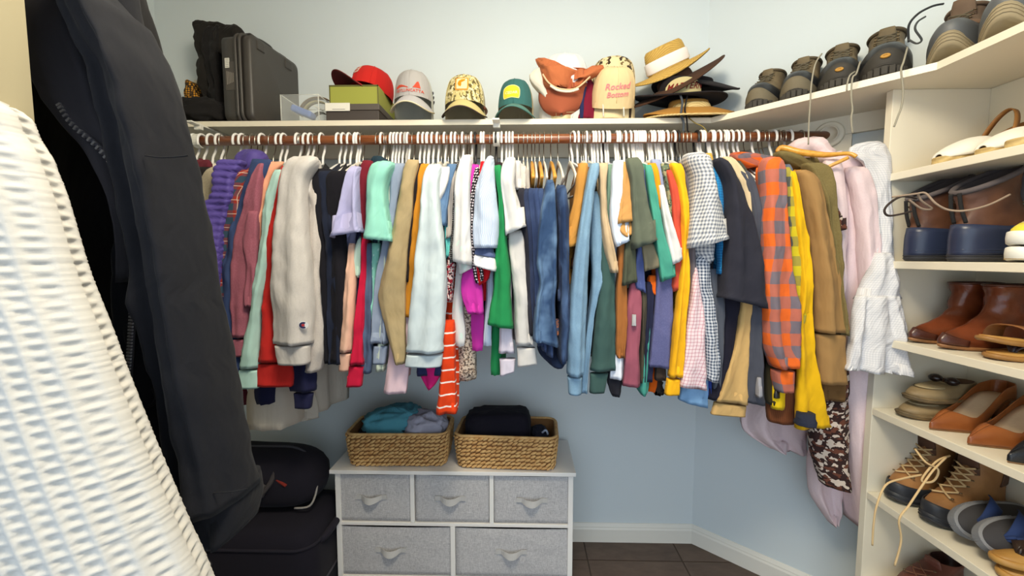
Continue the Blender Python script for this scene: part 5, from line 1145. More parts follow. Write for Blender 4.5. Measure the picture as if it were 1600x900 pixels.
cloth_loft('white_fold', [(126, 302, 322), (140, 306, 326), (160, 312, 326)], 1.83, .02, C_((216, 208, 188)), kc, 511, amp=.5)
# white cap, rust cap leaning together
wc = C_((226, 224, 222), crease=.7)
p = at(882, 110, 1.72)
c = Cap('white cap standing behind the rust orange cap, crown up', (p.x, 1.735, Z0+.150), .0, rx=.098, ry=.085, hh=.122, drop=.145, front=wc, back=wc, brim=None, tilt=.22)
def tongue(nm, rows, Y0, Y1, mat, par, d=.006, ends=True):
    """curved brim hanging down towards the viewer: rows of (y, xl, xr), depth Y0 at the top to Y1 at the tip"""
    V = []; F = []; n = 22; L = spline([(r[0], r[1], r[2]) for r in rows], 6); m = len(L)
    for i, q in enumerate(L):
        Y = Y0+(Y1-Y0)*i/(m-1)
        for j in range(n+1):
            u = j/n; e = at(q[1]+(q[2]-q[1])*u, q[0], Y); e.y += .045*abs(u*2-1)**2.2; V.append(e)
    for i in range(m-1):
        for j in range(n): F.append((i*(n+1)+j, i*(n+1)+j+1, (i+1)*(n+1)+j+1, (i+1)*(n+1)+j))
    off = Vector(par['_o'])
    o = MB().add([v-off for v in V], F).build(nm, mat, None, True, solid=d); o.parent = par; return o
rl = at(884, 130, 1.66)
RU = C_((158, 84, 58), crease=.8)
rc = wthing('baseball_cap', 'rust orange cap turned upside down with its brim hanging in front', 'cap', (rl.x, 1.66, Z0), 'caps along the shelf')
tongue('brim', [(124, 848, 922), (134, 844, 920), (150, 843, 916), (162, 848, 908), (170, 856, 898), (175, 868, 886), (176, 876, 880)], 1.655, 1.628, RU, rc)
cloth_loft('crown', [(91, 836, 846), (97, 838, 858), (106, 843, 880), (113, 846, 926), (122, 848, 916), (134, 850, 908), (141, 862, 896)], 1.665, .026, C_((186, 106, 66), crease=1), rc, 520, amp=.9, n=44, wr=.012)
cloth_loft('back_strap', [(104, 922, 944), (110, 912, 943), (118, 904, 932), (126, 896, 914)], 1.655, .018, C_((186, 106, 66), crease=1), rc, 521, amp=.5)
MB().tube(spline([at(848, 116, 1.636), at(858, 130, 1.630), at(876, 139, 1.626), at(900, 138, 1.630), at(922, 120, 1.638)], 6), .0032, 8).build('sweatband', C_((226, 190, 150)), rc)
MB().tube(spline([at(860, 134, 1.630), at(872, 141, 1.624), at(890, 143, 1.624), at(904, 139, 1.628)], 6), .0042, 8).build('white_tab', C_((236, 226, 206)), rc)
cb = wthing('baseball_cap', 'cream cap whose brim pokes out below the rust orange brim', 'cap', (rl.x, 1.69, Z0), 'caps along the shelf')
tongue('brim', [(140, 846, 918), (158, 848, 912), (170, 856, 900), (180, 862, 896), (186, 868, 890)], 1.682, 1.648, C_((228, 214, 168)), cb)
MB().tube([at(869, 184, 1.6435), at(869, 176, 1.646), at(898, 175, 1.646), at(894, 184, 1.6435)], .0010, 6).build('brim_stitch', C_((170, 156, 120)), cb)
cloth_loft('crown', [(106, 846, 856), (118, 828, 860), (130, 830, 866), (150, 846, 868), (170, 858, 880)], 1.70, .03, C_((224, 216, 200), crease=.8), cb, 523, amp=.6)
mr = wthing('beanie', 'dark red folded knit hat between the rust cap and the camouflage cap', 'hat', at(916, 165, 1.72))
cloth_loft('fold', [(126, 914, 924), (140, 906, 930), (160, 902, 930), (190, 900, 930)], 1.72, .03, C_((120, 24, 48)), mr, 524, amp=.5)
cloth_loft('stripe', [(136, 912, 917), (160, 907, 912), (188, 906, 911)], 1.688, .008, C_((40, 44, 84)), mr, 525, amp=.3)
# foam trucker cap and camouflage cap behind it
cw = C_((224, 204, 160), 'print', (66, 52, 40), (120, 100, 64), size=.030)
p = at(958, 120, 1.76)
c = Cap('dark and cream camouflage cap behind the tan foam cap', (p.x, 1.765, Z0+.150), .1, rx=.090, ry=.085, hh=.118, drop=.149, front=cw, back=cw, brim=None, tilt=.0, boxy=.3)
FT = C_((228, 200, 152))
p = at(958, 160, 1.68)
c = Cap('tan foam cap with pink script on its front, tilted forward', (p.x+.002, 1.70, Z0+.085), .02, rx=.084, ry=.070, hh=.122, drop=.02, front=FT, back=mesh_mat((206, 190, 150)), brim=None, tilt=.42, boxy=.42, fan=88, button=False)
pk = flat('pink_thread', (232, 128, 134), .8)
c.text('Rocked', .030, .0, .048, pk, shear=.25, rot=.08); c.text('Bottom', .026, .002, .022, pk, shear=.25, rot=.08)
fb = wthing('baseball_cap', 'cream and dark brown camouflage brim under the tan foam cap', 'cap', (p.x, 1.67, Z0), 'caps along the shelf')
tongue('brim', [(138, 926, 988), (152, 924, 986), (168, 924, 984), (184, 926, 984)], 1.70, 1.662, cw, fb)
for x_ in (942, 974): MB().tube([at(x_, 160, 1.652), at(x_+1, 182, 1.645)], .0028, 6).build('clear_strap', M_ACE, fb)
# sun hats
STR = None
def straw(c1, c2, rings=340):
    t = NT('woven_straw'); o = t.obj(); sp = t.n('ShaderNodeSeparateXYZ'); t.l(o, sp.inputs[0])
    rr = t.math('SQRT', t.math('ADD', t.math('MULTIPLY', sp.outputs[0], sp.outputs[0]), t.math('MULTIPLY', sp.outputs[1], sp.outputs[1])))
    wv = t.math('SINE', t.math('MULTIPLY', t.math('ADD', rr, t.math('MULTIPLY', sp.outputs[2], .9)), rings*3)); nz = t.noise(o, 160, 3)
    f = t.math('ADD', t.math('MULTIPLY', t.math('ADD', wv, 1), .25), t.math('MULTIPLY', nz, .5))
    t.l(t.mix(f, lin(c1), lin(c2)), t.p.inputs['Base Color']); t.p.inputs['Roughness'].default_value = .75
    t.l(t.bump(f, .5, .003), t.p.inputs['Normal']); return t.m
def sunhat(name, label, loc, rot, R, rc, hc_, mat, brim=.0, wave=.012, lobes=2, ph=0, crownmat=None, band=None, bandz=(.012, .04), dent=0, squash=.9):
    t = thing(name, label, 'hat', loc, 'brimmed hats stacked at the corner'); t.rotation_euler = rot
    n = 64; prof = [(rc*1.0, 0), (rc*.985, hc_*.35), (rc*.95, hc_*.7), (rc*.90, hc_*.9), (rc*.80, hc_), (rc*.5, hc_*1.02-dent*.4), (.002, hc_*1.03-dent)]
    def ring(r, z, f): return [Vector((r*math.cos(2*PI*j/n), r*squash*math.sin(2*PI*j/n), z+f*math.sin(lobes*2*PI*j/n+ph))) for j in range(n)]
    if hc_ > 0: MB().rings([ring(r, z, 0) for r, z in prof], cap0=False).build('crown', crownmat or mat, t)
    BR = [ring(rc+(R-rc)*k/8, brim*(k/8)**1.3, wave*(k/8)**1.6) for k in range(9)]
    v = [p_ for r_ in BR for p_ in r_]; f = [(i*n+j, i*n+(j+1) % n, (i+1)*n+(j+1) % n, (i+1)*n+j) for i in range(8) for j in range(n)]
    if hc_ <= 0: f.append(tuple(range(n)))
    MB().add(v, f).build('brim', mat, t, True, solid=.004)
    MB().tube(BR[-1], .0035, 6, closed=True).build('brim_edge', mat, t)
    if band:
        z0, z1 = bandz
        k0, k1 = (1.012, 1.0)
        fr_ = lambda z: rc*(1-.05*z/hc_)+.003
        MB().rings([ring(fr_(z)+dz, z, 0) for z, dz in ((z0, 0), (z0+.004, .003), ((z0+z1)/2, .0025), (z1-.004, .003), (z1, 0))], False, False).build('ribbon', band, t)
    return t
def hp(px_, py_, Y): return at(px_, py_, Y)
h = hp(1078, 172, 1.74)
sunhat('straw_hat', 'wide flat pale straw brim lowest in the hat stack at the corner', (h.x-.012, 1.70, Z0+.022), (.06, -.05, 0), .200, .080, .05, straw((226, 200, 140), (176, 146, 88)), brim=-.012, wave=.008, lobes=2, ph=1.0, squash=.62)
h = hp(1078, 155, 1.74)
sunhat('felt_hat', 'tan hat with downturned brim second lowest in the corner stack', (h.x-.015, 1.715, Z0+.062), (.16, -.02, 0), .172, .080, .03, C_((172, 124, 58)), brim=-.030, wave=.010, lobes=2, ph=1.5, squash=.62)
h = hp(1065, 130, 1.74)
bhat = sunhat('bucket_hat', 'black brimmed hat with a patterned front patch in the middle of the corner stack', (h.x-.012, 1.725, Z0+.105), (.10, .03, 0), .180, .082, .072, C_((34, 28, 30)), brim=-.004, wave=.010, lobes=2, ph=2.6, squash=.62)
# front patch with lettering, on the crown of the black hat
pm = C_((198, 182, 132), 'print', (150, 142, 96), (216, 200, 150), size=.01)
V = []; F = []; n = 16; rcx, rcy = .0845, .0545
def crp(u, z, o_): a = -PI/2+u; return Vector(((rcx+o_)*math.cos(a), (rcy+o_)*math.sin(a), z))
for j in range(7):
    for i in range(n+1):
        u = (i/n*2-1)*.92; V.append(crp(u, .004+.060*(j/6)*math.sqrt(max(0.02, 1-(i/n*2-1)**2*.85)), .002))
for j in range(6):
    for i in range(n): a = j*(n+1)+i; F.append((a, a+1, a+n+2, a+n+1))
mk('front_patch', V, F, pm, bhat)
tv, tf = text_mesh('MATTERN', .030, .3)
mk('lettering', [crp(x/.080, .020+y*1.1+x*.10, .004) for x, y, _ in tv], tf, C_((120, 40, 32)), bhat, None, False)
h = hp(1090, 110, 1.78)
sunhat('felt_hat', 'black hat with thick rolled brim above the patterned one in the corner stack', (h.x-.01, 1.77, Z0+.180), (.12, .06, 0), .172, .07, .02, C_((36, 31, 33)), brim=-.020, wave=.016, lobes=2, ph=.6, squash=.6)
h = hp(1050, 122, 1.76)
sunhat('felt_hat', 'dark brown hat with a steeply tilted brim left in the corner stack', (h.x+.012, 1.755, Z0+.178), (.22, -.50, 0), .205, .075, .03, C_((74, 50, 36)), brim=-.012, wave=.012, lobes=2, ph=2.0, squash=.58)
h = hp(1045, 108, 1.77)
sunhat('sun_hat', 'golden straw sun hat with white ribbon on top of the corner stack', (h.x+.002, 1.775, Z0+.238), (.22, -.42, 0), .168, .086, .092, straw((214, 176, 88), (168, 128, 54)), brim=-.010, wave=.016, lobes=2, ph=2.2, band=C_((240, 232, 226)), bandz=(.008, .052), squash=.62)
MB().tube(spline([at(1062, 146, 1.64), at(1066, 160, 1.618), at(1064, 178, 1.612), at(1068, 192, 1.612), at(1067, 210, 1.612)], 6), .0042, 8).build('chin_cord', C_((70, 76, 84))); tag(bpy.data.objects['chin_cord'], 'grey chin cord with a toggle hanging from the hat stack over the shelf edge', 'cord')
MB().tube(spline([at(1074, 150, 1.64), at(1070, 170, 1.620), at(1073, 186, 1.606), at(1075, 216, 1.606)], 6), .0030, 8).build('chin_cord', C_((26, 24, 26))); tag(bpy.data.objects['chin_cord.001'], 'black chin cord hanging beside the grey one over the shelf edge', 'cord')
MB().tube(spline([at(1076, 184, 1.622), at(1086, 192, 1.612), at(1098, 198, 1.612), at(1105, 208, 1.612), at(1106, 222, 1.612)], 6), .0020, 8).build('chin_cord', C_((150, 130, 70))); tag(bpy.data.objects['chin_cord.002'], 'thin tan cord curving down right of the hat stack', 'cord')
# ================================================================ footwear
def outline(xt, xh, hw, e, n=36, point=0., off=0.):
    """plan outline of a shoe level: e=0 foot shaped, e=1 oval; toe towards +x"""
    P = []; m, hl = (xt+xh)/2, (xt-xh)/2
    for j in range(n):
        th = 2*PI*j/n; c, s = math.cos(th), math.sin(th)
        ex = .75+.25*e; x = m+hl*abs(c)**ex*(1 if c > 0 else -1); q = (x-xh)/max(1e-6, xt-xh)
        foot = .80+.20*math.sin(PI*min(1, max(0, (q-.05)/.95))**1.2)-.05*math.exp(-((q-.38)/.16)**2)
        if point: foot *= 1-point*max(0, (q-.55)/.45)**1.6
        w_ = foot*(1-e)+e
        y = hw*abs(s)**(.82+.18*e)*(1 if s > 0 else -1)*w_
        nrm = Vector((c/max(hl, .01), s/max(hw, .01))).normalized()
        P.append((x+nrm.x*off, y+nrm.y*off))
    return P
def interp(rows, z):
    for a, b in zip(rows[:-1], rows[1:]):
        if a[0] <= z <= b[0]:
            t = (z-a[0])/max(1e-9, b[0]-a[0]); return [a[k]+(b[k]-a[k])*t for k in range(len(a))]
    return list(rows[-1] if z > rows[-1][0] else rows[0])
def smoothrows(rows, k=4):
    out = []
    for i in range(len(rows)-1):
        p0, p1, p2, p3 = rows[max(i-1, 0)], rows[i], rows[i+1], rows[min(i+2, len(rows)-1)]
        for j in range(k):
            t = j/k; out.append([.5*((2*b)+(c-a)*t+(2*a-5*b+4*c-d)*t*t+(3*b-a-3*c+d)*t**3) for a, b, c, d in zip(p0, p1, p2, p3)])
    out.append(list(rows[-1])); return out
TOPS = 0.
def bend(x, z, L=.14, lift=.012): return z+TOPS*max(0, z-.10)*(x+.03)/.1+lift*max(0, (x-.55*L)/(.45*L))**2
def shoe_root(name, label, toe, rz, cat='shoe', group=None, L=.14, roll=0, tilt=0):
    """toe: world position of the toe tip on its shelf"""
    o = Vector((toe[0]-L*math.cos(rz), toe[1]-L*math.sin(rz), toe[2])); t = thing(name, label, cat, o, group); t.rotation_euler = (roll, tilt, rz); return t
def stack(rows, point=0., n=36, off=0., lift=.012, L=.14):
    return [[Vector((x, y, bend(x, r[0], L, lift))) for x, y in outline(r[1], r[2], r[3], r[4], n, point, off)] for r in rows]
def sole_part(parent, L, hw, z0, z1, mat, point=0, lift=.012, nm='sole', groove=None, off=.003, heel=0):
    R = []
    for z, o_ in ((z0, -.004), (z0+.003, 0), ((z0+z1)/2, .001), (z1-.002, 0), (z1, -.003)):
        R.append([Vector((x, y, bend(x, z, L, lift))) for x, y in outline(L, -L, hw, 0, 40, point, off+o_)])
    o = MB().rings(R).build(nm, mat, parent)
    if groove:
        for z in groove: MB().tube([Vector((x, y, bend(x, z, L, lift))) for x, y in outline(L, -L, hw, 0, 40, point, off+.0012)], .0016, 5, closed=True).build('sole_ridge', mat, parent)
    return o
def shell(rows, mat, parent, nm='upper', point=0, lift=.012, L=.14, inner=None, depth=.06, n=36, wrinkle=0, seed=0):
    R = stack(smoothrows(rows), point, n, 0, lift, L)
    if wrinkle:
        for r in R:
            for p in r: p += Vector((0, 0, 1))*0+Vector((p.x, p.y, 0)).normalized()*wrinkle*(noise.noise(p*38+Vector((seed, 0, 0))))
    top = R[-1]; c = sum(top, Vector())/len(top); mb = MB().rings(R+[[c+(p-c)*.93+Vector((0, 0, .003)) for p in top]], True, False); o = mb.build(nm, mat, parent)
    MB().rings([[c+(p-c)*.925+Vector((0, 0, .003)) for p in top], [c+(p-c)*.74+Vector((0, 0, -depth*.4)) for p in top], [c+(p-c)*.64+Vector((0, 0, -depth)) for p in top]], False, True).build('lining', inner or mat, parent)
    return R
def cap_part(rows, z0, z1, half, mat, parent, nm, off=.003, L=.14, lift=.012, point=0, back=False, k=9, slope=0):
    """rubber piece hugging the front (or the heel) of the upper"""
    rr = smoothrows(rows); R = []; m = 14
    for i in range(k+1):
        row = []
        for j in range(-m, m+1):
            u = j/m; a = u*math.radians(half); zt = z1-(z1-z0)*slope*abs(u)**1.5; z = z0+(zt-z0)*i/k; r = interp(rr, z)
            th = a+(PI if back else 0); P = None; xt, xh, hw, e = r[1], r[2], r[3], r[4]
            c, s = math.cos(th), math.sin(th); mm, hl = (xt+xh)/2, (xt-xh)/2; ex = .75+.25*e
            x = mm+hl*abs(c)**ex*(1 if c > 0 else -1); q = (x-xh)/(xt-xh)
            foot = .80+.20*math.sin(PI*min(1, max(0, (q-.05)/.95))**1.2)-.05*math.exp(-((q-.38)/.16)**2)
            if point: foot *= 1-point*max(0, (q-.55)/.45)**1.6
            y = hw*abs(s)**(.82+.18*e)*(1 if s > 0 else -1)*(foot*(1-e)+e); nr = Vector((c/max(hl, .01), s/max(hw, .01))).normalized()
            row.append(Vector((x+nr.x*off, y+nr.y*off, bend(x, z, L, lift)+(off if i == k else 0))))
        R.append(row)
    n = 2*m+1; V = [p for r in R for p in r]; F = [(i*n+j, i*n+j+1, (i+1)*n+j+1, (i+1)*n+j) for i in range(k) for j in range(n-1)]
    return MB().add(V, F).build(nm, mat, parent, True, solid=.003)
def lacing(rows, zs, mat, parent, r=.0022, L=.14, half=.020, lift=0, out=.006):
    rr = smoothrows(rows); pts = []; sgn = 1
    def P(z, y): q = interp(rr, z); return Vector((q[1]+out-abs(y)**2*6, y, z+.003))
    for i, (z, z2) in enumerate(zip(zs[:-1], zs[1:])):
        for sg in (1, -1):
            MB().tube(spline([P(z, sg*half), P((z+z2)/2, 0)+Vector((.002, 0, .001*sg)), P(z2, -sg*half)], 4), r, 6).build('lace', mat, parent)
    for z in zs:
        for sg in (1, -1): MB().lathe([(.0008, .002), (.0034, .002), (.0036, 0)], 8, P(z, sg*(half+.004))).build('eyelet', M_EYE, parent)
M_EYE = flat('eyelet', (120, 104, 80), .35, metal=.7)
def tongue_part(rows, ztop, mat, parent, w=.026, rise=.03, x=None):
    q = interp(smoothrows(rows), ztop)
    R = []
    for t in range(7):
        u = t/6; cx = q[1]-.006+.010*u; z = ztop-.05+(.05+rise)*u; ww = w*(1-.25*u**3)
        R.append([Vector((cx+.006*math.sin(a)*(1.2-.4*u), ww*math.cos(a), z)) for a in [2*PI*k/14 for k in range(14)]])
    MB().rings(R).build('tongue', mat, parent)
HIKE = [(.022, .134, -.134, .051, 0), (.048, .137, -.134, .053, 0), (.068, .132, -.133, .052, 0), (.084, .118, -.131, .050, .05), (.098, .090, -.130, .047, .1), (.114, .054, -.129, .044, .25), (.132, .026, -.128, .041, .45), (.152, .008, -.127, .040, .65), (.170, .002, -.128, .041, .8)]
M_RUB = flat('black_rubber', (40, 41, 43), .42, bump=.1, bscale=120); M_OLV = leather((122, 106, 78), (92, 78, 56), .75)
M_OLV2 = leather((92, 78, 56), (70, 58, 42), .8); M_SOLE = flat('lugged_sole', (58, 54, 48), .8, bump=.2, bscale=90); M_DIRT = flat('dusty_rubber', (110, 100, 80), .85, bump=.3, bscale=120)
M_LACE = fabric((96, 88, 72)); M_BLK = flat('black_lining', (26, 24, 24), .9)
def hiking_boot(label, toe, rz, scale=1., upper=None, capm=None, group=None, emblem=True, olive=True, slump=0):
    t = shoe_root('hiking_boot', label, toe, rz, 'shoe', group, L=.140*scale); t.scale = (scale,)*3
    up = upper or M_OLV; cm = capm or M_RUB
    sole_part(t, .138, .051, 0, .028, M_SOLE, groove=(.010, .018))
    for k in range(9):
        a = math.radians(-64+16*k); r0 = interp(smoothrows(HIKE), .03)
        MB().box((0, 0, 0), (.010, .013, .022)).move(Matrix.Translation((.002+.142*abs(math.cos(a))**.75, .052*math.sin(a), .016)) @ Matrix.Rotation(a, 4, 'Z')).build('lug', M_SOLE, t, False, bevel=.002)
    shell(HIKE, up, t, inner=M_BLK, wrinkle=.003, seed=toe[0]*9)
    cap_part(HIKE, .020, .091, 88, cm, t, 'toe_cap', slope=.40, off=.0035)
    cap_part(HIKE, .020, .054, 70, M_SOLE if emblem else M_DIRT, t, 'toe_bumper', slope=.7, off=.0065, k=5)
    cap_part(HIKE, .024, .070, 70, cm, t, 'heel_counter', back=True, slope=.3)
    if emblem:
        q = interp(smoothrows(HIKE), .043); MB().lathe([(.0035, .0006), (.0036, .003), (.0075, .003), (.0085, .001), (.0085, -.002)], 16).move(Matrix.Translation((q[1]+.0085, 0, .052)) @ Matrix.Rotation(PI/2-.25, 4, 'Y') @ Matrix.Diagonal((.7, 1.25, 1, 1))).build('toe_emblem', flat('ochre_emblem', (176, 128, 48), .6), t)
    lacing(HIKE, (.112, .124, .138, .152), M_LACE, t)
    tongue_part(HIKE, .164, up, t, w=.022, rise=.012)
    MB().tube(spline([(-.118, -.012, .160), (-.140, -.010, .186), (-.142, .010, .188), (-.118, .012, .160)], 5), .0042, 8).build('heel_loop', M_BLK, t)
    tp = stack([HIKE[-1]])[0]; MB().tube([p+Vector((0, 0, .003)) for p in tp], .0055, 8, closed=True).build('collar', M_OLV2 if upper is None else up, t)
    return t
# --- on the long shelf, toes over its edge
E0, E1, E2 = Vector((.715, 1.63)), Vector((1.12, 1.19)), Vector((1.12, .6))
def edge_at(px_):
    for a, b in ((E0, E1), (E1, E2)):
        for k in range(400):
            p = a.lerp(b, k/400); d_ = Vector((p.x, p.y, SZ-EYE.z)); sx = 800+FPX*d_.dot(_rt)/d_.dot(_fw)
            if sx >= px_: return p
    return E2
gq = 'hiking boots on the long shelf'
DIAG = math.atan2(-.70, -.71)
for px_, lab, sc_, rz in ((1176, 'olive hiking boot with black toe cap nearest the hat stack', .98, DIAG+.02), (1236, 'olive hiking boot second from the hat stack', 1.02, DIAG+.06), (1307, 'olive hiking boot third from the hat stack, yellow emblem on its toe', 1.06, DIAG+.14), (1379, 'olive hiking boot fourth from the hat stack, yellow emblem on its toe', 1.12, DIAG+.10)):
    e = edge_at(px_); nin = Vector((.735, .678)); q = e+nin*.022
    hiking_boot(lab, (q.x, q.y, SZ+.001), rz, sc_, group=gq, emblem='emblem' in lab)
BRN = leather((112, 90, 72), (88, 70, 54), .8); GRY = flat('grey_rubber', (84, 86, 88), .5, bump=.1, bscale=140)
def trail_boot(label, toe, rz, sc_=1.):
    t = shoe_root('hiking_boot', label, toe, rz, 'shoe', gq, L=.14*sc_); t.scale = (sc_,)*3
    sole_part(t, .140, .052, 0, .034, flat('tan_sole', (148, 134, 106), .8, bump=.3, bscale=70), groove=(.008, .016, .024), lift=.034)
    shell(HIKE, BRN, t, inner=M_BLK, lift=.034)
    cap_part(HIKE, .024, .086, 88, GRY, t, 'toe_cap', slope=.2, lift=.034, off=.004)
    cap_part(HIKE, .088, .104, 80, leather((128, 98, 74), (104, 78, 56), .8), t, 'vamp_band', off=.004, lift=.0, k=3)
    cap_part(HIKE, .030, .09, 70, BRN, t, 'heel_counter', back=True)
    lacing(HIKE, (.094, .110, .128, .146), M_LACE, t); tongue_part(HIKE, .16, BRN, t)
    tp = stack([HIKE[-1]])[0]; MB().tube([p+Vector((0, 0, .003)) for p in tp], .006, 8, closed=True).build('collar', BRN, t)
    MB().tube(spline([(-.02, .052, .07), (.02, .070, .085), (.055, .062, .075)], 5), .004, 8).build('side_strap', BRN, t)
    return t
e = edge_at(1478); trail_boot('brown and grey trail boot with upturned tan sole over the shelf corner', (e.x+.012, e.y+.012, SZ+.001), PI+.62, 1.06)
e = edge_at(1562); trail_boot('brown and grey trail boot at the top right end of the long shelf', (e.x+.015, e.y+.01, SZ+.001), PI+.55, 1.06)
blob('dark_cloth', 'black soft thing at the very top right corner beside the trail boot', 'cloth', (1.22, .985, SZ+.045), (.05, .04, .035), C_((30, 26, 26)), 61, 0, .008)
# laces hanging over the shelf
def lace(label, pts, r=.0024, c=(150, 144, 128)):
    o = MB().tube(spline(pts, 6), r, 6).build('boot_lace', fabric(c)); tag(o, label, 'lace'); return o
lace('long grey lace hanging from the third olive boot down in front of the rod', [at(1284, 84, 1.395), at(1274, 100, 1.375), at(1268, 130, 1.37), at(1266, 160, 1.368), at(1264, 190, 1.368), at(1263, 226, 1.368)])
lace('short grey lace hanging between the third and fourth olive boots', [at(1344, 96, 1.33), at(1338, 115, 1.29), at(1332, 122, 1.285), at(1330, 150, 1.28), at(1332, 170, 1.28), at(1330, 186, 1.28), at(1332, 208, 1.28)])
lace('thin grey lace end beside the short one under the shelf edge', [at(1336, 112, 1.31), at(1328, 118, 1.29), at(1324, 130, 1.285), at(1323, 142, 1.285)])
lace('grey lace hanging from the fourth olive boot beside the rack panel', [at(1418, 74, 1.26), at(1412, 96, 1.205), at(1408, 110, 1.20), at(1411, 140, 1.20), at(1409, 165, 1.20), at(1403, 182, 1.20), at(1397, 198, 1.20)])
lace('dark lace loop arching between the fourth olive boot and the trail boot', [at(1420, 66, 1.26), at(1420, 40, 1.25), at(1434, 22, 1.24), at(1456, 10, 1.23), at(1474, 6, 1.23)], .003, (50, 52, 54))
lace('dark lace loop lying lower beside the trail boot', [at(1420, 62, 1.25), at(1432, 68, 1.23), at(1440, 62, 1.22), at(1430, 46, 1.22), at(1434, 34, 1.22), at(1446, 26, 1.22)], .0026, (66, 68, 68))
# --- espadrilles
JUTE = straw((212, 186, 128), (160, 132, 80), 120); M_WHT = fabric((236, 230, 218)); TANL = leather((168, 116, 58), (138, 90, 42), .5); INS = leather((206, 170, 112), (186, 148, 92), .6)
def espadrille(label, toe, rz, cover=True, sc_=1.):
    L = .128*sc_; t = shoe_root('espadrille', label, toe, rz, 'shoe', 'espadrille sandals on the top rack shelf', L=L)
    n = 40
    def wz(x): return .016+.026*(L-x)/(2*L)
    for k in range(6):
        f = k/5; MB().tube([Vector((x, y, .003+(wz(x)-.004)*f)) for x, y in outline(L, -L, .047, 0, n, .1)], .0040, 6, closed=True).build('rope_sole', JUTE, t)
    R = [[Vector((x, y, .001+(wz(x)-.002)*f)) for x, y in outline(L, -L, .046, 0, n, .1)] for f in (0, .5, 1)]
    MB().rings(R).build('wedge', JUTE, t)
    MB().rings([[Vector((x, y, wz(x)+dz)) for x, y in outline(L-.004, -L+.004, .043, 0, n, .1)] for dz in (.0, .004)]).build('insole', INS, t)
    # toe cover
    V = []; F = []; nu, nv = 18, 16
    for i in range(nu+1):
        s = i/nu; x = L*.985-s*L*1.05
        for j in range(nv+1):
            a = PI*j/nv; q = (x+L)/(2*L); hw = .045*min(1, math.sqrt(max(0, 1-((x-0)/L)**2)*1.5)); h = (.012+.036*math.sin(min(1, s*1.15)*PI/2))
            V.append(Vector((x+.012*math.sin(a)*s, hw*math.cos(a), wz(x)-.002+h*math.sin(a)**.8)))
    for i in range(nu):
        for j in range(nv): b_ = i*(nv+1)+j; F.append((b_, b_+1, b_+nv+2, b_+nv+1))
    if cover: MB().add(V, F).build('toe_cover', M_WHT, t, True, solid=.003)
    else:
        for x0 in (.03, -.02): MB().tube(spline([(x0, .046, wz(x0)), (x0+.014, .02, wz(x0)+.034), (x0+.014, -.02, wz(x0)+.034), (x0, -.046, wz(x0))], 5), .006, 8).build('cross_strap', TANL, t)
    # heel cup and standing ankle strap
    hb = []
    for k in range(17):
        a = math.radians(100+160*k/16); hb.append((Vector((-.02-.104*sc_*abs(math.cos(a)) , .040*math.sin(a), .046)), Vector((-.045-.090*sc_*abs(math.cos(a)), .036*math.sin(a), .046+.075*abs(math.cos(a))**.7))))
    v = [p for q in hb for p in q]; MB().add(v, [(2*k, 2*k+1, 2*k+3, 2*k+2) for k in range(16)]).build('heel_cup', TANL, t, True, solid=.003)
    pts = [Vector((-.040-.045*math.sin(a), .036*math.cos(a), .052+.100*math.sin(a))) for a in [PI*k/20 for k in range(21)]]
    v = []
    for p in pts: v += [p+Vector((-.008, 0, 0)), p+Vector((.008, 0, .002))]
    MB().add(v, [(2*k, 2*k+1, 2*k+3, 2*k+2) for k in range(20)]).build('ankle_strap', TANL, t, True, solid=.0025)
    MB().box((-.044, .038, .066), (.016, .004, .014)).build('buckle', flat('brass', (176, 142, 70), .3, metal=.8), t, False, bevel=.002)
    return t
espadrille('white espadrille with rope sole and brown ankle strap, left on the top rack shelf', (1.135, 1.185, SH[0]+.001), PI+.12)
espadrille('white espadrille in front with tan cross straps, right on the top rack shelf', (1.135, 1.012, SH[0]+.001), PI+.05, False)
espadrille('white espadrille set back between the two others on the top rack shelf', (1.155, 1.095, SH[0]+.001), PI+.10)
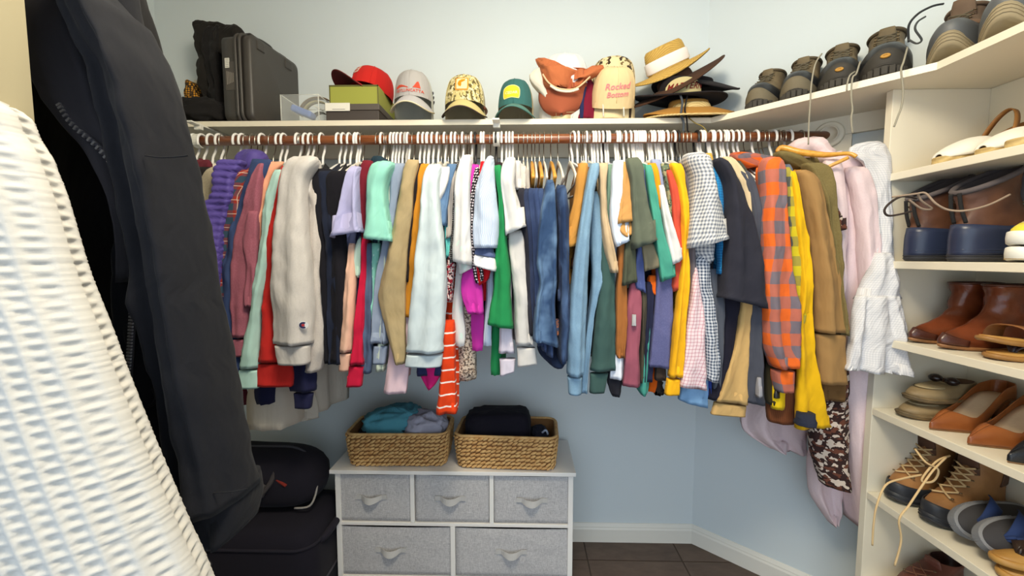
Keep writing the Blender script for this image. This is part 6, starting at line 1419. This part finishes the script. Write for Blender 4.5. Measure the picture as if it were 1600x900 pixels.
# --- duck boots
DUCK = [(.012, .128, -.134, .049, 0), (.05, .130, -.134, .051, 0), (.072, .120, -.133, .050, 0), (.090, .092, -.130, .047, .1), (.110, .055, -.128, .044, .25), (.135, .028, -.126, .042, .45), (.165, .012, -.126, .042, .7), (.200, .012, -.132, .046, .9), (.225, .018, -.136, .050, 1)]
M_NVR = flat('navy_rubber', (42, 50, 74), .35, bump=.08, bscale=90); BLTH = leather((104, 66, 44), (70, 42, 30), .55); M_GL = fabric((92, 84, 84))
M_LC2 = fabric((150, 128, 100), 'hstripe', (70, 56, 48), size=.006)
def duck_boot(label, toe, rz):
    global TOPS
    TOPS = .38
    t = shoe_root('duck_boot', label, toe, rz, 'shoe', 'duck boots on the second rack shelf', L=.138)
    sole_part(t, .136, .053, 0, .022, flat('dark_sole', (52, 52, 56), .7, bump=.2, bscale=90), groove=(.008, .015))
    shell(DUCK, BLTH, t, inner=M_GL, wrinkle=.006, seed=toe[1]*20, depth=.1)
    cap_part(DUCK, .016, .094, 115, M_NVR, t, 'rubber_shell', slope=.12, off=.004)
    cap_part(DUCK, .016, .092, 100, M_NVR, t, 'heel_shell', back=True, off=.005, slope=.15)
    MB().tube([Vector((x, y, bend(x, .030))) for x, y in outline(.134, -.136, .0535, 0, 40, 0, .002)], .003, 6, closed=True).build('rubber_rim', M_NVR, t)
    lacing(DUCK, (.105, .125, .146, .168), M_LC2, t, r=.0026, half=.022)
    tongue_part(DUCK, .205, M_GL, t, w=.034, rise=.035)
    MB().tube([p+Vector((0, 0, .002)) for p in stack([DUCK[-1]])[0]], .007, 8, closed=True).build('collar', M_GL, t)
    MB().tube(spline([(.020, .048, .165), (-.05, .052, .155), (-.12, .030, .160)], 5), .0026, 6).build('side_lace', M_LC2, t)
    for sg in (1, -1): MB().tube(spline([(-.126, sg*.014, .10), (-.139, sg*.012, .135), (-.146, sg*.010, .175)], 5), .0045, 6).build('heel_strap', M_BLK, t)
    TOPS = 0.
    return t
duck_boot('brown duck boot with navy rubber heel, left of its pair', (1.405, 1.262, SH[1]+.001), .06)
duck_boot('brown duck boot with navy rubber heel, right of its pair and nearer', (1.405, 1.135, SH[1]+.001), .06)
lace('dark lace looping out left of the duck boots past the rack panel', [at(1432, 310, 1.15), at(1410, 307, 1.12), at(1392, 316, 1.11), at(1382, 328, 1.11), at(1388, 337, 1.11), at(1410, 334, 1.12), at(1424, 330, 1.14)], .0028, (58, 48, 44))
lace('two tone lace sweeping across the front of the duck boots', [at(1394, 308, 1.10), at(1430, 303, 1.09), at(1446, 302, 1.085), at(1462, 318, 1.07), at(1482, 328, 1.06), at(1510, 329, 1.04), at(1545, 320, 1.03), at(1578, 304, 1.03)], .0026, (150, 130, 112))
lace('two tone lace end dangling between the duck boots', [at(1420, 312, 1.10), at(1440, 326, 1.10), at(1456, 326, 1.10), at(1440, 314, 1.095), at(1434, 302, 1.095)], .0026, (150, 130, 112))
# --- sneakers, one on the other
def sneaker(label, toe, rz, upper, z=0):
    t = shoe_root('sneaker', label, (toe[0], toe[1], toe[2]), rz, 'shoe', 'canvas sneakers stacked on the second rack shelf', L=.13)
    sole_part(t, .130, .050, 0, .030, flat('white_rubber', (228, 226, 216), .5), lift=.006, off=.004)
    ROW = [(.026, .122, -.124, .046, 0), (.040, .120, -.124, .046, 0), (.052, .098, -.122, .043, .05), (.064, .052, -.122, .040, .15), (.076, .010, -.122, .038, .3), (.086, -.02, -.124, .037, .4)]
    if upper:
        shell(ROW, fabric((46, 60, 92)), t, inner=M_GL, depth=.04, lift=.006)
        cap_part(ROW, .026, .050, 130, fabric((226, 208, 70)), t, 'foxing', off=.003, lift=.006, k=4)
        cap_part(ROW, .046, .053, 130, fabric((206, 190, 150)), t, 'foxing_edge', off=.004, lift=.006, k=2)
    else:
        shell([(.026, .122, -.124, .046, 0), (.030, .120, -.124, .045, 0), (.0325, .11, -.12, .043, 0)], fabric((46, 60, 92)), t, inner=M_GL, depth=.005, lift=.006)
        cap_part(ROW, .004, .012, 60, flat('gum_sole', (186, 152, 96), .7), t, 'toe_scuff', off=.009, lift=.006, k=3)
    return t
sneaker('white soled canvas shoe under the navy and yellow sneaker', (1.130, .985, SH[1]+.001), PI+.02, False)
sneaker('navy and yellow sneaker resting on top of the white soled shoe', (1.130, .985, SH[1]+.037), PI+.02, True)
# --- ankle boots
COG = leather((122, 60, 32), (82, 38, 20), .25); COGD = leather((92, 50, 36), (70, 36, 26), .3)
ANK = [(.010, .136, -.125, .043, 0), (.020, .138, -.126, .045, 0), (.036, .128, -.126, .044, 0), (.050, .108, -.125, .041, .05), (.064, .074, -.124, .038, .1), (.080, .042, -.122, .036, .25), (.100, .020, -.120, .036, .45), (.125, .010, -.120, .038, .7), (.150, .008, -.124, .042, .9), (.172, .012, -.128, .044, 1)]
def ankle_boot(label, toe, rz):
    t = shoe_root('ankle_boot', label, toe, rz, 'shoe', 'brown ankle boots on the third rack shelf', L=.142)
    sole_part(t, .138, .044, 0, .010, leather((170, 116, 70), None, .5), .55, .006)
    MB().rings([[Vector((x, y, z)) for x, y in outline(-.055, -.128, .036, .4)] for z in (0, .026)]).build('heel', COGD, t)
    R = shell(ANK, COG, t, inner=leather((60, 40, 32)), point=.55, lift=.006, wrinkle=.007, seed=toe[1]*13, depth=.11)
    cap_part(ANK, .011, .040, 58, COGD, t, 'toe_tip', point=.55, lift=.006, off=.0018, slope=.5)
    MB().tube([p+Vector((0, 0, .002)) for p in stack([ANK[-1]], .55, 36, 0, .006)[0]], .0034, 6, closed=True).build('top_edge', COGD, t)
    return t
ankle_boot('brown leather ankle boot with dark toe, behind its pair', (1.140, 1.235, SH[2]+.001), PI+.10)
ankle_boot('brown leather ankle boot with dark toe, front of its pair', (1.140, 1.150, SH[2]+.001), PI+.06)
# --- flat sandals
def sandal(name, label, toe, rz, solec, footc, strapc, thick=.014, roll=0, tilt=0, group=None, L=.13, hw=.045, kind='thong', point=0, z=0, rib=False):
    t = shoe_root(name, label, toe, rz, 'shoe', group, L=L); t.rotation_euler = (roll, tilt, rz)
    sole_part(t, L, hw, 0, thick, solec, point, .004)
    R = [[Vector((x, y, bend(x, z_, L, .004))) for x, y in outline(L-.004, -L+.004, hw-.003, 0, 40, point)] for z_ in (thick-.001, thick+.003)]
    MB().rings(R).build('footbed', footc, t)
    if rib:
        m = MB()
        P = outline(L, -L, hw, 0, 110, point, .0035)
        for x, y in P: m.box((x, y, bend(x, thick/2, L, .004)), (.0022, .0022, thick*.8))
        m.build('sole_ribs', solec, t, False)['kind'] = 'stuff'
    a = thick+.002
    def strap(pts, w_, nm='strap'):
        P = spline(pts, 6); v = []
        for i, p in enumerate(P):
            d_ = (P[min(i+1, len(P)-1)]-P[max(i-1, 0)]).normalized(); s_ = d_.cross(Vector((0, 0, 1)))
            s_ = s_.normalized() if s_.length > .2 else Vector((1, 0, 0)); 
            ww = w_(i/(len(P)-1)) if callable(w_) else w_
            v += [p-s_*ww, p+s_*ww]
        MB().add(v, [(2*k, 2*k+1, 2*k+3, 2*k+2) for k in range(len(P)-1)]).build(nm, strapc, t, True, solid=.003)
    if kind == 'thong':
        for sg in (1, -1): strap([(L*.52, 0, a), (L*.42, sg*.008, a+.018), (L*.12, sg*.034, a+.026), (-L*.18, sg*(hw-.001), a-.004)], lambda u: .005+.012*math.sin(min(1, u*1.3)*PI/2))
        MB().tube([(L*.54, 0, a-.004), (L*.50, 0, a+.012), (L*.45, 0, a+.018)], .004, 8).build('toe_post', strapc, t)
    else:
        strap([(L*.30, hw, a-.004), (L*.36, hw*.6, a+.030), (L*.36, -hw*.6, a+.030), (L*.30, -hw, a-.004)], .018)
        strap([(-L*.75, hw*.75, a), (-L*1.0, hw*.5, a+.05), (-L*1.0, -hw*.5, a+.05), (-L*.75, -hw*.75, a)], .007, 'heel_strap')
    return t
M_TS = leather((168, 124, 66), (140, 98, 48), .55); M_TF = leather((196, 152, 82), (170, 124, 60), .5)
gs = 'tan sandals at the right of the third rack shelf'
sandal('sandal', 'tan flat sandal lying underneath on the third rack shelf', (1.150, 1.035, SH[2]+.001), PI+.04, M_TS, M_TF, leather((64, 56, 62)), .012, group=gs, L=.125)
sandal('sandal', 'tan flat sandal with broad strap lying on top of another', (1.140, 1.045, SH[2]+.030), PI+.10, M_TS, M_TF, leather((150, 98, 56)), .012, tilt=-.10, group=gs, kind='slide', L=.125)
# --- taupe flats
M_TP = leather((166, 144, 106), (132, 112, 80), .6); M_TP2 = leather((190, 172, 134), (160, 140, 102), .7)
def flat_shoe(label, toe, rz, roll=0, z=0, bow=False):
    t = shoe_root('slip_on', label, toe, rz, 'shoe', 'taupe slip-ons on the fourth rack shelf', L=.122); t.rotation_euler = (roll, 0, rz)
    sole_part(t, .122, .046, 0, .014, leather((150, 126, 88), None, .7), .0, .006, groove=(.010,))
    ROW = [(.012, .116, -.116, .043, 0), (.022, .117, -.117, .044, 0), (.031, .106, -.116, .042, 0), (.038, .082, -.115, .039, .05), (.044, .04, -.113, .036, .15), (.048, .0, -.110, .034, .3)]
    shell(ROW, M_TP, t, inner=leather((112, 78, 52)), wrinkle=.003, depth=.03, lift=.006)
    MB().rings([[Vector((x, y, bend(x, z_, .122, .006))) for x, y in outline(x1, -.02, w1, .35)] for x1, w1, z_ in ((.088, .032, .0405), (.080, .027, .043), (.060, .015, .0445))]).build('apron', M_TP2, t)
    if bow:
        for sg in (1, -1): MB().rings([[Vector((-.005+.016*math.cos(a)*r_, sg*(.004+.034*k/5)+0, .058+.012*math.sin(a)*r_)) for a in [2*PI*q/10 for q in range(10)]] for k, r_ in enumerate((.3, .8, 1, 1, .8, .3))]).build('bow_loop', leather((44, 28, 26), None, .25), t)
    return t
flat_shoe('taupe slip-on lying underneath at the left of the fourth rack shelf', (1.140, 1.245, SH[3]+.001), PI+.14)
flat_shoe('taupe slip-on with dark bow lying on top of its pair', (1.150, 1.235, SH[3]+.054), PI+.20, 0, bow=True)
# --- pumps
def pump(label, toe, rz, mat, hl=.082, group='tan pumps on the fourth rack shelf', L=.125):
    t = shoe_root('pump', label, toe, rz, 'shoe', group, L=L); N = 44
    lift = lambda s: hl*(lambda q: q*q*(3-2*q))(min(1, max(0, (s-.30)/.55)))
    wid = lambda s: .040*min(1, s/.34)**.85*(1-.28*max(0, (s-.4)/.6))*math.sqrt(max(0, 1-max(0, (s-.93)/.07)**2))+.0006
    X = lambda s: L-2*L*s
    so = .25
    for nm, sg in (('side', 1), ('side', -1)):
        V = []; F = []; K = 12
        for i in range(N+1):
            s = i/N; h = .014+.034*math.sin(min(1, s/.33)*PI/2) if s < .33 else .048-.012*math.sin((s-.33)/.67*PI)+.014*max(0, (s-.6)/.4)
            pm = PI/2 if s < so else PI/2*(1-.62*min(1, (s-so)/.16)**.6)
            for j in range(K+1):
                a = pm*j/K; y = wid(s)*math.cos(a)**.7; z = lift(s)+.004+h*(math.sin(a)/(1 if s < so else math.sin(pm)**.5))**.9*(1 if s < so else .86+.14*(1-min(1, (s-so)/.1)))
                V.append(Vector((X(s), sg*y, z)))
        for i in range(N):
            for j in range(K): b_ = i*(K+1)+j; F.append((b_, b_+1, b_+K+2, b_+K+1))
        MB().add(V, F).build(nm, mat, t, True, solid=.0022)
    def plate(nm, dz, th, sc_, m_, s0=0.):
        V = []; F = []
        for i in range(N+1):
            s = s0+(1-s0)*i/N; w_ = wid(s)*sc_
            for y in (-w_, -w_*.5, 0, w_*.5, w_): V.append(Vector((X(s), y, lift(s)+dz)))
        for i in range(N):
            for j in range(4): b_ = i*5+j; F.append((b_, b_+1, b_+6, b_+5))
        MB().add(V, F).build(nm, m_, t, True, solid=th)
    plate('sole', .002, .004, 1.0, leather((176, 130, 84), None, .5)); plate('insole', .007, .002, .93, leather((222, 196, 164), (206, 178, 146), .5), .12)
    hx = X(.93); MB().rings([[Vector((hx+dx+r_*math.cos(a), r_*1.0*math.sin(a), z)) for a in [2*PI*k/14 for k in range(14)]] for z, r_, dx in ((0, .011, .004), (hl*.4, .012, .003), (hl*.8, .018, .002), (hl+.004, .024, 0))]).build('heel', mat, t)
    return t
TANP = leather((158, 94, 50), (132, 72, 34), .28)
pump('tan leather pump with pointed toe, left of its pair', (1.140, 1.155, SH[3]+.001), PI+.16, TANP)
pump('tan leather pump with pointed toe, right of its pair', (1.145, 1.060, SH[3]+.001), PI+.12, TANP)
pump('black pointed shoe just entering the frame right of the tan pumps', (1.140, .968, SH[3]+.001), PI+.05, leather((28, 30, 38), None, .3), .04, 'black pointed shoes')
# --- tan lace-up boots
TNB = leather((164, 116, 68), (128, 84, 44), .6); DKB = leather((92, 58, 36), (62, 40, 28), .7); M_LC3 = fabric((206, 176, 130)); M_CHR = flat('black_rand', (44, 46, 52), .5, bump=.15, bscale=90)
LUP = [(.018, .130, -.134, .049, 0), (.042, .132, -.134, .050, 0), (.058, .124, -.133, .048, 0), (.074, .100, -.131, .045, .05), (.090, .066, -.130, .042, .1), (.110, .034, -.129, .040, .25), (.135, .012, -.127, .040, .5), (.160, .002, -.127, .040, .75), (.188, -.002, -.128, .041, .9)]
def laceup(label, toe, rz):
    t = shoe_root('lace_up_boot', label, toe, rz, 'shoe', 'tan lace-up boots on the fifth rack shelf', L=.138)
    sole_part(t, .136, .052, 0, .024, M_CHR, groove=(.008, .016))
    shell(LUP, TNB, t, inner=M_BLK, wrinkle=.004, seed=toe[1]*7, depth=.08)
    cap_part(LUP, .018, .056, 110, M_CHR, t, 'toe_rand', slope=.3)
    cap_part(LUP, .110, .182, 84, DKB, t, 'quarter', back=True, off=.0025)
    lacing(LUP, (.080, .094, .110, .126, .142, .158), M_LC3, t, r=.0027, half=.022)
    tongue_part(LUP, .182, DKB, t)
    MB().tube([p+Vector((0, 0, .002)) for p in stack([LUP[-1]])[0]], .006, 8, closed=True).build('collar', DKB, t)
    return t
laceup('tan lace-up boot with black toe rand, left of its pair, lace hanging down', (1.145, 1.262, SH[4]+.001), PI+.30)
laceup('tan lace-up boot with black toe rand, right of its pair behind the flip-flops', (1.150, 1.155, SH[4]+.001), PI+.22)
lace('long tan lace hanging from the left lace-up boot in front of the rack panel', [at(1440, 742, 1.10), at(1410, 748, 1.085), at(1384, 758, 1.07), at(1370, 790, 1.06), at(1365, 820, 1.06), at(1363, 852, 1.06)], .0026, (206, 176, 130))
lace('tan lace falling over the fifth rack shelf to the bottom shoe', [at(1478, 715, 1.10), at(1458, 735, 1.07), at(1440, 760, 1.05), at(1420, 790, 1.035), at(1405, 812, 1.03), at(1408, 845, 1.03), at(1398, 884, 1.03)], .0026, (206, 176, 130))
lace('tan lace loop over the tongue of the left lace-up boot', [at(1430, 702, 1.13), at(1446, 722, 1.10), at(1466, 734, 1.09), at(1458, 752, 1.085), at(1440, 750, 1.09), at(1462, 722, 1.10), at(1484, 712, 1.12)], .0026, (206, 176, 130))
# --- flip-flops leaning on the boots
FG = flat('grey_foam', (128, 128, 130), .8, bump=.2, bscale=300); FD = flat('charcoal_footbed', (54, 52, 54), .85, bump=.2, bscale=160); FN = fabric((46, 62, 104))
gf = 'navy flip-flops leaning on the fifth rack shelf'
f1 = sandal('flip_flop', 'navy strapped grey flip-flop leaning on the lace-up boot', (1.140, 1.085, SH[4]+.046), PI+.16, FG, FD, FN, .022, roll=-.95, group=gf, rib=True)
f2 = sandal('flip_flop', 'navy strapped grey flip-flop in front with an emblem on its strap', (1.140, 1.025, SH[4]+.046), PI+.10, FG, FD, FN, .022, roll=-.90, group=gf, rib=True)
MB().tube([Vector((.004+.007*math.cos(a), .036+.005*math.sin(a), .047)) for a in [math.radians(30+27*k) for k in range(11)]], .0014, 6).build('strap_emblem', flat('emblem_pale', (206, 210, 222), .6), f2)
gt = 'tan sandals at the right end of the fifth rack shelf'
sandal('sandal', 'tan sandal lying underneath at the right end of the fifth rack shelf', (1.135, .955, SH[4]+.001), PI+.0, M_TF, M_TF, leather((70, 50, 40)), .016, group=gt)
sandal('sandal', 'tan sandal with dark toe loop, uppermost at the right of the fifth rack shelf', (1.132, .965, SH[4]+.028), PI+.08, M_TF, M_TF, leather((60, 44, 36)), .016, group=gt, roll=.12)
# --- bottom shoe
MAR = leather((110, 62, 50), (84, 44, 36), .5)
t = shoe_root('loafer', 'reddish brown laced shoe on the lowest rack shelf in view', (1.150, 1.225, SH[5]+.001), PI+.25, 'shoe', None, L=.13)
sole_part(t, .130, .048, 0, .018, leather((150, 116, 76), None, .7), groove=(.009,))
LOF = [(.016, .123, -.125, .045, 0), (.034, .124, -.125, .046, 0), (.050, .112, -.124, .044, 0), (.064, .082, -.122, .041, .05), (.076, .040, -.120, .038, .2), (.088, .0, -.120, .037, .35), (.096, -.02, -.122, .037, .45)]
shell(LOF, MAR, t, inner=leather((70, 40, 36)), depth=.05)
lacing(LOF, (.068, .076, .084), fabric((120, 80, 62)), t, half=.018); tongue_part(LOF, .092, MAR, t, rise=.02)
# ================================================================ luggage at the lower left
LG = C_((26, 24, 34), crease=.8); LG2 = C_((34, 32, 42), crease=.8)
sx0, sx1, sy0, sy1, sh = -1.32, -.765, 1.42, 1.76, .34
su = wthing('suitcase', 'large black soft suitcase lying on the floor at the lower left', 'suitcase', ((sx0+sx1)/2, (sy0+sy1)/2, 0))
R = []
for z, ins in ((.012, .02), (.03, .0), (sh*.5, -.006), (sh-.05, 0), (sh-.015, .014), (sh, .04)):
    R.append([Vector(((sx0+sx1)/2+x, (sy0+sy1)/2+y, z)) for x, y in rrect((sx1-sx0)/2-ins, (sy1-sy0)/2-ins, .07, 8)])
MB().rings(R).build('shell', LG, su)
MB().tube([Vector(((sx0+sx1)/2+x, (sy0+sy1)/2+y, sh-.06)) for x, y in rrect((sx1-sx0)/2+.001, (sy1-sy0)/2+.001, .07, 8)], .006, 8, closed=True).build('piping', LG2, su)
MB().tube([Vector(((sx0+sx1)/2+x, (sy0+sy1)/2+y, .10)) for x, y in rrect((sx1-sx0)/2+.004, (sy1-sy0)/2+.004, .07, 8)], .005, 8, closed=True).build('zip', flat('dark_zip', (60, 58, 66), .5), su)
MB().tube(spline([(sx0+.24, sy0-.008, .112), (sx0+.30, sy0-.024, .104), (sx0+.40, sy0-.024, .108), (sx0+.42, sy0-.01, .128)], 6), .004, 8).build('zip_pull', flat('steel_pull', (150, 148, 152), .35, metal=.6), su)
MB().tube(spline([(sx1-.02, sy0+.08, sh-.08), (sx1+.014, sy0+.10, sh-.06), (sx1+.016, sy0+.22, sh-.05), (sx1+.0, sy0+.26, sh-.02)], 6), .014, 10).build('side_handle', LG2, su)
for x, y in ((sx0+.06, sy0+.05), (sx1-.06, sy0+.05), (sx0+.06, sy1-.05), (sx1-.06, sy1-.05)): MB().lathe([(.0001, 0), (.016, 0), (.018, .012), (.0001, .02)], 12, (x, y, 0)).build('foot', M_RUB, su)
dcx, dcy, dz0 = -1.04, 1.63, sh+.004
du = wthing('duffel_bag', 'dark duffel bag with red piping sitting on the black suitcase', 'bag', (dcx, dcy, dz0))
R = []
for k in range(19):
    u = k/9-1; r_ = max(.02, (1-abs(u)**4.5))**.5
    R.append([Vector((dcx+u*.245, dcy+.12*r_*(abs(math.cos(a))**.8)*(1 if math.cos(a) > 0 else -1), dz0+.115+.115*r_*(abs(math.sin(a))**.8)*(1 if math.sin(a) > 0 else -1)-.030*abs(u)*max(0, math.sin(a))*u)) for a in [2*PI*j/28 for j in range(28)]])
MB().rings(R).build('body', C_((30, 28, 38), crease=1), du)
RDP = C_((128, 44, 36))
MB().tube(spline([(dcx-.16, dcy-.106, dz0+.165), (dcx-.04, dcy-.100, dz0+.178), (dcx+.06, dcy-.104, dz0+.165), (dcx+.14, dcy-.118, dz0+.130)], 6), .006, 8).build('piping', RDP, du)
MB().tube(spline([(dcx-.10, dcy-.118, dz0+.12), (dcx-.05, dcy-.145, dz0+.075), (dcx+.02, dcy-.145, dz0+.075), (dcx+.08, dcy-.122, dz0+.14), (dcx+.085, dcy-.09, dz0+.185)], 6), .009, 8).build('carry_strap', C_((64, 60, 62)), du)
MB().box((dcx+.05, dcy-.126, dz0+.115), (.034, .008, .050), Matrix.Rotation(.5, 3, 'Y')).build('strap_wrap', C_((78, 74, 76)), du, False, bevel=.003)
MB().tube(spline([(dcx-.2, dcy, dz0+.225), (dcx, dcy-.005, dz0+.232), (dcx+.12, dcy, dz0+.224), (dcx+.2, dcy, dz0+.17)], 6), .005, 8).build('zip', flat('dark_zip', (60, 58, 66), .5), du)
MB().tube(spline([(dcx+.15, dcy-.085, dz0+.02), (dcx+.21, dcy-.085, dz0+.03), (dcx+.225, dcy-.06, dz0+.07), (dcx+.222, dcy-.04, dz0+.12)], 5), .004, 8).build('edge_piping', C_((150, 146, 142)), du)
